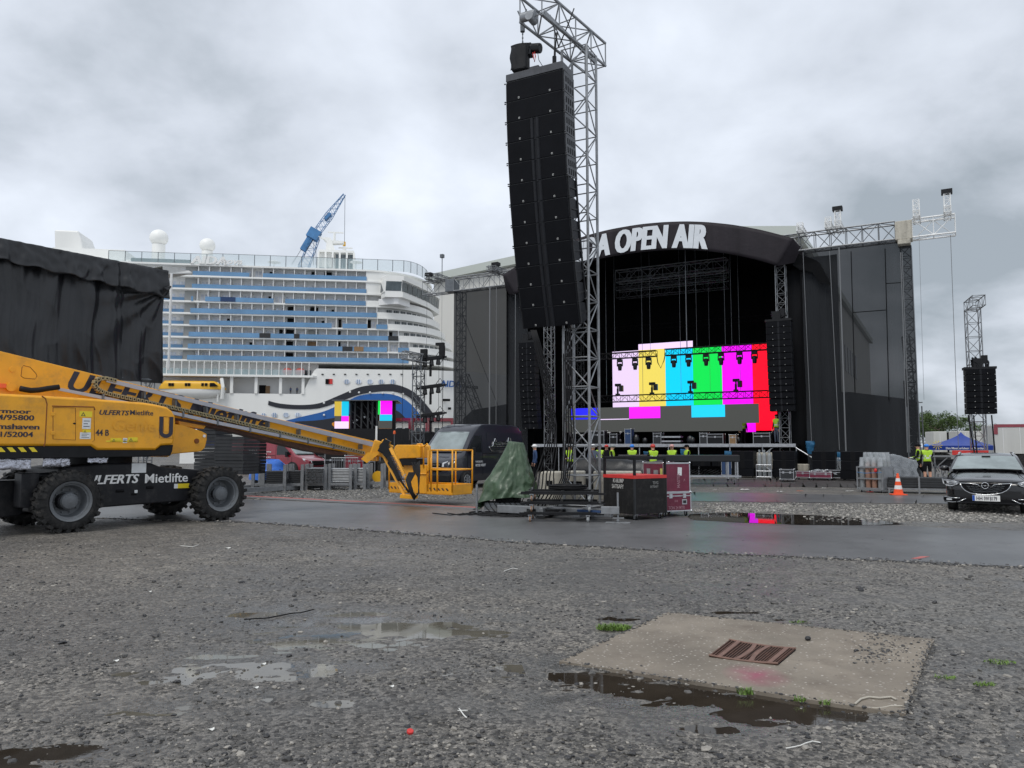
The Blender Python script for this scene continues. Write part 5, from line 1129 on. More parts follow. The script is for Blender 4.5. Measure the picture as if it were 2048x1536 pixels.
# main arrays
def parray(px, pyt, pyb, y, w, n, label, grp, cat='speaker array', lean=.0, d=.6):
    x, zt = S(px, pyt, y); zb = S(px, pyb, y)[1]; t = thing('line_array', label, cat, TF.w(x, y, zb), TF.deg, grp); h = (zt-zb)/n; b = MB(TF); b.b0(x-w/2-.05, x+w/2+.05, y-.02, y+d, zt, zt+.12); b.build('flying_frame', 'black', t)
    for k in range(n):
        o = lean*(k/n)**2; z1 = zt-k*h; xx = x
        b = MB(TF); b.b0(xx-w/2, xx+w/2, y+o, y+d+o, z1-h+.015, z1-.005); cab = b.build('speaker_cabinet', 'cabinet', t, bevel=.01)
        for s in (-1, 1): b = MB(TF); b.b0(min(xx+s*.05, xx+s*(w/2-.02)), max(xx+s*.05, xx+s*(w/2-.02)), y+o-.015, y+o-.002, z1-h+.03, z1-.015); b.build('grille', 'grille', cab)
        b = MB(TF); b.b0(xx-.31, xx-.28, y+o-.02, y+o-.0155, z1-h+.05, z1-h+.08); b.b0(xx+.28, xx+.31, y+o-.02, y+o-.0155, z1-h+.05, z1-h+.08, m=0); b.build('badge', logo, cab)
    b = MB(TF); rr = random.Random(n)
    for k in range(14): a = V((x+(rr.random()-.5)*.7, y+.3*rr.random(), zt+.1)); b.path([a, a+V((.2*(rr.random()-.5), 0, .3*rr.random()+.1)), a+V((.3*(rr.random()-.5), 0, .45*rr.random()+.1))], .05, 5)
    b.b0(x-.3, x+.1, y, y+.3, zt+.12, zt+.55); b.b0(x+.1, x+.35, y+.05, y+.35, zt+.3, zt+.7); b.build('motor_and_cables', 'black', t)
    return t
parray(1556, 642, 822, -1.2, 1.30, 14, 'tall black speaker array hanging at the right side of the stage opening', 'main speaker arrays of the stage', lean=.5)
parray(1053, 685, 858, -1.2, 1.15, 14, 'tall black speaker array at the left of the stage, behind the near column', 'main speaker arrays of the stage', lean=.5)
# ---------------------------------------------------------------- scrim wings
def wing(label, xa, xb, ztopA, m_s='scrim', arm=None, low=None, pleat=1.0):
    t = thing('scrim_wing', label, 'scrim wall', TF.w((xa+xb)/2, 0, 0), TF.deg, 'black mesh walls beside the stage')
    b = MB(TF); L_ = xb-xa
    b.grid(lambda u, v: (xa+L_*u, .05*math.sin(u*L_*3)*v*pleat+.10*noise.noise(V((u*L_*.7, v*4, 1))), ztopA-.35-(ztopA-.40)*v), 60, 30); b.build('mesh_scrim', m_s, t, smooth=True)
    return t
zW = S(1700, 475, 0)[1]   # centre height of header truss
print('header z', zW, S(950, 575, 0)[1])
xR0 = S(1600, 500, 0)[0]; xR1 = S(1826, 490, 0)[0]; xR1b = S(1838, 880, 0)[0]; xArm = S(1911, 465, 0)[0]
rw = wing('dark translucent mesh wall hanging from a truss right of the stage', xR0, xR1-.1, zW)
def header(xa, xb, par, nm='header_truss', y=0, m='galv', w=.75, h=.95): b = MB(TF); b.truss((xa, y, zW), (xb, y, zW), w, h, .045, .022, bay=.85, n=6); return b.build(nm, m, par)
header(xR0-.8, xR1-.8, rw); header(xR1, xArm, rw, m='white')
b = MB(TF); b.b0(xR1-.8, xR1, -.45, .45, zW-.55, zW+.45); b.b0(xR1-.7, xR1-.1, -.5, .5, zW-.8, zW-.5501); b.build('sleeve_block', 'concrete', rw, bevel=.04)
b = MB(TF); b.truss((xR1-.35, .3, 0), (xR1-.35, .3, zW-.8), .5, .5, .035, .018, bay=.55, up=(0, 1, 0), n=5); b.build('tower', 'dalu', rw)
b = MB(TF); b.truss((xR1-.2, 2.2, 0), (xR1-.55, 1.0, 7.5), .35, .35, .03, .016, bay=.45, up=(0, 1, 0), n=4); b.build('raking_brace', 'galv', rw)
# scaffold mast behind the right edge
b = MB(TF)
for k in range(6):
    x = xR1-.75+.16*k; b.cyl((x, 1.8, 0), (x, 1.8, 5.2-.28*k), .035, 5)
for z in (1, 2, 3, 4): b.cyl((xR1-.8, 1.8, z), (xR1+.1, 1.8, z), .03, 5)
b.build('scaffold', 'dalu', label='grey scaffold tubes leaning behind the right edge of the mesh wall', cat='scaffold')
# cross beams with boxes on the header trusses
def crossbeam(px, par, z1=.9, ln=1.2, box=True, mm='white'):
    x = S(px, 470, 0)[0]; b = MB(TF); b.truss((x, -.9, zW+.65), (x, .9, zW+.65), .30, .30, .028, .014, bay=.4, n=4); b.truss((x, -.55, zW+.5), (x, -.55, zW+.5+z1), .28, .28, .028, .014, bay=.35, up=(0, 1, 0), n=4)
    b.build('cross_truss', mm, par)
    if box: b = MB(TF); b.b0(x-.25, x+.25, -.75, -.35, zW+.5+z1, zW+.72+z1); b.build('motor_box', 'black', par)
for px, h_, bx in ((1604, .5, 0), (1660, .6, 0), (1679, .9, 1), (1835, .9, 0), (1897, 1.0, 1)): crossbeam(px, rw, h_, box=bx)
# lower black panels in front/behind of the scrims
b = MB(TF); z0 = 0; xm = S(1700, 800, .5)[0]; b.add([(xs0, .6, 0), (xR1-.2, .6, 0), (xR1-.2, .6, S(1828, 800, .6)[1]), (xm, .6, S(1700, 784, .6)[1]), (xs0, .6, S(1600, 782, .6)[1])], [(0, 1, 2, 3, 4)]); b.build('lower_drape', 'drape', rw, solid=.02)
b = MB(TF)   # torn flap at the top beside the banner
P = [(1590, 505), (1632, 520), (1640, 527), (1658, 560), (1663, 571), (1640, 565), (1625, 545), (1600, 540), (1585, 530)]
b.add([(S(*p, -.3)[0], -.3+.1*math.sin(i), S(*p, -.3)[1]) for i, p in enumerate(P)], [tuple(range(len(P)))]); b.build('loose_flap', 'drape', rw, solid=.02)
# seams and ropes on the scrim
for i, (pa, pb) in enumerate((((1702, 503), (1710, 785)), ((1770, 497), (1778, 800)), ((1706, 625), (1772, 620)), ((1772, 567), (1806, 565)))):
    b = MB(TF); b.cyl((S(*pa, -.12)[0], -.12, S(*pa, -.12)[1]), (S(*pb, -.12)[0], -.12, S(*pb, -.12)[1]), .022, 4); b.build('seam', 'drape', rw)
for px0, px1, y0, y1, r in ((1606, 1624, 505, 905, .014), (1659, 1679, 502, 900, .016), (1678, 1692, 495, 905, .035), (1801, 1815, 505, 905, .022), (1804, 1820, 505, 905, .018), (1901, 1917, 470, 900, .014), (1838, 1848, 470, 800, .008)):
    pa = S(px0, y0, -1.0); pb = S(px1, y1, -1.0); b = MB(TF); b.cyl((pa[0], -1.0, pa[1]), (pb[0], -1.0, pb[1]), r, 5); b.build('rope', mat('rope grey', (.16, .165, .17), .6) if 'rg' not in M else M['rg'], rw); M['rg'] = M.get('rg') or bpy.data.materials['rope grey']
# left wing
xL0 = S(908, 580, 0)[0]; xL1 = S(1040, 570, 0)[0]
lwg = wing('dark translucent mesh wall hanging left of the stage behind the dark van', xL0, xL1+.6, zW)
header(xL0+.2, xL1+1.5, lwg); header(S(850, 575, 0)[0], xL0-.5, lwg, w=.6); b = MB(TF); b.b0(xL0-.5, xL0+.2, -.4, .4, zW-.5, zW+.4); b.build('sleeve_block', 'dalu', lwg, bevel=.04)
b = MB(TF); b.truss((xL0+.35, .4, 0), (xL0+.35, .4, zW-.5), .5, .5, .035, .018, bay=.55, up=(0, 1, 0), n=5); b.build('tower', 'dalu', lwg)
b = MB(TF); b.truss((xL0+.5, .6, 6.6), (xL0+3.2, 1.0, .0), .6, .4, .03, .016, bay=.6, up=(0, 1, 0), n=4); b.build('raking_brace', 'dalu', lwg)
b = MB(TF); b.cyl((xL0+.5, .3, 11), (xL0+3.6, .3, 4), .02, 4); b.build('guy_wire', 'dark', lwg)
for px, h_, bx in ((868, .25, 1), (885, .35, 0), (990, .4, 0), (1000, .35, 1)): crossbeam(px, lwg, h_, box=bx, mm='galv')
b = MB(TF); b.add([(xL0+.3, .8, 0), (xL1+.6, .8, 0), (xL1+.6, .8, S(1035, 800, .8)[1]), (S(945, 815, .8)[0], .8, S(945, 820, .8)[1]), (xL0+.3, .8, S(915, 838, .8)[1])], [(0, 1, 2, 3, 4)]); b.build('lower_drape', 'drape', lwg, solid=.02)
for px, r in ((979, .05), (992, .02), (1030, .02)):
    x0, z0 = S(px, 840, -1.0); x1, z1 = S(px+1, 575, -1.0); b = MB(TF); b.cyl((x0, -1, z0-1), (x1, -1, z1), r, 5); b.build('rope', M['rg'], lwg)
# ship hawser lines seen left of the wing
for px in (854, 884):
    x, z = S(px, 585, -.2); b = MB(TF); b.cyl((x, -.2, z), (x, -.2, 5), .012, 4); b.build('rope', M['rg'], lwg)
b = MB(TF); x, z = S(884, 560, 0); b.cyl((x, 0, z), (x, 0, z+1.6), .03, 5); b.b0(x-.12, x+.12, -.12, .12, z+1.6, z+1.85); b.build('wind_sensor', 'dalu', lwg)
# ---------------------------------------------------------------- subwoofers, cases and gear before the stage
sub_src = None; stacks = [(1485, 'second stack left of the stage brace', -3.3), (1567, 'stack right of the gas bottles', -3.1), (1647, 'stack under the blue bag right of the stage', -3.0), (1706, 'stack behind the bottle cage', -4.2)]
def subs(px, y, z, label, w=1.12, h=.46):
    global sub_src
    x = S(px, 920, y)[0]
    if sub_src is None:
        t = thing('subwoofer', label, 'subwoofer', TF.w(x, y, z), TF.deg, 'black subwoofers stacked before the stage'); Q = LF(t); b = MB(Q); b.b0(-w/2, w/2, 0, .8, .005, h-.005); b.build('cabinet', 'cabinet', t, bevel=.01)
        for s in (-1, 1): b = MB(Q); b.b0(min(s*.10, s*(w/2-.02)), max(s*.10, s*(w/2-.02)), -.012, -.001, .025, h-.025); b.build('grille', 'grille', t)
        b = MB(Q); b.b0(-.09, .09, -.003, .0, .01, h-.01); b.build('port', 'dark', t); sub_src = t; return t
    return copy_tree(sub_src, TF.w(x, y, z), label=label)
for k, (px, nm, y) in enumerate(stacks):
    x = S(px, 940, y)[0]; b = MB(TF); b.b0(x-.58, x+.58, y, y+.8, .08, .50)
    for sx in (-.45, .45): b.cyl((x+sx, y+.1, .04), (x+sx+.04, y+.1, .04), .04, 8)
    b.build('wide_subwoofer', 'grille', label='plain wide bottom cabinet of the %s' % nm, cat='subwoofer', bevel=.01)
    subs(px, y, .50, 'lower subwoofer of the %s' % nm); subs(px, y, .96, 'upper subwoofer of the %s' % nm)
for px, w in ((1258, 'by the blue helmet worker'), (1330, 'behind the worker in patterned helmet'), (1405, 'beside the white bag'), (1440, 'rightmost of the row in the dark')):
    subs(px, -1.6, .55, 'subwoofer under the stage edge, %s' % w)
# gas bottles on a rack
f = Frame(TF.w(S(1528, 950, -3.4)[0], -3.4).xy, TF.deg); t = thing('bottle_rack', 'small aluminium rack holding three grey gas bottles before the stage', 'rack', f.w(0, 0, 0), f.deg); b = MB(f)
for x in (-.38, .38):
    for y in (0, .5): b.cyl((x, y, 0), (x, y, .72), .022, 5)
for z in (.08, .38, .70):
    b.cyl((-.38, 0, z), (.38, 0, z), .02, 5); b.cyl((-.38, .5, z), (.38, .5, z), .02, 5); b.cyl((-.38, 0, z), (-.38, .5, z), .02, 5); b.cyl((.38, 0, z), (.38, .5, z), .02, 5)
b.cyl((-.38, 0, .38), (0, 0, .70), .015, 4); b.cyl((.38, 0, .38), (0, 0, .70), .015, 4); b.build('frame', 'alu', t)
def bottle(fr, x, y, z, h, m, r, label, grp, shr=False):
    b = MB(fr); b.lathe((x, y, z), (0, 0, 1), [(0, r*.9), (.03, r), (h*.76, r), (h*.84, r*.75), (h*.88, r*.35), (h*.9, r*.33)], 12); 
    t = thing('gas_bottle', label, 'gas bottle', fr.w(x, y, z), fr.deg, grp); b.build('cylinder', m, t, smooth=40)
    b = MB(fr); b.cyl((x, y, z+h*.88), (x, y, z+h), r*.42, 8); b.b0(x-r*.5, x+r*.5, y-.02, y+.02, z+h*.95, z+h*.98); b.build('valve_cap', 'bottle' if not shr else 'shrink', t); return t
for k, x in enumerate((-.24, .0, .26)): bottle(f, x, .2, .1, 1.38, 'bottle', .11, ('left', 'middle', 'right')[k]+' one of three grey gas bottles on the small aluminium rack', 'gas bottles on the small rack')
b = MB(TF); x, z = S(1540, 905, -2.0); b.b0(x-.7, x+.6, -2, -1.6, z-.9, z); b.build('ballast_block', 'concrete', label='pale concrete block between gas bottles and subwoofers under the stage edge', cat='concrete block', bevel=.03)
b = MB(TF); x, z = S(1602, 932, -1.6); b.b0(x-.35, x+.35, -1.6, -1.1, 0, z+.1); b.build('ballast_block', 'concrete', label='small weathered concrete block right of the stage brace', cat='concrete block', bevel=.03)
# blue bags
def bag(px, py0, py1, y, label, wpx):
    x, z1 = S(px, py0, y); z0 = S(px, py1, y)[1]; w = wpx/1540*43; b = MB(TF); h = z1-z0
    b.grid(lambda u, v: (x+w/2*math.cos(u*2*PI)*(1.0-.55*abs(v-.15)**1.2)*(1+.25*noise.noise(V((u*6, v*5, px)))), y+w/2*.8*math.sin(u*2*PI)*(1-.55*abs(v-.15))*(1+.2*noise.noise(V((u*6, v*4, 7)))), z1-h*v), 20, 12); b.build('plastic_bag', 'blueplastic', label=label, cat='plastic cover', smooth=True)
bag(1620, 882, 908, -1.0, 'blue plastic bag wrapped round a chain motor hanging right of the stage', 17); bag(1456, 902, 926, -1.8, 'blue plastic bag hanging under the stage by the subwoofer stack', 15); bag(1366, 898, 915, -1.5, 'dark blue bag hanging behind the workers', 12); bag(1292, 903, 912, -1.5, 'small blue bag hanging left of the red helmet worker', 12); bag(1678, 904, 922, -1.4, 'dark blue bag hanging behind the plastic covered gear', 14)
# black panels beside stage
f = Frame(TF.w(S(1443, 950, -2.8)[0], -2.8).xy, TF.deg); flight_case('flight_case', 'upright navy flight case standing left of the subwoofer stack', f, .55, .6, 1.15, 0, 'clothn', True, None, .0, 0)
f = Frame(TF.w(S(1560, 968, -7)[0], -7.0).xy, TF.deg+6); flight_case('flight_case', 'small grey flight case on casters standing alone before the subwoofers', f, .62, .9, .58, 0, 'panelgrey', True)
f = Frame(TF.w(S(1592, 958, -4.2)[0], -4.2).xy, TF.deg); flight_case('flight_case', 'small maroon flight case between grey case and long red case', f, .65, .5, .42, 0, 'maroon', True, None, .3, 1)
f = Frame(TF.w(S(1619, 958, -4.6)[0], -4.6).xy, TF.deg); flight_case('flight_case', 'long low dark red flight case under clear plastic sheet', f, 1.0, .7, .40, 0, 'maroon', True)
f = Frame(TF.w(S(1652, 958, -4.0)[0], -4.0).xy, TF.deg); flight_case('flight_case', 'low black flight case right of the long red case', f, .95, .6, .50, 0, 'black', True)
# row of gear on the stage deck
kk = 0
for px0, px1, py, m, nm, y in ((1183, 1208, 862, 'black', 'leftmost small black case on the stage deck', .0), (1219, 1234, 868, 'black', 'narrow black case on the stage deck', .2), (1249, 1262, 858, 'clothn', 'tall white-edged navy case on the stage deck', .3), (1306, 1322, 866, 'panelgrey', 'grey rack case on the stage deck left of the shelf', .1), (1399, 1414, 866, 'panelgrey', 'double-dish rack case in the middle of the stage deck', .1), (1414, 1446, 868, 'black', 'wide black case beside the double-dish case on the deck', .1), (1458, 1472, 869, 'ply', 'small brown case on the stage deck', .2), (1506, 1540, 866, 'black', 'long black flight case on the right of the stage deck', -.2)):
    x0, z1 = S(px0, py, y); x1 = S(px1, py, y)[0]; f = Frame(TF.w(x0, y).xy, TF.deg); flight_case('flight_case', nm, f, x1-x0, .55, z1-zd, zd, m, False, None, .3, 1)
t = thing('shelf', 'low aluminium shelf trolley standing on the stage deck', 'shelf', TF.w(S(1343, 880, .1)[0], .1, zd), TF.deg)
x0 = S(1324, 880, .1)[0]; x1 = S(1362, 880, .1)[0]; b = MB(TF)
for z in (zd+.12, zd+.38): b.b0(x0, x1, .0, .5, z, z+.09)
b.build('board', 'alu', t); b = MB(TF)
for x in (x0+.05, x1-.05): b.cyl((x, .05, zd), (x, .05, zd+.6), .02, 5)
b.build('posts', 'black', t)
b = MB(TF); rr = random.Random(9)
for px, s in ((1380, .35), (1385, .3), (1290, .3), (1272, .4), (1240, .25), (1476, .3), (1206, .25)):
    x = S(px, 880, .6)[0]; b.sphere((x, .6, zd+s*.7), s*.6, 8, sc=(1, .7, 1.1+.4*rr.random()))
b.build('covered_gear', 'tarpk', label='dark fabric covered gear heaps standing between the cases on the deck', cat='covered gear', smooth=True)
b = MB(TF); x0 = S(1108, 872, -.5)[0]
for k, (px, py, q) in enumerate(((1145, 866, 14), (1160, 870, 8), (1210, 865, 12), (1239, 864, 5))):
    x, z = S(px, py, 1.0); b.b0(x, x+q/1540*46, 1.0, 1.1, z-.03, z+.03)
b.build('white_bars', 'containerw', label='short white bars lying along the rear edge of the deck gear', cat='bars')
# ---------------------------------------------------------------- people
def person(fr, label, top='vest', helmet='hatwhite', legs='clothk', face=180, arms='down', H_=1.76, name='person', shorts=False, lean=0, stride=0, tall=1, z0=0):
    t = thing(name, label, 'person', fr.w(0, 0, z0), fr.deg+face); Q = LF(t)
    s = H_/1.76
    J = {'pel': (0, 0, .96, .125, .10), 'sp': (0, .005, 1.15, .125, .095), 'ch': (0, 0, 1.36, .15, .11), 'nk': (0, -.005, 1.50, .06, .06), 'hd0': (0, .015, 1.57, .075, .085), 'hd1': (0, .02, 1.65, .082, .098), 'hd2': (0, .01, 1.73, .06, .07)}
    E = [('pel', 'sp'), ('sp', 'ch'), ('ch', 'nk'), ('nk', 'hd0'), ('hd0', 'hd1'), ('hd1', 'hd2')]
    for k, sx in (('L', -1), ('R', 1)):
        st = stride*(1 if k == 'L' else -1)
        J['hp'+k] = (sx*.095, 0, .88, .10, .105); J['kn'+k] = (sx*.105, st*.20+.02, .50, .068, .07); J['an'+k] = (sx*.11, st*.38-.02+(0 if st >= 0 else 0), .10+(.05 if st < 0 else 0), .045, .05); J['to'+k] = (sx*.13, st*.38+.13, .045+(.0 if st >= 0 else .0), .045, .035)
        J['sh'+k] = (sx*.175, 0, 1.42, .065, .065)
        if arms == 'down' or (arms == 'one' and k == 'L'): J['el'+k] = (sx*.25, -.02, 1.14, .05, .05); J['wr'+k] = (sx*.25, .06, .90, .034, .034); J['ha'+k] = (sx*.245, .085, .82, .04, .025)
        elif arms == 'front': J['el'+k] = (sx*.25, .06, 1.16, .05, .05); J['wr'+k] = (sx*.12, .27, 1.12, .034, .034); J['ha'+k] = (sx*.07, .33, 1.12, .03, .035)
        elif arms == 'side': J['el'+k] = (sx*.42, .03, 1.24, .05, .05); J['wr'+k] = (sx*.60, .10, 1.06, .034, .034); J['ha'+k] = (sx*.67, .12, 1.01, .035, .03)
        else: J['el'+k] = (sx*.24, .10, 1.22, .05, .05); J['wr'+k] = (sx*.2, .38, 1.20, .034, .034); J['ha'+k] = (sx*.18, .47, 1.20, .03, .035)
        E += [('pel', 'hp'+k), ('hp'+k, 'kn'+k), ('kn'+k, 'an'+k), ('an'+k, 'to'+k), ('ch', 'sh'+k), ('sh'+k, 'el'+k), ('el'+k, 'wr'+k), ('wr'+k, 'ha'+k)]
    ks = list(J); me = bpy.data.meshes.new('sk'); me.from_pydata([V(J[k][:3])*s for k in ks], [(ks.index(a), ks.index(c)) for a, c in E], []); ob = bpy.data.objects.new('sk', me); C.objects.link(ob)
    md = ob.modifiers.new('s', 'SKIN'); sk = me.skin_vertices[0].data
    for i, k in enumerate(ks): sk[i].radius = (J[k][3]*s, J[k][4]*s); sk[i].use_root = (k == 'pel')
    md2 = ob.modifiers.new('u', 'SUBSURF'); md2.levels = 2
    dg = bpy.context.evaluated_depsgraph_get(); bm_ = bpy.data.meshes.new_from_object(ob.evaluated_get(dg)); bpy.data.objects.remove(ob)
    verts = [v.co.copy() for v in bm_.vertices]; faces = [tuple(p.vertices) for p in bm_.polygons]; bpy.data.meshes.remove(bm_)
    b = MB(Q); top_m = 1
    for f_ in faces: pass
    b.add(verts, faces)
    mi = []
    for f_ in faces:
        c = sum((verts[i] for i in f_), V((0, 0, 0)))/len(f_)/s; w_ = V(J['wrL'][:3]); w2 = V(J['wrR'][:3])
        if c.z > 1.50: m = 0
        elif min((c-V(J['haL'][:3])).length, (c-V(J['haR'][:3])).length) < .075: m = 0
        elif c.z > .93 or abs(c.x) > .23: m = 1
        elif c.z < .12: m = 3
        elif shorts and c.z < .52: m = 0
        else: m = 2
        mi.append(m)
    b.mi = mi
    for k in 'LR':                          # fingers and thumb
        h = V(J['ha'+k][:3])*s; d = (V(J['ha'+k][:3])-V(J['wr'+k][:3])).normalized(); sd = V((1, 0, 0)) if abs(d.x) < .7 else V((0, 1, 0)); sd = (sd-d*sd.dot(d)).normalized(); pr = d.cross(sd)
        for q in range(4): a = h+d*.02+sd*(q-1.5)*.019; L_ = (.07, .08, .075, .06)[q]; b.path([a, a+d*L_*.5+pr*.006, a+d*L_*.9+pr*.022], [.0095, .009, .007], 5, m=0)
        a = h-d*.01+sd*.035; b.path([a, a+sd*.025+d*.02, a+sd*.03+d*.05], [.011, .010, .008], 5, m=0)
    hc = V((0, .02, 1.64))*s; b.sphere(hc+V((0, .098, -.01)), .018, 6, m=0, sc=(.8, 1.2, 1.2))
    for sx in (-1, 1): b.sphere(hc+V((sx*.03, .085, .015)), .010, 6, m=4); b.sphere(hc+V((sx*.085, 0, -.005)), .022, 6, m=0, sc=(.4, 1, 1.4))
    b.b0(-.022, .022, hc.y+.082, hc.y+.096, hc.z-.052, hc.z-.046, m=4)
    shirt = {'vest': 'clothk', 'black': 'clothk', 'navy': 'clothn', 'grey': 'jeans', 'vestgrey': 'jeans'}[top]
    b.build('body', ['skin', shirt, legs, 'dark', 'dark'], t, smooth=True)
    if 'vest' in top:
        keep = [f_ for f_ in faces if all(.98 < verts[i].z/s < 1.50 and abs(verts[i].x)/s < .205 for i in f_)]
        ids = sorted({i for f_ in keep for i in f_}); mp = {i: n for n, i in enumerate(ids)}; cx = V((0, 0, 0)); P = []
        for i in ids: v = verts[i]; r_ = V((v.x, v.y, 0)); P.append(v+r_.normalized()*.022+V((0, 0, .01 if v.z > 1.40*s else 0)))
        b = MB(Q); b.add(P, [tuple(mp[i] for i in f_) for f_ in keep]); mi = []
        for f_ in keep: z = sum(verts[i].z for i in f_)/len(f_)/s; mi.append(1 if (1.10 < z < 1.145 or 1.22 < z < 1.262) else 0)
        b.mi = mi; b.build('vest', ['vest', 'vesttape'], t, smooth=True, solid=.012)
    b = MB(Q)
    if helmet:
        hm, kind = helmet if isinstance(helmet, tuple) else (helmet, 'helmet')
        b.sphere((0, .015*s, 1.685*s), .112, 14, sc=(.95, 1.12, .85 if kind == 'helmet' else .72)); b.lathe((0, .04*s, 1.672*s), (0, .08, 1), [(0, .118), (.012, .125), (.018, .10)], 16); b.b0(-.06, .06, .10, .175, 1.672*s, 1.684*s); b.build(kind, hm, t, smooth=True)
    else: b.sphere((0, .0, 1.685*s), .105, 12, sc=(.9, 1.0, .85)); b.build('hair', 'dark', t, smooth=True)
    return t
def pf(px, Y): return Frame(at(px, 893, Y).xy, 0)
for px, Y, lab, top, hel, face, arms in ((1070, 36, 'worker in navy jacket and white helmet by the left stage tower', 'navy', 'hatwhite', 100, 'down'),
    (1186, 35, 'worker in grey with white helmet behind the lattice mast', 'grey', 'hatwhite', 190, 'front'), (1140, 35, 'worker in yellow vest bending behind the lattice mast', 'vest', ('clothk', 'cap'), 150, 'front'), (1199, 37, 'worker with dark cap and yellow vest right of the lattice mast', 'vest', ('clothk', 'cap'), 150, 'front'),
    (1213, 38, 'worker in black with a red cap', 'black', ('hatred', 'cap'), 170, 'down'), (1224, 35.5, 'worker in grey helmet with open yellow vest over black', 'vest', 'bottle', 250, 'front'),
    (1264, 37, 'worker with blue helmet and yellow vest seen from behind', 'vest', 'hatblue', -10, 'front'), (1306, 33.5, 'worker with red helmet and yellow vest seen from behind', 'vest', 'hatred', 20, 'front'),
    (1344, 36, 'worker with pale patterned helmet, yellow vest and black sleeves', 'vest', mat('speckled helmet', (.55, .3, .28), .4, var=(40, .6)), 150, 'down'), (1374, 37, 'worker with black cap and yellow vest leaning at the covered trolley', 'vest', ('clothk', 'cap'), 100, 'front')):
    person(pf(px, Y), lab, top, hel, 'clothk', face, arms, 1.74)
person(pf(1853, 34.6), 'person in yellow vest, blue cap and black shorts seen from behind', 'vest', ('hatblue', 'cap'), 'clothk', -12, 'one', 1.76, shorts=True)
person(pf(1836, 35.2), 'person in yellow vest, black cap and black trousers walking left of the blue cap person', 'vest', ('clothk', 'cap'), 'clothk', 62, 'front', 1.78, stride=1)
f = Frame(TF.w(S(1553, 850, 1.5)[0], 1.5).xy, 0); person(f, 'worker in yellow vest standing on the deck at the red edge of the LED wall', 'vest', None, 'jeans', 120, 'down', 1.7, z0=zd)
f = Frame(TF.w(S(1486, 860, 4.6)[0], 4.6).xy, 0); person(f, 'worker in yellow vest half hidden behind the LED front panel', 'vest', None, 'clothk', 180, 'down', 1.7, z0=zd)
# ---------------------------------------------------------------- ship
SF = Frame((at(500, 893, 190).x, 190), 8.9)
def Sh(px, py, y=0): return SF.hit(px, py, y)
ship = thing('cruise_ship', 'white cruise ship with blue balcony rows and a painted eye on the bow', 'cruise ship', SF.w(0, 0, 0), SF.deg)
HB = 21.0
sH0 = Sh(790, 800)[0]; sTip = 0
def tipx(px, py): return SF.hit(px, py, HB)[0]
sBow = tipx(1045, 800)
def hullplan(s, flare=0):
    if s <= sH0: return 0.0
    t = min(1, (s-sH0)/(sBow-sH0)); return HB*(t**2.2)
def hp(px, py, off=.12):
    y = 0
    for k in range(14): s, z = SF.hit(px, py, y); y = .5*y+.5*(hullplan(s)-off)
    s, z = SF.hit(px, py, y); return (s, y, z)
sA = Sh(60, 800)[0]
zdk = [Sh(719, y)[1] for y in (541, 563, 588, 612, 635, 658, 681, 704, 726)]
zTop = Sh(760, 739)[1]; zLow = Sh(500, 787)[1]; zGal = Sh(500, 752)[1]
s1 = Sh(600, 780)[0]; s2 = Sh(634, 740)[0]
# hull
b = MB(SF); ss = [sA+(s1-sA)*k/6 for k in range(7)]+[s1+(s2-s1)*k/6 for k in range(1, 7)]+[s2+(sH0-s2)*k/8 for k in range(1, 9)]+[sH0+(sBow-sH0)*k/30 for k in range(1, 31)]
def ztp(s):
    if s <= s1: return zLow
    if s < s2: t = (s-s1)/(s2-s1); return zLow+(zTop-zLow)*t*t*(3-2*t)
    return zTop+max(0, (s-sH0))*.012
P = []
for s in ss:
    for k in range(7): v = k/6; y = hullplan(s)+(0 if s < sH0 else (1-v)*4*((s-sH0)/(sBow-sH0))*(1-((s-sH0)/(sBow-sH0)))*2); P.append((s, min(y, HB-.0), -3+(ztp(s)+3)*v))
n = len(ss); b.add(P, [(i*7+k, (i+1)*7+k, (i+1)*7+k+1, i*7+k+1) for i in range(n-1) for k in range(6)])
P2 = [(x, 2*HB-y, z) for x, y, z in P]; b.add(P2, [(i*7+k, i*7+k+1, (i+1)*7+k+1, (i+1)*7+k) for i in range(n-1) for k in range(6)])
b.add([P[i*7+6] for i in range(n)]+[P2[i*7+6] for i in range(n)], [(i, i+1, n+i+1, n+i) for i in range(n-1)])
hull = b.build('hull', 'ship', ship, smooth=35)
def decal(name, pts, m, off, par=hull):
    """painted area on the hull: outline in photo pixels, triangulated on the curved side"""
    from mathutils.geometry import tessellate_polygon, delaunay_2d_cdt
    mn = min(p[0] for p in pts); mx_ = max(p[0] for p in pts)
    vs = [V((p[0], p[1])) for p in pts]; eds = [(i, (i+1) % len(pts)) for i in range(len(pts))]
    xs = np.arange(mn+6, mx_, 8); k0 = len(vs)
    def inside(x, y):
        c = False; j = len(pts)-1
        for i in range(len(pts)):
            if (pts[i][1] > y) != (pts[j][1] > y) and x < (pts[j][0]-pts[i][0])*(y-pts[i][1])/(pts[j][1]-pts[i][1])+pts[i][0]: c = not c
            j = i
        return c
    ymn = min(p[1] for p in pts); ymx = max(p[1] for p in pts)
    for x in xs:
        for y in np.arange(ymn+4, ymx, 8):
            if inside(x, y): vs.append(V((x, y)))
    r_ = delaunay_2d_cdt(vs, eds, [], 1, 1e-4); b = MB(SF); b.add([hp(p.x, p.y, off) for p in r_[0]], [tuple(f) for f in r_[2]]); return b.build(name, m, par)
def smooth_poly(pts, n=5):
    out = []; k = len(pts)
    for i in range(k):
        p0, p1, p2, p3 = [V(pts[(i+j-1) % k]) for j in range(4)]
        for q in range(n): t = q/n; out.append(tuple(.5*((2*p1)+(-p0+p2)*t+(2*p0-5*p1+4*p2-p3)*t*t+(-p0+3*p1-3*p2+p3)*t**3)))
    return out
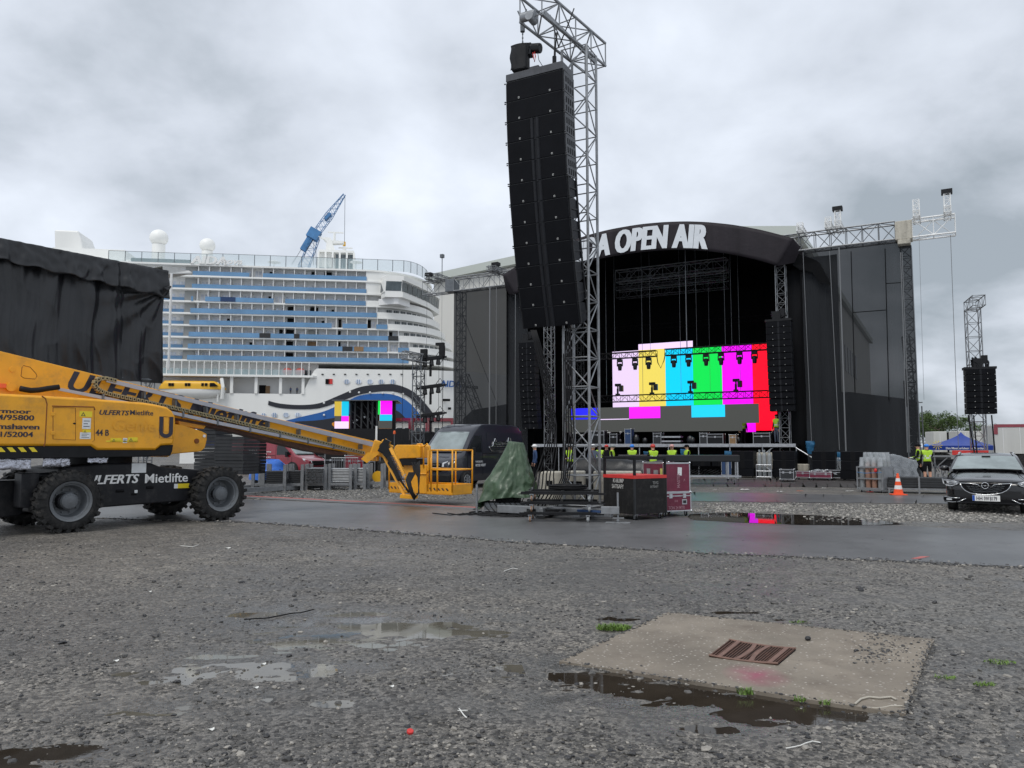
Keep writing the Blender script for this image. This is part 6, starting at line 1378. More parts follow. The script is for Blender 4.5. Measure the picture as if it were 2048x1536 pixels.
def band(tp, bt, n=6):
    def cr_(pts):
        out = []
        for i in range(len(pts)-1):
            p0 = V(pts[max(0, i-1)]); p1 = V(pts[i]); p2 = V(pts[i+1]); p3 = V(pts[min(len(pts)-1, i+2)])
            for q in range(n): t = q/n; out.append(tuple(.5*((2*p1)+(-p0+p2)*t+(2*p0-5*p1+4*p2-p3)*t*t+(-p0+3*p1-3*p2+p3)*t**3)))
        out.append(tuple(pts[-1])); return out
    return cr_(tp)+cr_(bt)[::-1]
brow = band([(537, 801.5), (560, 807), (600, 810), (640, 806), (680, 790), (720, 774), (760, 769), (790, 769), (815, 777), (835, 790), (855, 812), (874, 838), (890, 862)], [(536, 810), (560, 816), (600, 818.5), (640, 816), (680, 803), (720, 789), (760, 783), (790, 783.5), (815, 792), (830, 805), (845, 824), (858, 845), (868, 862)])
decal('painted_brow', brow, 'muralblack', .14)
decal('painted_eye', band([(568, 842), (610, 832), (650, 822), (690, 804), (720, 791), (755, 787), (785, 789), (810, 799), (832, 819), (850, 846), (858, 866)], [(568, 846), (600, 852), (640, 868), (690, 900), (720, 902), (755, 902), (785, 902), (810, 902), (825, 902), (845, 902), (858, 902)]), 'muralblue', .14)
decal('painted_lash', band([(590, 843), (640, 840), (690, 831), (730, 818), (770, 815), (795, 822), (812, 838), (824, 860), (830, 880)], [(590, 845), (640, 856), (672, 868), (690, 880), (735, 890), (770, 890), (790, 890), (800, 890), (812, 890)]), 'muralblack', .20)
decal('painted_iris', band([(664, 846), (700, 832), (740, 825), (775, 826), (795, 840), (806, 862)], [(664, 850), (690, 870), (730, 890), (775, 890), (790, 890), (800, 890)]), 'muralorange', .26)
decal('painted_white', band([(600, 872), (630, 864), (660, 868), (680, 880), (690, 890)], [(600, 893), (630, 893), (660, 893), (680, 893), (690, 893)]), 'white', .26)
# hull lettering
def hull_text(txt, px, py, hpx, px2, m, shear=.15):
    s0, y0, z0 = hp(px, py, .2); _, _, zt = hp(px, py-hpx, .2); s1_, _, _ = hp(px2, py, .2); cu = bpy.data.curves.new('t', 'FONT'); cu.body = txt; cu.size = 1; ob = bpy.data.objects.new('t', cu); C.objects.link(ob); bpy.context.view_layer.update(); w = ob.dimensions.x; bpy.data.objects.remove(ob); bpy.data.curves.remove(cu)
    def wf(x, y): X = s0+(s1_-s0)*x/w; return (X+y*(zt-z0)*shear, hullplan(X)-.3, z0+y*(zt-z0)/.72)
    b = MB(SF); b.text(txt, (0, 0, 0), (1, 0, 0), (0, 0, 1), 1, bold=.03, warp=wf); b.build('hull_lettering', m, hull)
hull_text('AIDA', 880, 773, 13, 922, 'muralblue'); hull_text('nova', 926, 776, 9, 955, 'dark')
# hull windows
wn = [(693.6, 763.5), (716.8, 763.5), (739.8, 763.5), (762.5, 763.5), (785, 763.5), (527, 831), (548.7, 830), (572, 830), (595.7, 830)]
for px, py in wn:
    b = MB(SF); P = [hp(px+5.8*math.cos(a)*(1.12 if abs(math.cos(a)) > .5 else 1), py+4.4*math.sin(a)*(1.15 if abs(math.sin(a)) > .5 else 1), .16) for a in [PI/8+k*PI/4 for k in range(8)]]; b.add(P, [tuple(range(8))]); b.build('porthole', 'curtain', hull, solid=.05)
    b = MB(SF)
    for dx in (-2, 2): a, c = hp(px+dx, py-4.2, .22), hp(px+dx, py+4.2, .22); b.cyl(a, c, .07, 4)
    b.build('porthole_bar', 'glassblue', hull)
for k in range(9):
    b = MB(SF); c = hp(645+k*22.6, 748.5, .16); b.box(c, (.55, .1, .25)); b.build('scupper', 'dark', hull)
for k, (px, py) in enumerate(((655, 763), (661, 763))):
    c = hp(px, py, .14); b = MB(SF); b.box(c, (1.0, .1, 1.3)); b.build('hatch', ('dark', 'red')[k], hull)
for px, py in ((700, 784), (718, 785), (740, 785), (765, 786), (786, 786), (806, 788), (648, 806), (648, 830)): b = MB(SF); c = hp(px, py, .3); b.sphere(c, .3, 6); b.build('fairlead', 'shipshade', hull)
for px, py in ((893, 800), (899, 817)): b = MB(SF); c = hp(px, py, .2); b.box(c, (1.9 if py < 810 else .8, .3, .6)); b.build('mooring_port', 'dark', hull)
# superstructure decks: plan = straight side then quarter ellipse to the front
def plan(s_e, s_f, inset=0, s0=None, n=18):
    s0 = sA if s0 is None else s0; P = [(s0, inset)]
    for k in range(n+1): a = PI/2*k/n; P.append((s_e+(s_f-inset-s_e)*math.sin(a), HB-(HB-inset)*math.cos(a)))
    return P
def full(pl): return pl+[(x, 2*HB-y) for x, y in pl[::-1]]
ends = [(733, 862), (735, 860), (735, 860), (748, 866), (762, 879), (780, 890), (800, 903), (820, 915), (830, 925)]   # px of straight end, px of tip at half beam
tipy = [575, 600, 620, 642, 664, 684, 702, 722, 745]
E_ = []
for k in range(9): E_.append((Sh(ends[k][0], 600)[0], tipx(ends[k][1], tipy[k])))
def slab(nm, pl, z0, z1, m, par=ship): b = MB(SF); b.prismz(full(pl), z0, z1); return b.build(nm, m, par)
for k in range(9):
    z = zdk[k]; pl = plan(E_[k][0], E_[k][1], -.25 if k < 3 else -.1); slab('deck_slab', pl, z-.20, z+.22, 'ship')
# inner walls, storey by storey
blue_end = [732, 732, 731, 753.5, 775, 797, 818.6, 818]
for k in range(8):
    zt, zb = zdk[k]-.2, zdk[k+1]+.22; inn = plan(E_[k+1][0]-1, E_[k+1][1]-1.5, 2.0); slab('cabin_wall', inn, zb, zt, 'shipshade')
    # bulwark bands: solid white from the blue end round the bow
    if k >= 2:
        pl = plan(E_[k+1][0], E_[k+1][1], 0, s0=Sh(blue_end[k], 700)[0]); pi = plan(E_[k+1][0], E_[k+1][1], .3, s0=Sh(blue_end[k], 700)[0]); b = MB(SF); nn = len(pl); z1 = zb+1.25
        b.add([(x, y, zb) for x, y in pl]+[(x, y, z1) for x, y in pl]+[(x, y, z1) for x, y in pi]+[(x, y, zb) for x, y in pi], [(i, i+1, nn+i+1, nn+i) for i in range(nn-1)]+[(nn+i, nn+i+1, 2*nn+i+1, 2*nn+i) for i in range(nn-1)]+[(2*nn+i, 2*nn+i+1, 3*nn+i+1, 3*nn+i) for i in range(nn-1)]); b.build('bulwark', 'ship', ship, smooth=30)
    else:
        b = MB(SF); pl = plan(E_[k+1][0], E_[k+1][1], .05, s0=Sh(732, 560)[0]); nn = len(pl); b.add([(x, y, zb) for x, y in pl]+[(x, y, zt) for x, y in pl], [(i, i+1, nn+i+1, nn+i) for i in range(nn-1)]); b.build('front_wall', 'ship', ship, smooth=30)
PCNT = 100
cw = (Sh(600, 600)[0]-Sh(579, 600)[0]); wins = []; win_me = None; sL = Sh(385, 600)[0]; sLL = Sh(300, 600)[0]
for k in range(8):
    zb = zdk[k+1]+.22; zt = zdk[k]-.2; se = Sh(blue_end[k], 640)[0]
    gaps = {0: [(497, 524)], 1: [], 2: [(547, 570), (386, 410)], 3: [], 4: [(664, 686), (735, 753)], 5: [], 6: [(775, 797)], 7: []}[k]
    segs = []; a = Sh(384-k*.8, 600)[0]
    for g0_, g1_ in sorted(gaps): segs.append((a, Sh(g0_, 620)[0])); a = Sh(g1_, 620)[0]
    segs.append((a, se)); segs.append((Sh(318, 620)[0]-12, Sh(364, 620)[0]))
    b = MB(SF)
    for a, c in segs:
        if c > a: b.b0(a, c, -.22 if a > sL-3 else 1.6, -.16 if a > sL-3 else 1.66, zb-.1, zb+1.05)
    b.build('balcony_glass', 'glassblue', ship)
    # dark replacement panels
    nn = int((se-sA)/cw)
    b = MB(SF); bq = MB(SF)
    for i in range(nn+1):
        s = se-i*cw; b.b0(s-.08, s+.08, 0 if s > sL else 1.8, 2.1, zb, zt)
        for j, (o, w, h) in enumerate(((.18*cw, .26*cw, 1.95), (.52*cw, .26*cw, 1.95))): wins.append((s-cw+o, s-cw+o+w, zb+.1, zb+h, k))
        bq.b0(s-cw*.75, s-cw*.3, .6, 1.4, zb, zb+.5)
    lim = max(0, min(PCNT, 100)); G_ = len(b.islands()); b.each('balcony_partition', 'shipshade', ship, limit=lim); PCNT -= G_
# recess notch left of the long balconies
b = MB(SF); sx0, sx1 = Sh(366, 600)[0], Sh(384, 600)[0]
for k in range(8): b.b0(sx0, sx1+.5, 1.5, 1.9, zdk[k+1]+.22, zdk[k]-.2)
b.build('stair_recess', 'shipdeck', ship)
wins.sort(key=lambda w: -(w[0])); rr = random.Random(4); wins = [w for w in wins if w[1] > sLL]
wm_ = None; rest = MB(SF); restd = MB(SF)
for i, w in enumerate(wins):
    dark_ = rr.random() < .02
    if i < 96 and not dark_:
        b = MB(SF); b.b0(w[0], w[1], 1.90, 1.97, w[2], w[3]); b.build('cabin_window', 'curtain', ship)
    else: (restd if dark_ else rest).b0(w[0], w[1], 1.90, 1.97, w[2], w[3])
rest.build('cabin_windows', 'curtain', ship, kind='stuff'); restd.build('open_cabin_doors', 'dark', ship, kind='stuff')
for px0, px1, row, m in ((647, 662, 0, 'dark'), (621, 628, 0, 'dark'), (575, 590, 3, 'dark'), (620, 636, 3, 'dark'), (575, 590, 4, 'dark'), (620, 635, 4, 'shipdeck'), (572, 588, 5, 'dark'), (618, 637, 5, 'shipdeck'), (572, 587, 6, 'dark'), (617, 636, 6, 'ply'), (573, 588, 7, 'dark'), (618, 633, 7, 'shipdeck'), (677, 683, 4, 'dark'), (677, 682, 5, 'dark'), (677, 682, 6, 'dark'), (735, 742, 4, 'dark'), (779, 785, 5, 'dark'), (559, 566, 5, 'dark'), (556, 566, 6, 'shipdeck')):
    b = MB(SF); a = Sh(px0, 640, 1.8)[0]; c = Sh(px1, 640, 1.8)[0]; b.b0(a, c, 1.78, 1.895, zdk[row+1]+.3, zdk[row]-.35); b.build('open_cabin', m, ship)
for px0, px1, row, m in ((709, 728, 6, 'ply'), (686, 706, 6, 'panelgrey'), (520, 542, 5, 'panelgrey'), (589, 600, 5, 'panelgrey'), (777, 797, 5, 'panelgrey'), (440, 470, 2, 'clothn')):
    b = MB(SF); a = Sh(px0, 640)[0]; c = Sh(px1, 640)[0]; b.b0(a, c, -.3, -.23, zdk[row+1]+.15, zdk[row+1]+1.3); b.build('balcony_panel', m, ship)
# front windows between bulwarks
for k in range(2, 8):
    pl = plan(E_[k+1][0]-1, E_[k+1][1]-1.5, 1.9, n=46); pl = [p for p in pl[1:]]; zb = zdk[k+1]+.22
    b = MB(SF)
    for i in range(len(pl)-1):
        if i % 4 == 0 or i < 5: continue
        a, c = V((*pl[i], 0)), V((*pl[i+1], 0)); d = c-a; nv = V((d.y, -d.x, 0)).normalized()*.1; a1 = a+d*.1+nv; c1 = a+d*.9+nv; b.add([(a1.x, a1.y, zb+1.35), (c1.x, c1.y, zb+1.35), (c1.x, c1.y, zb+2.3), (a1.x, a1.y, zb+2.3)], [(0, 1, 2, 3)])
    b.each('front_window', 'shipglass', ship)
# bridge
br = [SF.hit(765, 580, -3.2)[0], SF.hit(805, 575, -3.2)[0], SF.hit(834, 585, 4)[0], SF.hit(878, 612, HB)[0]]; brm = SF.hit(858, 600, 11)[0]
zb0_, zb1_ = Sh(790, 582, -3)[1], Sh(790, 563, -3)[1]
BPn = [(br[0]-.5, 0), (br[0]+.6, -3.2), (br[1], -3.2), (br[2], 4), (brm, 11), (br[3], HB)]; BPn = BPn+[(x, 2*HB-y) for x, y in BPn[::-1][1:]]
b = MB(SF); b.prismz([(x-.2 if i else x, y) for i, (x, y) in enumerate(BPn)], zb0_-.3, zb1_+.3); b.prismz([(x+.3, y) for x, y in BPn], zb1_+.3005, zb1_+1.5); b.prismz([(x+.1, y) for x, y in BPn], zb0_-1.6, zb0_-.3005); b.build('bridge', 'ship', ship)
for i in range(len(BPn)//2+0):
    a, c = V((*BPn[i], 0)), V((*BPn[i+1], 0)); d = (c-a); n_ = max(1, int(d.length/2.2)); nv = V((d.y, -d.x, 0)).normalized()*.06
    for q in range(n_):
        p0 = a+d*(q+.06)/n_+nv; p1 = a+d*(q+.94)/n_+nv; b = MB(SF); b.add([(p0.x-.1, p0.y, zb0_), (p1.x-.1, p1.y, zb0_), (p1.x+.05, p1.y-.02, zb1_), (p0.x+.05, p0.y-.02, zb1_)], [(0, 1, 2, 3)]); b.build('bridge_window', 'shipglass', ship, solid=.05)
b = MB(SF); b.prismz([(br[0]-1, 0), (br[0]+3, -2.6), (br[1]-1, -2.6), (br[1]+2, 2), (br[1]-4, 2)], zb0_-3.2, zb0_-1.61); b.build('wing_support', 'shipshade', ship)
# top deck: glass windbreak with posts, sun decks
zt0 = zdk[0]+.22; posts = MB(SF); zgl = Sh(500, 512)[1]
pl = plan(Sh(800, 560)[0], tipx(862, 560), .6, s0=Sh(215, 520)[0], n=14)
dense = [pl[0]]
for i in range(len(pl)-1):
    a, c = V(pl[i]), V(pl[i+1]); n_ = max(1, int((c-a).length/1.9)); dense += [tuple(a.lerp(c, q/n_)) for q in range(1, n_+1)]
def glh(s): return zt0+ (Sh(300, 520)[1]-zt0+2.2 if s < Sh(420, 520)[0] else 3.0)
b = MB(SF); b.add([(x, y, zt0) for x, y in dense]+[(x, y, glh(x)-.1) for x, y in dense], [(i, i+1, len(dense)+i+1, len(dense)+i) for i in range(len(dense)-1)]); b.build('glass_windbreak', 'clearrail', ship)
b = MB(SF)
for i, (x, y) in enumerate(dense):
    if i % 2 == 0: b.cyl((x, y, zt0), (x, y, glh(x)), .08, 4)
b.path([(x, y, glh(x)-.05) for x, y in dense], .05, 4); b.build('windbreak_posts', 'dalu', ship)
b = MB(SF); b.prismz(full([(sA, 4), (Sh(410, 520)[0], 4), (Sh(410, 520)[0]+4, 8)]), zt0, Sh(300, 513)[1]); b.build('upper_house', 'ship', ship)
b = MB(SF)
for k in range(16): s = Sh(262+k*7.5, 520, 3.9)[0]; b.b0(s, s+.85, 3.9, 3.98, zt0+.5, zt0+1.9)
b.each('upper_window', 'shipglass', ship)
b = MB(SF); s = Sh(215, 495, 4)[0]; b.prismz(full([(sA, 8), (Sh(250, 500, 8)[0], 8)]), Sh(300, 513)[1], Sh(200, 498, 8)[1]); b.build('sports_deck', 'ship', ship)
# rooftop lettering
zz = Sh(400, 528)[1]; zh = Sh(400, 512)[1]-zz
b = MB(SF); b.text('AIDA', (Sh(382, 528, -.5)[0], -.5, zz), (1, 0, 0), (0, 0, 1), zh/.72, 1.28, .04, .15); b.build('roof_lettering', 'white', ship, solid=.5)
b = MB(SF); b.text('nova', (Sh(441, 528, -.5)[0], -.5, zz+.2), (1, 0, 0), (0, 0, 1), zh*.75/.72, 1.25, .02, .3); b.build('roof_lettering', 'white', ship, solid=.4)
# domes, funnel fin, masts
for px, py, r, y in ((318, 476, 18, 14), (415, 491, 15.5, 16)):
    x, z = Sh(px, py, y); rr_ = r*(SF.w(x, y).y)/1540; b = MB(SF); b.sphere((x, y, z), rr_, 20, sc=(1, 1, .95)); b.lathe((x, y, zt0), (0, 0, 1), [(0, rr_*.7), (z-zt0-rr_*.8, rr_*.7)], 16); b.build('radome', 'ship', ship, smooth=40)
x0, z0 = Sh(113, 495, 16); x1, z1 = Sh(108, 459, 16); x2, z2 = Sh(156, 461, 16); x3, z3 = Sh(166, 498, 16); xm, zm_ = Sh(162, 478, 16)
b = MB(SF); b.prism([(x0, zt0), (x1, z1), (x2, z2), (xm, zm_), (x3, z3), (x3+.5, zt0)], 16, 26); b.build('funnel_fin', 'ship', ship, bevel=.4)
def spx(px, py, y=18): return Sh(px, py, y)
b = MB(SF); a = [spx(*p) for p in ((651, 512), (654, 485), (648, 480), (650, 477), (662, 478), (668, 495), (674, 512))]; b.prism(a, 16.5, 19.5)
a = [spx(*p) for p in ((660, 482), (688, 484), (688, 488), (662, 489))]; b.prism(a, 17, 19); a = [spx(*p) for p in ((637, 473), (640, 474), (652, 478), (650, 481))]; b.prism(a, 17.5, 18.5)
x, z = spx(669, 481); _, zt = spx(669, 466); b.cyl((x, 18, z), (x, 18, zt), .35, 6); xa_, _ = spx(656, 465); xb_, _ = spx(687, 464); b.b0(xa_, xb_, 17.8, 18.2, zt, zt+.3); x, z = spx(689, 506); _, zt = spx(689, 497); b.cyl((x, 18, z), (x, 18, zt), .5, 6); xa_, _ = spx(677, 497); xb_, _ = spx(705, 495); b.b0(xa_, xb_, 17.8, 18.2, zt, zt+.3)
b.build('radar_mast', 'ship', ship)
b = MB(SF); a, zz_ = spx(641, 511); c, _ = spx(710, 511); b.b0(a, c, 12, 24, zz_-.4, zz_+.2); a2, z3_ = spx(600, 520)
for k in range(6): x = a+(c-a)*k/5; b.b0(x-.25, x+.25, 12, 12.5, zt0, zz_-.4)
b.b0(a, a+(c-a)*.42, 13, 23, zt0, zz_-.41); b.build('mast_house', 'ship', ship)
b = MB(SF)
for k in range(5): x = a+(c-a)*(.48+.1*k); b.b0(x, x+.9, 12.6, 12.7, zt0+1.2, zz_-.8)
for k in range(4):
    for r_ in range(3): x = a+(c-a)*(.03+.1*k); b.b0(x, x+.8, 12.9, 12.98, zt0+.7+1.0*r_, zt0+1.2+1.0*r_)
b.each('mast_house_window', 'shipglass', ship)
b = MB(SF)
for px in (548, 712): x, z = Sh(px, 528, 4); b.lathe((x, 4, z+.4), (0, 0, 1), [(0, 1.7), (.25, 1.3), (.6, .2)], 14); b.cyl((x, 4, zt0), (x, 4, z+.6), .12, 5)
b.build('parasol', 'shipshade', ship)
# promenade and lifeboat recess
b = MB(SF); b.prismz(full([(sA, -1.0), (Sh(627, 751)[0], -1.0), (Sh(634, 745)[0], 0)]), zGal-.25, zGal+.25); b.build('promenade_deck', 'ship', ship)
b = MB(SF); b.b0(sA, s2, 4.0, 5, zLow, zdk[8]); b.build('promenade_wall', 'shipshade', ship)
b = MB(SF)
b.b0(sA, s1+3, 1.2, 4, zLow-.3, zLow+.0); b.build('boat_deck', 'shipdeck', ship)
b = MB(SF)
for px in range(318, 630, 15): s = Sh(px, 740, -.8)[0]; b.b0(s-.09, s+.09, -.85, -.75, zGal+.25, zdk[8]-.2)
b.each('promenade_post', 'ship', ship)
b = MB(SF); b.b0(sA, Sh(610, 740)[0], -.8, -.74, zGal+.25, zGal+1.6); b.build('promenade_glass', 'clearrail', ship)
b = MB(SF)
for k in range(40):
    s = Sh(320+k*7.6, 740, 3.9)[0]; h = rr.random()
    if h < .75: b.b0(s, s+.7, 3.85, 3.95, zGal+.5, zGal+2.0)
b.each('promenade_window', 'shipglass', ship)
b = MB(SF)
for px in (463, 512, 561, 606): s = Sh(px, 770, -.3)[0]; b.b0(s-.35, s+.35, -.3, .3, zLow, zGal-.25)
b.each('recess_pillar', 'ship', ship)
for px in (575, 600): s, z = Sh(px, 742, 1); b = MB(SF); b.sphere((s, 1, zGal+1.3), 1.15, 10, sc=(1.1, .6, .9)); b.build('red_lounge_chair', mat('faded red', (.55, .12, .10), .6), ship, smooth=True)
s, z = Sh(529, 779, 3.8); b = MB(SF); b.b0(s-1.3, s+.3, 3.7, 3.99, zLow, zLow+2.4); b.build('recess_door', 'dark', ship); b = MB(SF); b.b0(s+.3, s+1.3, 3.6, 3.99, zLow, zLow+2.2); b.build('recess_door', 'ply', ship)
s = Sh(452, 770, -1)[0]; b = MB(SF); b.path([(s-2, 2, zGal-.8), (s-1, -1, zGal-1), (s-.6, -1.4, zGal-3), (s-.8, -1.2, zLow-1.5)], .45, 6); b.path([(s-1.8, -1.2, zGal-1.8), (s-1.8, -1.2, zLow-2.2)], .2, 5); b.build('davit', 'ship', ship)
# lifeboat (hangs on the ship)
lb = thing('lifeboat', 'yellow and white lifeboat hanging below the promenade of the ship', 'lifeboat', SF.w(Sh(382, 795)[0], 0, Sh(382, 795)[1]), SF.deg)
x0, x1 = Sh(313, 780, -2)[0], Sh(449, 780, -2)[0]; zt = Sh(382, 761, -2)[1]; zm_ = Sh(382, 778, -2)[1]; zb = Sh(382, 796, -2)[1]
def hull_(u, v): t = 2*u-1; w = 2.2*(1-abs(t)**3.2)**.6; a = PI*v; return (x0+(x1-x0)*(u*.98+.01), -.2-w*math.cos(a)*1.0, zm_-(zm_-zb)*math.sin(a)**.7*(1-abs(t)**4*.6))
b = MB(SF); b.grid(hull_, 30, 12); b.build('hull', 'ship', lb, smooth=True)
def top_(u, v): t = 2*u-1; w = 2.2*(1-abs(t)**5)**.6; a = PI*v; e = 1-max(0, (u-.82)/.18)**1.5*.85-max(0, (.1-u)/.1)*.8; return (x0+(x1-x0)*u, -.2-w*math.copysign(abs(math.cos(a))**.45, math.cos(a)), zm_+(zt-zm_)*max(0, math.sin(a))**.5*e)
b = MB(SF); b.grid(top_, 40, 14); b.build('canopy', 'boatyellow', lb, smooth=True)
for px in (339, 345, 372, 378, 405, 412): s, z = Sh(px, 769, -2.5); b = MB(SF); b.b0(s-.28, s+.28, -2.52, -2.2, z-.35, z+.35); b.build('window', 'dark', lb)
s, z = Sh(428, 770, -2.4); b = MB(SF); b.prism([(s-1, z-.4), (s-1, z+.5), (s, z+.5), (s+1, z-.3)], -2.46, -2.2); b.build('window', 'dark', lb)
# people standing in the recess
for px in (581, 594):
    s, z = Sh(px, 785, .8); person(Frame(SF.w(s, .9).xy, 0), ('left' if px < 590 else 'right')+' one of two distant figures in dark overalls in the ship side recess', 'navy', None, 'clothk', 180, 'down', 1.8, z0=zLow)
# blue dockyard crane behind the ship
cf_ = Frame((at(640, 893, 240).x, 240), 9)
cr_ = thing('dockyard_crane', 'blue lattice jib crane rising behind the ship', 'crane', cf_.w(0, 0, 0), 9)
def cp(px, py, y=0): x, z = cf_.hit(px, py, y); return V((x, y, z))
b = MB(cf_)
def taper(p, q, w0, w1, n_, dark=.10):
    d = (q-p).normalized(); a = V((0, 1, 0)); c = d.cross(a)
    prev = None
    for k in range(n_+1):
        t = k/n_; m_ = p.lerp(q, t); w = w0+(w1-w0)*t; R_ = [m_+(a*i+c*j)*w/2 for i, j in ((-1, -1), (1, -1), (1, 1), (-1, 1))]
        if prev:
            for j in range(4): b.cyl(prev[j], R_[j], dark, 4); b.cyl(prev[j] if k % 2 else prev[(j+1) % 4], R_[(j+1) % 4] if k % 2 else R_[j], dark*.55, 4, cap=False)
        prev = R_
taper(cp(606, 540), cp(631, 474), 2.9, 2.6, 8); taper(cp(630, 470), cp(658, 432), 2.0, 2.2, 7); taper(cp(658, 432), cp(689, 389), 2.2, .7, 9); b.build('jib', 'cranebl', cr_)
b = MB(cf_); b.box(cp(628, 469), (3.6, 3, 3.2), ry=.5); b.box(cp(613, 489), (1.8, 2, 4.5), ry=.5); b.box(cp(656, 434), (.8, 2.4, 2.6), ry=.7); b.build('machinery', 'cranebl', cr_)
b = MB(cf_); b.cyl(cp(690, 390), cp(689, 484), .07, 4); b.cyl(cp(622, 468), cp(584, 528), .07, 4); b.cyl(cp(626, 480), cp(596, 530), .07, 4); b.cyl(cp(632, 480), cp(632, 530), .07, 4); b.cyl(cp(628, 476), cp(627, 530), .07, 4); b.build('hoist_rope', 'dalu', cr_)
b = MB(cf_); b.cyl(cp(688.5, 484), cp(688.5, 492), .5, 6); b.build('hook_block', 'boatyellow', cr_)
b = MB(cf_); p = cp(604, 545); b.b0(p.x-4, p.x+4, -4, 4, 0, p.z); b.build('crane_tower', 'cranebl', cr_)
# ---------------------------------------------------------------- shipyard hall, aligned with the stage
HO = at(1602, 893, 250); HF = Frame(HO.xy, TF.deg); xw = HF.hit(868, 560, 0)[0]; zc_ = HF.hit(1602, 462, 0)[1]
hall = thing('shipyard_hall', 'huge pale shipyard hall rising behind the stage', 'hall', HF.w(0, 0, 0), HF.deg)
zl = HF.hit(880, 548, 0)[1]
b = MB(HF); xp = HF.hit(1300, 470, 0)[0]
b.prism([(xw, 0), (0, 0), (0, zc_-2), (xp, zc_+4), (xw, zc_-2)], 0, 300); b.build('wall', 'hall', hall)
b = MB(HF); b.prism([(xw-2, zc_-2), (xp, zc_+4.2), (2, zc_-2), (2, zc_+1), (xp, zc_+8), (xw-2, zc_+1)], -3, 302); b.build('roof', 'hallroof', hall)
for k in range(14):
    y = 26+k*13; b = MB(HF); b.b0(.01, .3, y, y+6, zc_-34, zc_-21); b.build('window', 'shipglass', hall)
# ---------------------------------------------------------------- black tarpaulin wall on the left
A = at(-70, 893, 21.4); B = at(321, 893, 26); d2 = (B-A); LW = math.hypot(d2.x, d2.y); WF = Frame(A.xy, math.degrees(math.atan2(d2.y, d2.x)))
tz1 = WF.hit(321, 541, 0)[1]; tz0 = WF.hit(316, 766, 0)[1]
tr = thing('tarp_wall', 'wrinkled black tarpaulin wall on a raised frame behind the yellow lift', 'tarpaulin wall', WF.w(LW/2, 0, 0), WF.deg)
def tw_(u, v):
    x = LW*u; z = tz1-(tz1-tz0)*v
    # gathered at the top right, hanging swags below
    sw = .10*math.sin(x*3.1+1.2*math.sin(v*5+x))*(1-abs(2*v-1)*.5)
    f1 = noise.noise(V((x*.9, z*.5, 0))); f2 = noise.noise(V((x*2.6+z*.9, z*1.1, 4))); rdg = 1-abs(noise.noise(V((x*1.3+z*.8, z*.55-x*.3, 8))))*2; rd2 = 1-abs(noise.noise(V((x*1.1-z*1.2, z*.7, 18))))*2
    vf_ = noise.noise(V((x*1.9+.35*math.sin(v*4+x), v*.9, 31))); g1 = noise.noise(V((x*2.4+.5*f1, z*.22, 51))); g2 = noise.noise(V((x*6+1.5*f1, z*.35, 61))); yb_ = .08-.14*f1-.17*g1*(1.15-.5*v)-.045*g2-.03*rdg**3*min(1, v*3)*v-.05*math.sin(x*4.5+2*f1*3)*(1-v)-.04*sw
    dd = math.hypot((u-1)*LW, (v-.18)*(tz1-tz0)); yb_ += .07*math.cos(math.atan2((v-.18)*(tz1-tz0), (1-u)*LW)*14)*math.exp(-dd*.45)*min(1, dd)
    z += .02*noise.noise(V((x*2, 0, 3)))*(1 if v > .98 else 0)
    return (x-.10*math.sin(v*PI)*u**6, yb_, z)
b = MB(WF); b.grid(tw_, 200, 110); b.build('tarpaulin', 'tarpk', tr, smooth=True)
b = MB(WF); zz = tz1-(tz1-tz0)*.22
b.grid(lambda u, v: (LW*u, -.10-.06*noise.noise(V((u*30, v*3, 1)))-.05*math.sin(u*50+3*math.sin(u*9))*v-.1*v, tz1+.02-(tz1-tz0)*(.16+.09*u)*v-.04*math.sin(u*40)*v), 160, 14); b.build('top_valance', 'tarpk', tr, smooth=True, solid=.01)
b = MB(WF)
for z in (tz1-.05, tz0+.1): b.cyl((0, .15, z), (LW, .15, z), .05, 6)
b.build('frame', 'dalu', tr)
for x in (.5, LW-.3): b = MB(WF); b.truss((x, .4, 0), (x, .4, tz1-.1), .3, .3, .025, .014, bay=.4, up=(0, 1, 0), n=5); b.build('tower', 'galv', tr)
b = MB(); p = [at(325, 532, 27), at(378, 541, 31), at(384, 545, 31), at(384, 548, 31), at(326, 548, 27)]; b.add(p+[q+V((-2.5, 1.5, 0)) for q in p], [(0, 1, 2, 3, 4), (9, 8, 7, 6, 5), (0, 5, 6, 1), (4, 3, 8, 9)]); b.build('canopy_edge', 'containerw', tr)
b = MB(); b.cyl(at(343, 547, 27.3), at(337, 740, 27.3), .045, 8); b.build('pole', 'white', tr)
b = MB(); b.path([at(322, 588, 25.8), at(328, 592, 25.8), at(333, 578, 25.7), at(342, 573, 25.8)], [.05, .10, .09, .03], 6); b.build('loose_flap', 'tarpk', tr)
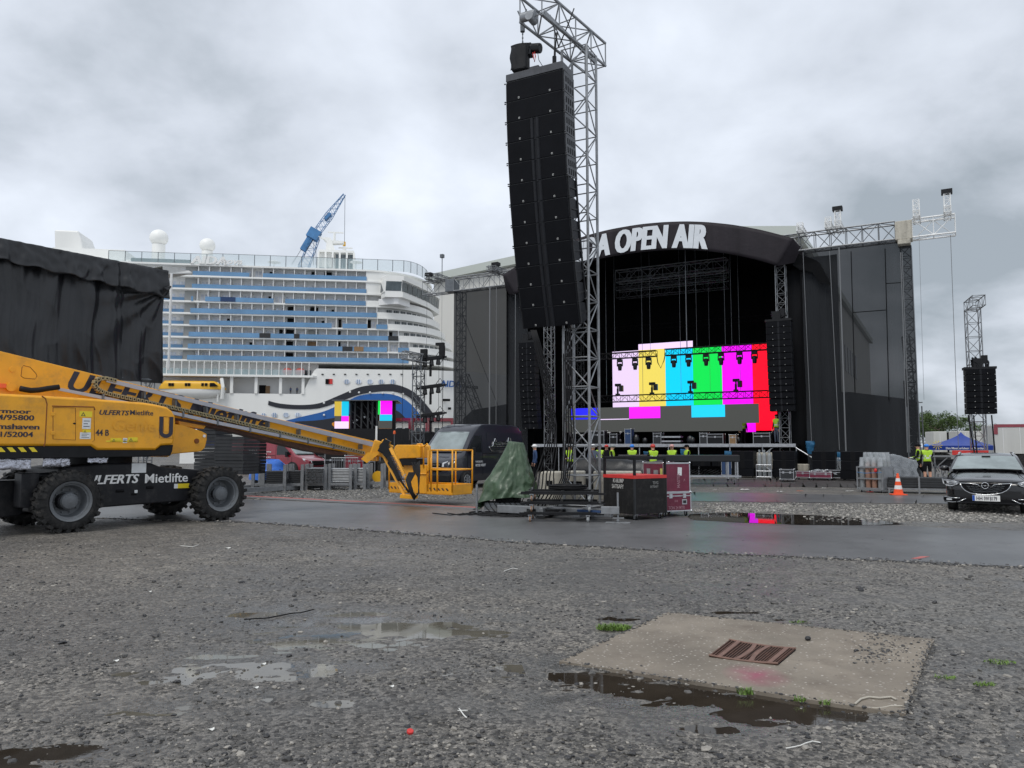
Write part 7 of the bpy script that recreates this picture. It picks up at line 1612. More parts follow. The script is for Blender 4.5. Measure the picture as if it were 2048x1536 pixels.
# ---------------------------------------------------------------- vans
def van(name, label, fr, L, H_, Wd, paint, side, glass='screenglass'):
    t = thing(name, label, 'van', fr.w(0, L/2, 0), fr.deg); k = H_/2.5
    prof = [(-.02, .62), (0, .95), (.08, 1.06), (.35, 1.17), (.78, 1.32), (1.18, 1.78), (1.58, 2.20), (1.85, 2.38), (2.3, 2.48), (3.2, 2.5), (4.6, 2.5), (5.3, 2.46), (5.45, 2.3), (5.5, 1.9)]
    def hw(y): return (1.0 if y > .7 else .80+.20*math.sin(min(1, max(0, (y+.02)/.7))*PI/2))*(1 if y < 5.2 else .97)
    def fz(z): return 1 if z < 1.25 else 1-.15*((z-1.25)/1.25)**1.2
    rows = []
    for y, zt in prof:
        w = hw(y)*Wd/2; pts = []
        zs = [.28, .42, .60, .80, .95, 1.1, 1.3, 1.55, 1.8, 2.05, 2.25]
        for z in zs:
            z2 = min(z, zt-.06); pts.append((w*fz(z2)*(.95 if z <= .28 else 1), z2))
        wt = w*fz(zt); pts += [(wt*.965, zt-.03), (wt*.90, zt), (wt*.6, zt+.012), (0, zt+.02)]
        rows.append([(x, y*L/5.5, z*k) for x, z in pts]+[(-x, y*L/5.5, z*k) for x, z in pts[-2::-1]])
    n = len(rows[0]); b = MB(fr); b.add([p for r_ in rows for p in r_], [(i*n+j, i*n+j+1, (i+1)*n+j+1, (i+1)*n+j) for i in range(len(rows)-1) for j in range(n-1)]+[tuple(range(n-1, -1, -1)), tuple((len(rows)-1)*n+j for j in range(n))]+[(i*n+n-1, i*n, (i+1)*n, (i+1)*n+n-1) for i in range(len(rows)-1)])
    body = b.build('body', paint, t, smooth=32); s = L/5.5
    def sp(y, z, o=.012): w = hw(y)*Wd/2*fz(z)+o; return (w*side, y*s, z*k)
    b = MB(fr)                              # windscreen
    b.grid(lambda u, v: ((2*u-1)*(Wd/2)*(.84-.09*v), (.84+.70*v)*s-.02, (1.39+.765*v+.018*(1-(2*u-1)**2))*k+.012), 10, 8); ws = b.build('windscreen', glass, t, smooth=True, solid=.01)
    b = MB(fr); b.path([(-.7, .82*s, 1.385*k), (0, .80*s, 1.395*k), (.7, .82*s, 1.385*k)], .02, 5); b.build('wiper', 'black', ws)
    b = MB(fr); b.add([sp(1.02, 1.40), sp(2.02, 1.38), sp(2.05, 2.02), sp(1.62, 2.02)], [(0, 1, 2, 3)]); b.build('side_window', 'tintglass', t, solid=.01)
    b = MB(fr); X = side*(Wd/2+.12); b.box((X, 1.25*s, 1.42*k), (.12, .16, .32)); b.box((side*(Wd/2+.02), 1.27*s, 1.34*k), (.14, .06, .06)); b.build('mirror', 'black', t, bevel=.03)
    b = MB(fr); X = -side*(Wd/2+.12); b.box((X, 1.25*s, 1.42*k), (.12, .16, .32)); b.build('mirror', 'black', t, bevel=.03)
    for wy in (.95*s, 4.35*s):
        X = side*(Wd/2+.0); b = MB(fr); b.lathe((X, wy, .36), (-side, 0, 0), [(-.015, .40), (.0, .42), (.02, .42)], 24, m=0); b.build('wheel_arch', 'rubber', t, smooth=40)
        b = MB(fr); b.lathe((X+side*.02, wy, .345), (-side, 0, 0), [(.0, .22), (-.01, .27), (-.012, .31), (.02, .345), (.2, .345)], 28); wh = b.build('wheel', 'tyre', t, smooth=40)
        b = MB(fr); b.lathe((X+side*.035, wy, .345), (-side, 0, 0), [(-.0, .05), (.03, .07), (.02, .15), (.0, .21), (.02, .22)], 20)
        for q in range(8): a = q*PI/4; b.box((X+side*.04, wy+.13*math.cos(a), .345+.13*math.sin(a)), (.02, .16, .04), rx=a)
        b.build('rim', 'galv', wh, smooth=40)
        b = MB(fr); b.cyl((-X, wy, .345), (-X+side*.2, wy, .345), .345, 20); b.build('wheel', 'tyre', t)
    b = MB(fr); b.b0(-.52, .52, -.06*s, .01, .66*k, .98*k); b.build('grille', 'dark', t, bevel=.03)
    b = MB(fr); b.b0(-.50, .50, -.07, -.055, .90*k, .93*k); b.b0(-.5, .5, -.07, -.055, .80*k, .825*k); b.build('grille_bar', 'chrome', t)
    for q in (-1, 1):
        b = MB(fr); b.add([(q*.54, -.03, .84*k), (q*.80, .05, .86*k), (q*.95, .24*s, 1.02*k), (q*.93, .34*s, 1.16*k), (q*.74, .06, 1.05*k), (q*.55, -.02, .99*k)], [(0, 1, 2, 3, 4, 5)] if q > 0 else [(5, 4, 3, 2, 1, 0)]); b.build('headlight', 'lamp', t, solid=.03)
    b = MB(fr); b.b0(-.95*Wd/2*.95, .95*Wd/2*.95, -.10, .25, .28, .58*k); b.build('bumper', 'black', t, bevel=.06)
    b = MB(fr); b.path([sp(2.1, .5), sp(2.1, 1.2), sp(2.12, 2.05)], .006, 4); b.path([sp(3.35, .5), sp(3.35, 2.1)], .006, 4); b.path([sp(.98, 1.25), sp(1.0, .8)], .006, 4); b.path([sp(2.15, 1.33), sp(5.4, 1.33)], .012, 4); b.build('panel_gap', 'dark', t)
    b = MB(fr)
    for q in (1.9, 2.5, 3.2): b.path([(-.6, q*s, 2.43*k+.03*(q > 2)), (.6, q*s, 2.43*k+.03*(q > 2))], .012, 4)
    b.build('roof_rib', paint, t)
    return t, sp
vf = Frame(at(862, 893, 30.0).xy, -30)
vd_, sp = van('delivery_van', 'dark blue high-roof delivery van parked behind the yellow basket', vf, 5.6, 2.58, 2.06, 'vanpaint', 1)
# side window strip, ship drawing and lettering on the side
b = MB(vf); b.add([sp(2.5, 1.52), sp(5.1, 1.52), sp(5.1, 2.15), sp(2.5, 2.15)], [(0, 1, 2, 3)]); b.build('side_panel', 'vanpaint', vd_, solid=.008)
b = MB(vf)
def SL(pts, r=.018): b.path([sp(y, z, .035) for y, z in pts], r, 4)
SL([(2.6, 1.55), (2.75, 1.42), (4.9, 1.42), (4.95, 1.60), (2.6, 1.60), (2.6, 1.55)]); SL([(2.85, 1.62), (2.95, 1.78), (4.7, 1.80), (4.8, 1.62)]); SL([(2.9, 1.68), (4.78, 1.70)], .03); SL([(2.95, 1.74), (4.7, 1.755)], .03); SL([(3.0, 1.80), (3.1, 1.92), (3.2, 1.80)]); SL([(4.1, 1.80), (4.2, 1.96), (4.35, 1.95), (4.4, 1.80)]); SL([(2.7, 1.50), (4.9, 1.50)], .012)
b.build('ship_drawing', 'chrome', vd_)
b = MB(vf); b.text('PAPENBURG', sp(1.52, .98, .02), (0, 1, 0), (0, 0, 1), .11, .9, .01, depth=.012); b.text('MEYER WERFT', sp(1.52, .83, .02), (0, 1, 0), (0, 0, 1), .14, .85, .02, depth=.012); b.build('lettering', 'stickerw', vd_)
b = MB(vf); b.path([(-.3, 1.9*2.58/2.5, 2.45), (-.25, 2.3, 2.95)], .01, 4); b.build('aerial', 'dark', vd_)
rf = Frame(at(636, 893, 45).xy, 66)
rv, sp = van('red_van', 'dark red van with white lettering parked behind the blue tarp', rf, 5.9, 2.12, 2.0, 'redpaint', -1)
b = MB(rf)
def vt(txt, y, z, size, sx=.9, bold=.03):
    p = sp(y, z, .03); b.text(txt, p, (0, -1, 0), (0, 0, 1), size, sx, bold, depth=.0)
vt('SOLI', 3.95, 1.45, .34); vt('Veranstaltungs-', 2.95, 1.55, .11); vt('technik', 2.95, 1.38, .11); vt('Licht Ton B\u00fchne', 2.95, 1.18, .10); b.build('lettering', 'stickerw', rv)
b = MB(rf); b.text('Eventtechnik', (.62, .95, 1.66), (-1, .2, 0), (0, .5, 1), .01, 1, 0); p = sp(2.3, 2.16, .03); b.text('Eventtechnik', p, (0, -1, 0), (0, 0, 1), .15, 1, .02); b.text('Bau One', (-.05, .28, 1.0), (-1, 0, 0), (0, .9, .3), .24, .9, .03, depth=.05); b.build('lettering', 'stickerw', rv)
# ---------------------------------------------------------------- black estate car on the right
KC = Frame(at(1972, 893, 19.05).xy, -31.2)
car = thing('estate_car', 'glossy black estate car with chrome-framed grille facing the camera', 'car', KC.w(0, 2.4, 0), KC.deg)
def c_h(px, py, y=0): return KC.hit(px, py, y)
st_ = [(0, .60, .66), (.03, .76, .74), (.12, .87, .80), (.30, .915, .84), (.7, .93, .885), (1.15, .93, .94), (1.55, .93, .985), (2.5, .935, 1.0), (4.0, .93, 1.0), (4.7, .90, .98), (4.92, .78, .9)]
rows = []
for y, w, zt in st_:
    lo = .17 if .2 < y < 4.8 else .24
    pts = [(w*.90, lo), (w*.975, .30), (w, .46), (w*1.0, .60), (w*.985, zt-.12), (w*.955, zt-.055), (w*.88, zt-.012), (w*.62, zt+.012), (w*.55, zt+.022), (w*.25, zt+.028), (0, zt+.03)]
    rows.append([(x, y, z) for x, z in pts]+[(-x, y, z) for x, z in pts[-2::-1]])
n = len(rows[0]); b = MB(KC); b.add([p for r_ in rows for p in r_], [(i*n+j, i*n+j+1, (i+1)*n+j+1, (i+1)*n+j) for i in range(len(rows)-1) for j in range(n-1)]+[tuple(range(n-1, -1, -1)), tuple((len(rows)-1)*n+j for j in range(n))]+[(i*n+n-1, i*n, (i+1)*n, (i+1)*n+n-1) for i in range(len(rows)-1)])
cb_ = b.build('body', 'carpaint', car, smooth=38, subsurf=1)
def gh(y, z):     # half width of the cabin
    return .86-.17*((z-.98)/.48)**1.1-.0
st2 = [(1.50, .985), (1.75, 1.13), (2.0, 1.26), (2.28, 1.385), (2.5, 1.43), (2.9, 1.455), (3.6, 1.45), (4.2, 1.41), (4.55, 1.34), (4.8, 1.0)]
rows = []
for y, zt in st2:
    pts = [(gh(y, .98+(zt-.98)*t), .98+(zt-.98)*t) for t in (0, .35, .7, .92)]+[(gh(y, zt)*.93, zt), (gh(y, zt)*.5, zt+.02), (0, zt+.028)]
    rows.append([(x, y, z) for x, z in pts]+[(-x, y, z) for x, z in pts[-2::-1]])
n = len(rows[0]); b = MB(KC); b.add([p for r_ in rows for p in r_], [(i*n+j, i*n+j+1, (i+1)*n+j+1, (i+1)*n+j) for i in range(len(rows)-1) for j in range(n-1)]); b.build('cabin', 'carpaint', car, smooth=40)
b = MB(KC); b.grid(lambda u, v: ((2*u-1)*(.80-.15*v), 1.56+.70*v-.03+.06*(2*u-1)**2*(1-v)*0, 1.045+.335*v+.022*(1-(2*u-1)**2)+.006), 16, 8); ws = b.build('windscreen', 'screenglass', car, smooth=True)
b = MB(KC); b.b0(-.10, .10, 2.12, 2.16, 1.325, 1.40); b.build('mirror_housing', 'black', ws)
for s in (-1, 1):
    b = MB(KC); b.add([(s*(gh(0, 1.03)+.012), 1.95, 1.03), (s*(gh(0, 1.03)+.012), 3.9, 1.05), (s*(gh(0, 1.34)+.012), 3.8, 1.34), (s*(gh(0, 1.34)+.012), 2.42, 1.34)], [(0, 1, 2, 3)]); b.build('side_window', 'tintglass', car, solid=.006)
    b = MB(KC); b.path([(s*.64, 2.4, 1.465), (s*.62, 2.7, 1.49), (s*.61, 3.8, 1.485), (s*.62, 4.1, 1.45)], .016, 6); b.build('roof_rail', 'chrome', car, smooth=True)
    b = MB(KC); b.sphere((s*.99, 1.98, 1.06), .12, 12, sc=(1, .6, .62)); b.beam((s*.87, 2.0, 1.0), (s*.97, 2.0, 1.03), .05, .05); b.build('mirror', 'carpaint', car, smooth=True)
b = MB(KC); b.path([(-.72, 1.50, 1.035), (-.35, 1.52, 1.052), (-.05, 1.56, 1.05)], .012, 5); b.path([(.0, 1.50, 1.05), (.35, 1.50, 1.058), (.72, 1.54, 1.03)], .012, 5); b.build('wiper', 'black', car)
b = MB(KC)
for s in (-1, 1): b.path([(s*.80, .25, .835), (s*.70, .8, .925), (s*.66, 1.45, 1.0)], .007, 5)
b.path([(-.78, .16, .80), (-.5, .055, .772), (0, .03, .768), (.5, .055, .772), (.78, .16, .80)], .007, 5); b.build('bonnet_gap', 'dark', car, smooth=True)
# front face: pieces traced as outlines and given their own depth on the nose
def fr_poly(name, pts, y, th, m, par=car, mirror=False, yfun=None):
    o = []
    for s in ((1, -1) if mirror else (1,)):
        b = MB(KC); P = []
        for px, py in pts:
            yy = y
            for _ in range(4):
                x, z = c_h(px, py, yy); yy = yfun(abs(x)) if yfun else y
            P.append((x*s, yy, z))
        P2 = [(x, yy+th, z) for x, yy, z in P]; n_ = len(P); b.add(P+P2, [tuple(range(n_)) if s > 0 else tuple(range(n_-1, -1, -1))]+[(i, n_+i, n_+(i+1) % n_, (i+1) % n_) for i in range(n_)]); o.append(b.build(name, m, par))
    return o
yn = lambda x: -.035+.0 if x < .45 else -.035+.22*((x-.45)/.45)**2.2
fr_poly('grille', [(1921, 966), (1971, 966.5), (2021, 967), (2016, 977), (2008, 984), (1990, 988), (1971, 989), (1953, 987.5), (1935, 983), (1926, 976)], -.03, .05, 'dark')
def fr_path(name, pts, r, m, y=-.045, par=car, yfun=None, mirror=False, n=6):
    for s in ((1, -1) if mirror else (1,)):
        b = MB(KC); P = []
        for px, py in pts:
            yy = y
            for _ in range(4): x, z = c_h(px, py, yy); yy = yfun(abs(x))-.012 if yfun else y
            P.append((x*s, yy, z))
        b.path(P, r, n); b.build(name, m, par, smooth=True)
fr_path('grille_trim', [(1919.5, 965.5), (1924, 975), (1930, 981), (1940, 986), (1955, 988.7), (1972, 989.5), (1988, 988.7), (2003, 986), (2013, 981.5), (2019, 976), (2023, 966.5)], .011, 'chrome', -.045)
fr_path('grille_wing', [(1920, 966), (1945, 967.5), (1955, 969), (1961.5, 974)], .009, 'chrome', -.05); fr_path('grille_wing', [(2022, 967), (1998, 968.5), (1988, 970), (1981, 975)], .009, 'chrome', -.05)
b = MB(KC)
for r_, (a_, c_) in enumerate(((1932, 2010), (1935, 2008), (1939, 2003), (1947, 1996))):
    for k in range(9):
        px = a_+(c_-a_)*(k+.5)/9; x, z = c_h(px, 972.5+3.7*r_, -.035); b.box((x, -.038, z), (.075, .008, .010), ry=(-1)**k*.12)
b.build('grille_slats', 'dalu', car)
x, z = c_h(1970, 971.3, -.06); b = MB(KC)
b.path([(x+.073*math.cos(a), -.062, z+.073*math.sin(a)) for a in [k*PI/12 for k in range(25)]], .010, 8); b.add([(x-.115, -.066, z-.012), (x+.02, -.066, z+.016), (x+.018, -.066, z+.0), (x+.115, -.066, z+.012), (x-.02, -.066, z-.018), (x-.018, -.066, z-.001)], [(0, 5, 2, 1), (3, 2, 5, 4)]); b.build('emblem', 'chrome', car, smooth=30)
b = MB(KC); b.cyl((x, -.045, z), (x, -.058, z), .066, 20); b.build('emblem_back', 'dark', car)
hl = [(1883.5, 957.5), (1900, 960), (1918, 964), (1914, 969), (1904, 972), (1893, 971), (1886, 966)]
yh = lambda x: -.055+.15*max(0, (x-.45)/.47)**2
for o in fr_poly('headlight', hl, .0, .03, 'lamp', car, True, yh): pass
fr_path('headlight_trim', [(1884, 957.5), (1900, 960), (1918, 964), (1908, 967.5), (1892, 966.5)], .008, 'chrome', yfun=lambda x: yh(x)-.004, mirror=True)
fr_poly('headlight_lens', [(1887, 960.5), (1892, 961.5), (1895, 968), (1889, 968)], 0, .02, 'tintglass', car, True, lambda x: yh(x)-.01); fr_poly('headlight_lens', [(1898, 963.5), (1912, 966), (1904, 970), (1898, 969)], 0, .02, 'dalu', car, True, lambda x: yh(x)-.01)
yb_ = lambda x: -.055+.16*max(0, (x-.40)/.5)**2
fr_poly('lower_intake', [(1887, 992), (1905, 995), (1932, 997), (1920, 1004), (1890, 1004), (1887, 998)], 0, .02, 'dark', car, True, yb_)
fr_path('fog_trim', [(1888, 993), (1905, 995.5), (1920, 996)], .010, 'chrome', yfun=yb_, mirror=True); fr_path('fog_trim', [(1888, 1002), (1905, 1004), (1918, 1003), (1932, 997)], .010, 'chrome', yfun=yb_, mirror=True)
fr_poly('fog_light', [(1893, 996), (1904, 997), (1904, 1000), (1893, 1000)], 0, .02, 'lamp', car, True, lambda x: yb_(x)-.01)
b = MB(KC); x, z = c_h(1972, 1003, -.03); b.b0(-.60, .60, -.02, .02, z-.02, z+.05); b.b0(-.70, .70, -.035, .05, z-.05, z-.021, m=1); b.build('bumper_intake', ['dark', 'black'], car)
x0, z0 = c_h(1945, 1001.5, -.06); x1, z1 = c_h(2000, 991.5, -.06); b = MB(KC); b.b0(x0, x1, -.062, -.045, z0, z1); pl_ = b.build('number_plate', 'white', car)
b = MB(KC); b.b0(x0+.002, x0+.052, -.066, -.0625, z0+.003, z1-.003); b.build('plate_band', 'plateblue', pl_)
b = MB(KC); h_ = (z1-z0)*.66/.72; pw = x1-x0-.06
for tx, q, sq in (('HH', .05, .22), ('IW', .36, .20), ('8179', .60, .36)):
    b.text(tx, (x0+.055+pw*q, -.066, z0+.022), (1, 0, 0), (0, 0, 1), h_, pw*sq/(h_*.62*len(tx)), .014)
b.build('plate_number', 'ink', pl_)
for x, nm in ((-.79, 1), (.79, 1)):
    for y in (.93, 3.76):
        b = MB(KC); b.lathe((x-.11*(1 if x > 0 else -1)*0-.115, y, .335), (1, 0, 0), [(.0, .2), (.0, .30), (.02, .335), (.21, .335), (.23, .30), (.23, .2)], 28); wh = b.build('wheel', 'tyre', car, smooth=40)
        b = MB(KC); b.cyl((x-.10, y, .335), (x+.10, y, .335), .2, 20); b.build('rim', 'rim', wh)
b = MB(KC); b.add([(-.26, 2.0, 1.07), (-.2, 1.98, 1.07), (-.2, 2.0, 1.1), (-.26, 2.02, 1.1)], [(0, 1, 2, 3)]) if False else b.b0(-.70, -.62, 1.63, 1.64, 1.085, 1.11); b.build('badge_sticker', 'grass', car)
# ---------------------------------------------------------------- traffic cone
f = Frame(G(1797, 990).xy, -10); t = thing('traffic_cone', 'orange and white traffic cone between the bottle cage and the black car', 'traffic cone', f.w(0, 0, 0), -10); b = MB(f); b.b0(-.23, .23, -.23, .23, .0, .035); b.build('base', 'cone', t, bevel=.01)
for z0, z1, m in ((.035, .20, 'cone'), (.20, .33, 'conew'), (.33, .46, 'cone'), (.46, .57, 'conew'), (.57, .74, 'cone')):
    r = lambda z: .165-.135*(z/.74); b = MB(f); b.lathe((0, 0, 0), (0, 0, 1), [(z0, r(z0)), (z1, r(z1))], 20); b.build('stripe' if m == 'conew' else 'shell', m, t, smooth=40)
# ---------------------------------------------------------------- gas bottle cage
f = Frame(G(1716, 984).xy, -52); t = thing('bottle_cage', 'grey steel cage full of gas bottles wrapped in clear film', 'bottle cage', f.w(0, 0, 0), f.deg); W1, D1, H1 = .92, .80, .93
b = MB(f)
for x in (0, W1):
    for y in (0, D1): b.b0(x-.025, x+.025, y-.025, y+.025, .10, H1)
for z in (.15, .50, H1-.02):
    for y in (0, D1): b.b0(.026, W1-.026, y-.02, y+.02, z-.025, z+.025)
    for x in (0, W1): b.b0(x-.02, x+.02, .026, D1-.026, z-.0249, z+.0249)
b.b0(-.02, W1+.02, -.02, D1+.02, .09, .12); b.build('frame', 'galv', t)
b = MB(f); b.b0(W1+.002, W1+.015, .05, D1-.05, .18, .88); b.build('side_panel', 'galv', t)
for x in (.1, W1-.1):
    for y in (.1, D1-.1): b = MB(f); caster(b, x, y, -.0, .035); b.build('caster', ['rubber', 'alu'], t)
kb = 0
for i in range(4):
    for j in range(3):
        x = .12+.225*i; y = .12+.27*j; hh = 1.10 if j == 0 else 1.28+.02*((i*3+j) % 2)
        nm = ('front', 'middle', 'rear')[j]+' row, '+('first', 'second', 'third', 'fourth')[i]+' gas bottle from the left in the steel cage'
        bottle(f, x, y, .13, hh, 'bottlebrown' if (i in (1, 2) and j == 0) else 'bottle', .095, nm, 'film-wrapped bottles in the steel cage', True)
b = MB(f)
for i in range(4):
    for j in range(3):
        x = .12+.225*i; y = .12+.27*j; hh = (1.10 if j == 0 else 1.28)+.13
        b.grid(lambda u, v: (x+.10*math.cos(u*2*PI)*(1-.35*v)*(1+.15*noise.noise(V((u*5, v*4, i+j)))), y+.10*math.sin(u*2*PI)*(1-.35*v), hh-.30+.33*v), 12, 6)
b.build('film_wrap', 'shrink', label='shiny clear film wrapped round the tops of the caged gas bottles', cat='plastic film', smooth=True)
b = MB(f); b.path([(.0, -.03, .72), (.3, -.05, .69), (.6, -.04, .71), (.9, -.03, .73)], .012, 5); b.build('strap', 'cranebl', t); b = MB(f); b.sphere((.70, -.05, .80), .06, 8, sc=(1, .5, 1.3)); b.build('red_tag', 'red', t, smooth=True)
# flat black stack on steel frame
f = Frame(at(1772, 893, 27.6).xy, -24); t = thing('panel_stack', 'low stack of long black panels on a steel frame beside the cone', 'panel stack', f.w(0, 0, 0), f.deg)
for k in range(4): b = MB(f); b.b0(.02*k, 2.9-.03*k, .05, 1.1, .22+.085*k, .30+.085*k); b.build('panel', 'panelgrey', t, bevel=.01)
b = MB(f); b.b0(0, 2.95, 0, .06, .13, .19); b.b0(0, 2.95, 1.0, 1.06, .13, .19)
for x in (.05, 1.0, 2.1, 2.8): b.b0(x-.03, x+.03, -.01, .05, .0, .60 if x in (1.0,) else .20)
b.build('frame', 'galv', t)
# plastic sheets over gear
def sheet_over(px0, px1, py0, py1, Y, deg, dep, label, m='plastic', base=True):
    f = Frame(at(px0, 893, Y).xy, deg); x1 = f.hit(px1, 893, 0)[0]; zt = f.hit(px0, py0, 0)[1]; zb = max(.03, f.hit(px0, py1, 0)[1])
    def g(u, v):
        x = x1*u; a = v*3; e = .16*noise.noise(V((u*5, v*2, px0)))+.07*noise.noise(V((u*14, v*6, 2)))
        hz = zt*(.80+.20*math.sin(PI*min(1, max(0, u*1.1))))+e*.25
        if a < 1.6: t_ = a/1.6; return (x+.12*math.sin(v*20)*.3, -.1-.15*(1-t_)*(1+math.sin(u*26+3*noise.noise(V((u*6, 0, 1)))))*.5, zb+(hz-zb)*t_)
        t_ = (a-1.6)/1.4; return (x, -.1+dep*t_, hz-.1*t_)
    b = MB(f); b.grid(g, 50, 24); b.build('plastic_sheet', m, label=label, cat='plastic sheet', smooth=True)
    if base: b = MB(f); b.b0(.1, x1-.2, .15, dep-.1, .0, zt*.5); b.b0(x1*.3, x1*.7, .2, dep-.2, zt*.5, zt*.74); b.build('covered_equipment', 'tarpk', label='dark gear standing under '+label, cat='equipment', bevel=.05)
sheet_over(1736, 1832, 908, 955, 35.5, -18, 1.4, 'grey clear sheet behind the two people in vests')
sheet_over(1656, 1700, 915, 944, 39.5, -29, 1.0, 'clear sheet between the subwoofer stacks', base=False)
sheet_over(1614, 1672, 938, 948, 38.6, -29, 1.0, 'crumpled sheet on the long red case', base=False)
# ---------------------------------------------------------------- blue pop-up tent
f = Frame(at(1923, 893, 60).xy, -34); t = thing('gazebo', 'blue pop-up gazebo with pointed roof behind the black car', 'tent', f.w(0, 0, 0), f.deg); w_ = 2.15
pk_z = f.hit(1918, 864, 0)[1]; e_z = f.hit(1870, 893, 0)[1]+.05
def roof(u, v):
    a = u*4; k = int(min(3, a)); c0 = [(-w_, -w_), (w_, -w_), (w_, w_), (-w_, w_)][k]; c1 = [(w_, -w_), (w_, w_), (-w_, w_), (-w_, -w_)][k]; q = a-k; X = c0[0]+(c1[0]-c0[0])*q; Y_ = c0[1]+(c1[1]-c0[1])*q
    return (X*v, Y_*v, pk_z-(pk_z-e_z)*v**.62-.05*math.sin(q*PI)*v)
b = MB(f); b.grid(roof, 40, 10); b.build('roof', 'tentblue', t, smooth=30)
b = MB(f); b.b0(-w_, w_, -w_-.01, -w_+.01, e_z-.32, e_z+.01); b.b0(w_-.01, w_+.01, -w_+.011, w_-.011, e_z-.32, e_z+.01); b.b0(-w_-.01, -w_+.01, -w_+.011, w_-.011, e_z-.32, e_z+.01); b.b0(-w_, w_, w_-.01, w_+.01, e_z-.32, e_z+.01); b.build('valance', 'tentblue', t)
b = MB(f); b.text('Das Meer erleben im Norden', (-.9, -w_-.02, e_z-.25), (1, 0, 0), (0, 0, 1), .22, .95, .02); b.build('lettering', 'white', t)
b = MB(f)
for k in range(10): a = k*PI/5; b.add([(-1.45, -w_-.03, e_z+.05), (-1.45+.34*math.cos(a-.08), -w_-.03, e_z+.05+.34*math.sin(a-.08)), (-1.45+.34*math.cos(a+.08), -w_-.03, e_z+.05+.34*math.sin(a+.08))], [(0, 1, 2)])
b.build('sun_motif', 'stickery', t)
for x in (-w_+.05, w_-.05):
    for y in (-w_+.05, w_-.05): b = MB(f); b.cyl((x, y, 0), (x, y, e_z-.3), .03, 5); b.build('leg', 'alu', t)
# gear frame under the tent
f = Frame(at(1868, 893, 40).xy, -30); t = thing('steel_trestle', 'low grey steel trestle with dark load between the people and the car', 'trestle', f.w(0, 0, 0), -30); b = MB(f)
for x in (0, 1.2, 2.4): b.cyl((x, 0, 0), (x, 0, 1.2), .04, 6); b.cyl((x, 0, .5), (x+.6, 0, 1.1), .03, 5)
b.b0(-.2, 3.2, -.05, .05, 1.1, 1.2); b.b0(-.2, 3.2, -.05, .05, .55, .62); b.build('frame', 'galv', t); b = MB(f); b.b0(-.1, 3.4, .1, 1.0, .62, 1.0); b.b0(.8, 2.4, .1, 1.0, 1.22, 1.45, m=1); b.build('load', ['black', 'red'], t)
b = MB(f); rr = random.Random(8)
for k in range(26): x, y, z = rr.random()*1.4, rr.random()*.5, rr.random()*.7; b.cyl((x, y-.6, z), (x+rr.random()*.5-.25, y-.6, z+rr.random()*.5), .02, 4)
b.build('rigging_heap', 'dalu', label='heap of small rigging parts standing right of the two people', cat='rigging parts')
# ---------------------------------------------------------------- distant delay tower on the right
PR = Frame(at(1958, 893, 39.5).xy, -20); t = thing('speaker_tower', 'slim aluminium lattice tower behind the black car with a small speaker column', 'lattice tower', PR.w(0, 0, 0), -20)
ztw = PR.hit(1957, 618, 0)[1]
b = MB(PR); b.truss((0, .0, 0), (0, .0, ztw), .62, .62, .03, .015, bay=.72, up=(0, 1, 0), n=6); b.build('mast', 'galv', t)
b = MB(PR); b.truss((0, .5, ztw+.2), (0, -1.6, ztw+.2), .55, .5, .028, .014, bay=.6, n=5); b.build('top_arm', 'galv', t)
_TF = TF; TFs = TF; TF = PR
x_, _ = S(1961, 780, -1.0)
parray(1961, 738, 828, -1.0, 1.33, 8, 'small black speaker column hanging on the slim tower behind the car', 'speaker column of the right tower', lean=.15)
TF = _TF
b = MB(PR)
for px0, px1 in ((1937, 1950), (1948, 1954), (1984, 1990)): b.cyl((PR.hit(px0, 830, -1)[0], -.9, PR.hit(px0, 830, -1)[1]), (PR.hit(px1, 900, -.6)[0], -.6, 1.0), .035, 5)
b.build('guy_strap', 'rubber', t)
# ---------------------------------------------------------------- trucks and container row at the right
def boxtruck(px0, px1, pyt, Y, deg, label, name='trailer', cat='trailer', redtop=False, dark_end=False, dep=2.5):
    f = Frame(at(px0, 893, Y).xy, deg); x1 = f.hit(px1, 893, 0)[0]; zt = f.hit(px0, pyt, 0)[1]; t = thing(name, label, cat, f.w(0, 0, 0), deg)
    b = MB(f); b.b0(0, x1, 0, dep, 1.05, zt); b.build('box', 'containerw', t, bevel=.05); b = MB(f); b.b0(.3, x1-.3, .2, dep-.2, .6, 1.045); b.build('chassis', 'black', t)
    for x in (x1*.12, x1*.22, x1*.75, x1*.85): b = MB(f); b.cyl((x, .0, .5), (x, .3, .5), .5, 16); b.build('wheel', 'tyre', t)
    if redtop: b = MB(f); b.b0(-.02, x1, -.03, 0, zt-.18, zt+.06); b.b0(-.03, .25, -.035, -.0005, zt-.75, zt-.181); b.build('red_trim', 'redpaint', t)
    b = MB(f)
    for k in range(int(x1/1.2)): b.b0(k*1.2+.6, k*1.2+.64, -.012, -.0005, 1.1, zt-.2)
    b.build('panel_seam', 'shipshade', t)
    if dark_end: b = MB(f); b.b0(x1+.02, x1+1.6, 0, dep, 1.0, zt-.1); b.build('open_flap', 'dark', t)
    return t
boxtruck(1990, 2240, 850, 62, -14, 'long white trailer with a red top edge at the right border', redtop=True, dep=3)
boxtruck(1918, 1975, 862, 75, -10, 'grey-white trailer behind the peak of the blue gazebo')
boxtruck(1868, 1895, 863, 80, -10, 'small white box body left of the blue gazebo peak', dark_end=True)
boxtruck(1962, 1992, 864, 85, -10, 'white box body between the slim tower and the red-edged trailer')
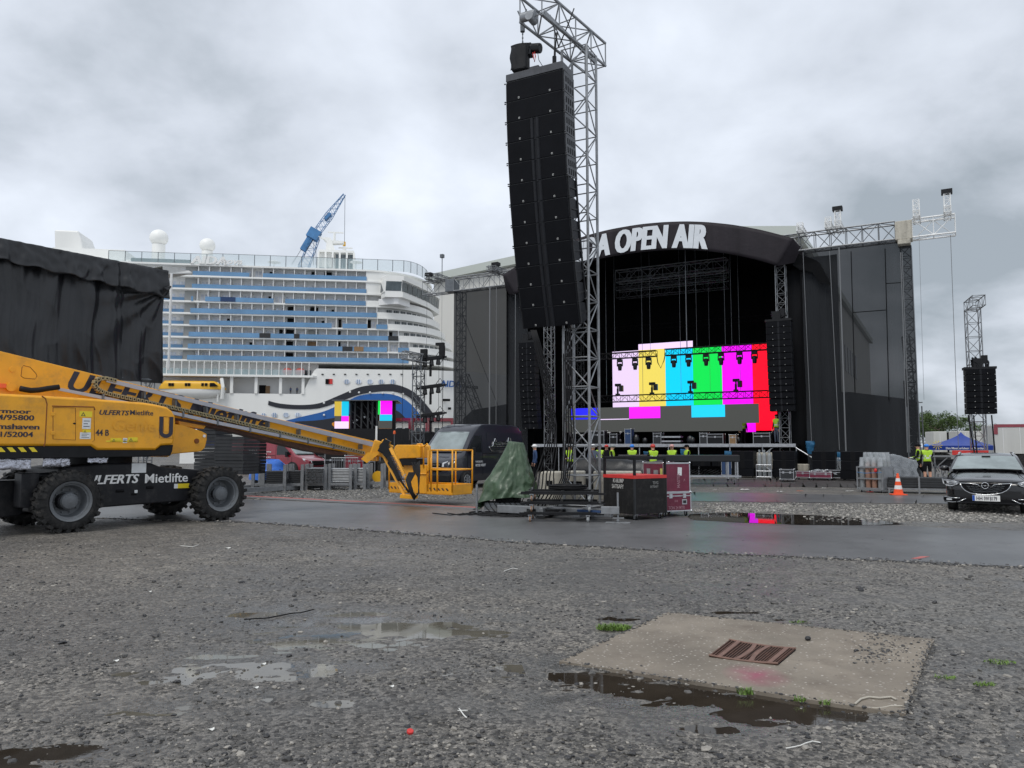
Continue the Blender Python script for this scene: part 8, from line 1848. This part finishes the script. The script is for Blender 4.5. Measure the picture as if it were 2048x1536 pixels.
# ---------------------------------------------------------------- trees
def tree(px, py, Y, r, h, label, seed):
    c = at(px, py, Y); t = thing('tree', label, 'tree', (c.x, c.y, 0)); rr = random.Random(seed); b = MB()
    b.path([(c.x, c.y, 0), (c.x+.1, c.y, h*.3), (c.x-.1, c.y, h*.6)], [.22, .17, .09], 7)
    ends = []
    for k in range(16): a = rr.random()*2*PI; q = r*(.4+.6*rr.random()); e = V((c.x+q*math.cos(a), c.y+q*math.sin(a), h*(.45+.5*rr.random()*(1-.4*q/r)))); b.path([(c.x, c.y, h*(.25+.3*rr.random())), V((c.x, c.y, h*.5)).lerp(e, .5)+V((0, 0, -.1)), e], [.09, .05, .02], 5); ends.append(e)
    b.build('trunk', 'bark', t); vs = []; fs = []
    for e in ends*3:
        cc = e+V((rr.gauss(0, .5), rr.gauss(0, .5), rr.gauss(0, .45))); R0 = .35+.6*rr.random()
        for _ in range(150):
            d = V((rr.gauss(0, 1), rr.gauss(0, 1), rr.gauss(0, .8))).normalized()*R0*(rr.random()**.4); p = cc+d; s = .06+.07*rr.random(); a1 = V((rr.gauss(0, 1), rr.gauss(0, 1), rr.gauss(0, 1))).normalized(); a2 = a1.cross(V((rr.gauss(0, 1), rr.gauss(0, 1), rr.gauss(0, 1)))).normalized(); o = len(vs)
            vs += [p-a1*s, p+a2*s*.5, p+a1*s, p-a2*s*.5]; fs.append((o, o+1, o+2, o+3))
    b = MB(); b.add(vs, fs); b.build('crown', 'leaf', t)
tree(1872, 850, 88, 2.2, 6.6, 'bushy yellow-green tree behind the scaffold, left of the slim tower', 2)
tree(1960, 870, 110, 1.6, 4.9, 'small distant tree showing beneath the small speaker column', 4)
tree(1852, 850, 96, 1.6, 6.3, 'tree crown half hidden behind the scaffold tubes', 5)
# ---------------------------------------------------------------- gear left of the dark van
def stack(px0, px1, py0, py1, Y, deg, n, label, dep=1.0, m='panelgrey'):
    f = Frame(at(px0, 893, Y).xy, deg); x1 = f.hit(px1, 893, 0)[0]; zt = f.hit(px0, py0, 0)[1]; zb = max(.02, f.hit(px0, py1, 0)[1]); t = thing('panel_stack', label, 'panel stack', f.w(0, 0, zb), deg, 'stacks of black stage panels'); h = (zt-zb)/n; rr = random.Random(px0)
    for k in range(n): o = rr.random()*.03; b = MB(f); b.b0(o, x1+o, o, dep, zb+k*h+.004, zb+(k+1)*h-.006); b.build('panel', m, t)
stack(388, 430, 862, 945, 25.5, -15, 12, 'tall left stack of black stage panels behind the lift wheel', .9)
stack(428, 486, 873, 948, 25.0, -15, 11, 'middle stack of black stage panels right of the tall stack', .9)
stack(470, 502, 880, 948, 26.5, -15, 10, 'rearmost narrow stack of black stage panels beside the blue tarp', .9, 'black')
f = Frame(at(393, 893, 26.3).xy, -12); b = MB(f); b.b0(.0, .75, 0, .8, 2.18, 2.36); b.b0(.05, .5, .1, .6, 2.3605, 2.45); b.build('case_pile', 'panelgrey', label='grey flat cases piled on top of the tall panel stack', cat='cases', bevel=.02)
p = at(405, 862, 26.6); b = MB(); b.lathe((p.x, p.y, p.z-.1), (0, 0, 1), [(0, .18), (.35, .20), (.5, .14), (.58, .05)], 14); b.build('white_hood', 'white', label='small white rounded hood showing above the tall panel stack', cat='hood', smooth=True)
# white and blue marquee far left
f = Frame(at(360, 893, 75).xy, 8); b = MB(f); x1 = f.hit(490, 893, 0)[0]; z1 = f.hit(400, 858, 0)[1]; b.grid(lambda u, v: (x1*u, 3*v, z1*.80+.8*math.sin(PI*v)*(1-.3*u)+.12*math.sin(u*22)), 30, 10); b.b0(0, x1, 0, .1, 0, z1*.8); t = thing('marquee', 'white and blue marquee roof seen under the yellow boom', 'marquee', f.w(0, 0, 0), 8); b.build('canvas', 'white', t, smooth=40)
b = MB(f); b.b0(0, x1*.6, -.05, -.01, z1*.5, z1*.86); b.build('blue_band', 'tentblue', t)
b = MB(); p0 = at(462, 893, 50); b = MB(Frame(p0.xy, 5)); b.b0(-.8, .8, 0, 2, 0, 2.5); b.build('grey_box_body', 'containerw', label='grey box body standing left of the red van', cat='box body')
# blue tarp heap
f = Frame(at(541, 893, 31).xy, 0); b = MB(f); b.grid(lambda u, v: (.62*math.cos(u*2*PI)*(1.25-.75*(1-v)**1.5)*(1 if v > 0 else .01)*(1+.18*noise.noise(V((u*6, v*3, 0)))), .5*math.sin(u*2*PI)*(1.2-.7*(1-v)**1.5)*(1 if v > 0 else .01), 1.12-.78*v**1.4+.08*noise.noise(V((u*9, v*5, 2)))), 50, 16); b.build('blue_tarp', 'tarpb', label='bright blue tarp draped over a heap behind the pipe racks', cat='tarp', smooth=True)
b = MB(f); b.b0(-.5, .5, -.3, .3, 0, .75); b.build('covered_box', 'panelgrey', label='grey box standing under the bright blue tarp', cat='box')
# pipe racks
def rack(px0, px1, Y, deg, label, fill, dep=1.0):
    f = Frame(at(px0, 893, Y).xy, deg); x1 = f.hit(px1, 893, 0)[0]; t = thing('steel_rack', label, 'steel rack', f.w(0, 0, 0), deg, 'steel racks with scaffold parts'); b = MB(f)
    for y in (0, dep): b.b0(-.05, x1+.05, y-.04, y+.04, .18, .28)
    for x in (.1, x1-.1): b.b0(x-.04, x+.04, .0401, dep-.0401, .19, .27)
    b.build('frame', 'galv', t)
    for x in (.0, x1):
        for y in (0, dep): b = MB(f); b.b0(x-.055, x+.055, y-.055, y+.055, .02, .98); b.b0(x-.09, x+.09, y-.09, y+.09, .0, .019); b.build('post', 'galv', t)
    b = MB(f); rr = random.Random(px0)
    if fill == 'pipes':
        for i in range(11):
            for j in range(9):
                z = .32+.058*j; y = .07+.085*i; b.cyl((.0, y, z), (x1+rr.random()*.1, y, z), .027, 7)
    elif fill == 'ends':
        for i in range(12):
            for j in range(9):
                x = .07+i*(x1-.1)/12; z = .31+.062*j; o = -.3+rr.random()*.08; b.cyl((x, o, z), (x, dep, z), .030, 8); b.cyl((x, o-.004, z), (x, o, z), .021, 8, m=1)
    elif fill == 'planks':
        for j in range(6): b.b0(.05, x1-.02+rr.random()*.1, .02, dep-.05, .30+.075*j, .36+.075*j)
    if fill: b.build('load', [{'pipes': 'galv', 'ends': 'galv', 'planks': 'panelgrey'}[fill], 'dark'], t)
    return t
rack(508, 525, 29.0, 4, 'leftmost steel rack, narrow, next to the lift wheel', None); rack(528, 571, 28.6, 4, 'steel rack holding grey planks in front of the blue tarp', 'planks'); rack(575, 606, 29.0, 4, 'steel rack with a few grey planks right of the blue tarp', 'planks')
rack(614, 652, 29.2, 4, 'steel rack packed with tubes seen end-on', 'ends'); rack(660, 702, 29.4, 4, 'steel rack loaded with long bright tubes', 'pipes'); rack(712, 730, 29.8, 4, 'narrow steel rack with short bright tubes', 'pipes'); rack(738, 765, 30.2, 4, 'empty steel rack behind the yellow jib', None)
for k, (a, c) in enumerate((((480, 988), (705, 974)), ((470, 982), (720, 971)))):
    p, q = G(*a), G(*c); b = MB(); b.beam(V((p.x, p.y, .12+.0*k)), V((q.x, q.y, .12)), .12, .16); b.build('steel_beam', 'galv', label=('nearer', 'farther')[k]+' of two long steel beams lying before the pipe racks', cat='beam')
for px, nm in ((722, 'left'), (756, 'right')):
    p = at(px, 893, 31); b = MB(); b.cyl((p.x, p.y, .45), (p.x, p.y+.08, .45), .22, 18); b.build('yellow_drum', 'boatyellow', label=nm+' of two yellow round plates behind the racks', cat='plate')
# dark gear behind
rr = random.Random(12); kk = 0
for px, Y, w, h, nm in ((650, 40, 1.2, 1.5, 'leftmost dark case of the heap right of the red van'), (675, 42, 1.3, 1.9, 'tall dark case in the heap right of the red van'), (703, 39, 1.2, 1.4, 'low dark case in the heap right of the red van'), (735, 41, 1.1, 1.3, 'dark case behind the tip of the yellow boom'), (760, 38, 1.2, 1.5, 'dark case behind the yellow jib'), (628, 47, 1.2, 1.7, 'dark case touching the nose of the red van')):
    f = Frame(at(px, 893, Y).xy, 0); flight_case('flight_case', nm, f, w, .8, h, 0, 'black', True, None, .4, 2)
b = MB(); p = at(690, 893, 37.5)
for k in range(12): x = p.x-.6+.11*k; b.cyl((x, p.y, .1), (x, p.y, 1.1), .012, 4)
b.cyl((p.x-.65, p.y, 1.1), (p.x+.65, p.y, 1.1), .02, 5); b.cyl((p.x-.65, p.y, .1), (p.x+.65, p.y, .1), .02, 5); b.build('crowd_barrier', 'galv', label='single grey crowd barrier in front of the dark cases', cat='barrier')
f = Frame(at(690, 893, 38.5).xy, 10); flight_case('flight_case', 'small dark red case low in the heap right of the red van', f, .9, .6, .9, .3, 'redpaint', False)
# dark telehandler-like machine behind the basket: cab, arm and orange beacon
mt = thing('loader', 'dark loader behind the yellow basket with an orange beacon', 'loader', at(820, 893, 38), 0); mt.location.z = 0; WM[mt.name] = Matrix.Translation(mt.location)
b = MB(); p = at(815, 893, 38); b.b0(p.x-1.2, p.x+1.4, p.y, p.y+2, .5, 1.5); b.b0(p.x+.1, p.x+1.2, p.y, p.y+1.5, 1.501, 2.4); b.build('body', 'black', mt, bevel=.08)
b = MB(); b.beam((p.x-1.0, p.y-.1, 1.5), (p.x+1.6, p.y-.1, 2.2), .3, .3); b.build('arm', 'black', mt)
for x in (-.8, .9): b = MB(); b.cyl((p.x+x, p.y-.3, .6), (p.x+x, p.y+.1, .6), .6, 20); b.build('wheel', 'tyre', mt)
q = at(789, 868, 37); b = MB(); b.cyl(q-V((0, 0, .9)), q, .025, 6); b.build('beacon_post', 'dalu', mt); b = MB(); b.lathe(q, (0, 0, 1), [(0, .06), (.1, .06), (.16, .03)], 10); b.build('beacon', 'orange', mt)
# ---------------------------------------------------------------- small stage with colour-bar screens
LFm = Frame(at(735, 893, 58).xy, 4)
def lh(px, py, y=0): return LFm.hit(px, py, y)
t = thing('side_stage', 'small black side stage with two colour-bar screens in front of the ship bow', 'stage', LFm.w(0, 0, 0), 4)
b = MB(LFm); x0, z1 = lh(662, 856.5); x1, _ = lh(818, 858); b.b0(x0, x1, 0, 5, 0, z1-.02); b.build('base', 'blackgloss', t)
for px0, px1, py0, py1, m in ((669.5, 683.5, 803, 832, 'led_gold'), (683.5, 697, 803, 832, 'led_teal'), (669.5, 683, 832, 843, 'led_grey'), (683, 697, 832, 843, 'led_magenta'), (669.5, 697, 843, 857, 'led_white'), (756.5, 761, 800, 829, 'led_green'), (761, 784, 800, 829, 'led_magenta'), (759.5, 784, 829, 841.5, 'led_teal'), (756.5, 784, 841.5, 857, 'led_grey')):
    x0, z1 = lh(px0, py0); x1, z0 = lh(px1, py1); b = MB(LFm); b.b0(x0, x1, -.05, .05, z0, z1); b.build('led_panel', m, t)
b = MB(LFm)
for px in (700, 709, 722, 735, 744, 753):
    x, z0 = lh(px, 857); z1 = lh(px, 802)[1]; b.b0(x-.06, x+.06, .1, .3, z0, z1)
for a_, c_ in ((700, 722), (735, 753), (722, 735)):
    for k in range(3):
        xa_, za_ = lh(a_, 802+18*k); xb_, zb_ = lh(c_, 820+18*k); b.cyl((xa_, .15, za_), (xb_, .15, zb_), .035, 4)
b.build('truss_frame', 'panelgrey', t)
b = MB(LFm); xa_, za_ = lh(697, 857); xb_, zb_ = lh(756, 802); b.b0(xa_, xb_, 1.0, 1.1, za_, zb_); b.build('backdrop', 'dark', t); b = MB(LFm); b.b0(lh(784.5, 850)[0], lh(790, 850)[0], -.05, .8, za_, zb_); b.build('side_panel', 'dark', t)
b = MB(LFm); xa_, za_ = lh(665, 801.5); xb_, _ = lh(796, 801.5); b.b0(xa_, xb_, -.4, 4, za_, za_+.06); b.build('roof', 'dalu', t)
b = MB(LFm)
for px, py in ((712, 840), (722, 842), (735, 838), (742, 846), (728, 834), (707, 845)): x, z = lh(px, py); b.sphere((x, .4, z), .10, 8)
b.each('small_lamp', 'lamp', t, smooth=True)
x, z = lh(753, 868); b = MB(LFm); b.b0(x-.07, x+.07, -.1, -.02, z-.9, z+.6); b.build('marker_post', 'white', t)
# ---------------------------------------------------------------- office containers with red frames
for k, (px0, px1) in enumerate(((783, 821), (822, 855), (856, 906))):
    f = Frame(at(px0, 893, 64).xy, 0); x1 = f.hit(px1, 893, 0)[0]; zt = f.hit(px0, 836, 0)[1]; z0 = zt-2.7; t = thing('office_container', ('left', 'middle', 'right')[k]+' of three white cabins with dark red frames behind the dark van', 'office container', f.w(0, 0, 0), 0, 'office containers with red frames')
    b = MB(f); b.b0(.1, x1-.1, .1, 2.5, .1, zt-.2); b.build('wall', 'containerw', t)
    b = MB(f); b.b0(0, x1, 0, .12, zt-.28, zt); b.b0(0, .2, 0, .12, 0, zt-.281); b.b0(x1-.2, x1, 0, .12, 0, zt-.281); b.b0(.2, x1-.2, 0, .12, z0-.1, z0+.12); b.build('frame', 'redpaint', t)
    for q in (0, 1):
        xx = x1*(.22+.42*q); b = MB(f); b.b0(xx, xx+.55, .06, .099, zt-1.9, zt-.75); wn_ = b.build('window', 'white', t); b = MB(f); b.b0(xx+.06, xx+.49, .04, .0595, zt-1.84, zt-.81); b.build('pane', 'shipglass', wn_)
# ---------------------------------------------------------------- lighting tower left of the stage
LT = Frame(at(836, 893, 36).xy, -18); t = thing('lighting_tower', 'slim lattice tower with three black lamp bars standing behind the dark van', 'lighting tower', LT.w(0, 0, 0), -18)
zt = LT.hit(836, 715, 0)[1]; b = MB(LT); b.truss((0, 0, 0), (0, 0, zt), .42, .42, .028, .014, bay=.45, up=(0, 1, 0), n=5); b.build('mast', 'dalu', t)
b = MB(LT); xa_ = LT.hit(806, 715, -.8)[0]; xb_ = LT.hit(858, 715, .2)[0]; b.truss((xa_, -.8, zt+.05), (xb_, .2, zt-.1), .36, .36, .026, .013, bay=.4, n=5); b.build('top_arm', 'galv', t)
b = MB(LT); b.cyl((xa_, -.8, zt), (xa_, -.8, 0), .012, 4)
xr_ = LT.hit(886, 715, .5)[0]; b.cyl((xr_, .5, zt+.3), (xr_, .5, 0), .018, 4); xq = LT.hit(878, 715, .5)[0]; b.cyl((xq, .5, zt), (xq, .5, 0), .010, 4); b.build('rope', 'rubber', t)
for k, py in enumerate((717, 773, 829)):
    x0, z = LT.hit(840, py+3, -.1); x1, z1_ = LT.hit(884, py-3, .4); bt = thing('lamp_bar', ('topmost', 'middle', 'lowest')[k]+' black lamp bar on the slim tower behind the van', 'lamp bar', LT.w((x0+x1)/2, .1, z), -18, 'lamp bars on the slim tower')
    b = MB(LT); b.beam((x0, -.1, z), (x1, .4, z1_), .30, .16); b.cyl((x0-.1, -.3, z-.05), (x1+.2, .5, z1_+.02), .05, 6); b.build('bar', 'black', bt, bevel=.02)
    for q in (.25, .55, .85):
        p = V((x0, -.1, z)).lerp(V((x1, .4, z1_)), q); b = MB(LT); b.cyl(p+V((0, -.05, -.1)), p+V((.02, -.10, -.34)), .09, 8, r2=.12); b.build('lamp', 'blackgloss', bt)
    p = V((x0, -.1, z)).lerp(V((x1, .4, z1_)), .5); b = MB(LT); b.b0(p.x-.05, p.x+.05, p.y-.1, p.y, p.z-.85, p.z-.3); b.build('hanging_lamp', 'black', bt, bevel=.02)
    b = MB(LT)
    for e, p in ((0, V((x0+.1, -.1, z))), (1, V((x1-.1, .4, z1_)))):
        for s_ in (-1, 1): b.path([p+V((-.25, 0, 0)), p+V((0, 0, .32*s_)), p+V((.25, 0, 0))], .018, 4)
    if k == 0: p = V((x1, .4, z1_)); b.b0(p.x-.12, p.x+.12, p.y-.1, p.y+.1, p.z, p.z+.55); b.b0(p.x-.3, p.x+.1, p.y-.1, p.y+.1, p.z+.5501, p.z+.68); p = V((x0+.2, -.1, z)); b.b0(p.x-.15, p.x+.15, p.y-.1, p.y+.1, p.z+.08, p.z+.5)
    b.build('bracket', 'black', bt)
# edge litter by the second road: tape scraps
for k, (px, py, m) in enumerate(((1760, 985, 'orange'), (1740, 986, 'red'), (1700, 984, 'litterw'), (1648, 978, 'litterw'), (1560, 985, 'litterw'), (1490, 981, 'litterw'), (1430, 982, 'litterw'), (1600, 984, 'orange'))):
    p = G(px, py); b = MB(); s = .05+.03*(k % 3); b.grid(lambda u, v: (p.x+s*3*(u-.5), p.y+s*(v-.5), .02+.03*abs(noise.noise(V((u*4, v*3, k))))+.02), 6, 3); b.build('tape_scrap', m, label=('orange scrap left of the cone', 'red scrap at the foot of the bottle cage', 'white scrap left of the bottle cage', 'small crumpled white bag before the long red case', 'white tape scrap below the grey case', 'white tape scrap right of centre by the far road', 'leftmost white tape scrap on the far road edge', 'orange tape scrap on the far road edge')[k], cat='litter', solid=.003)
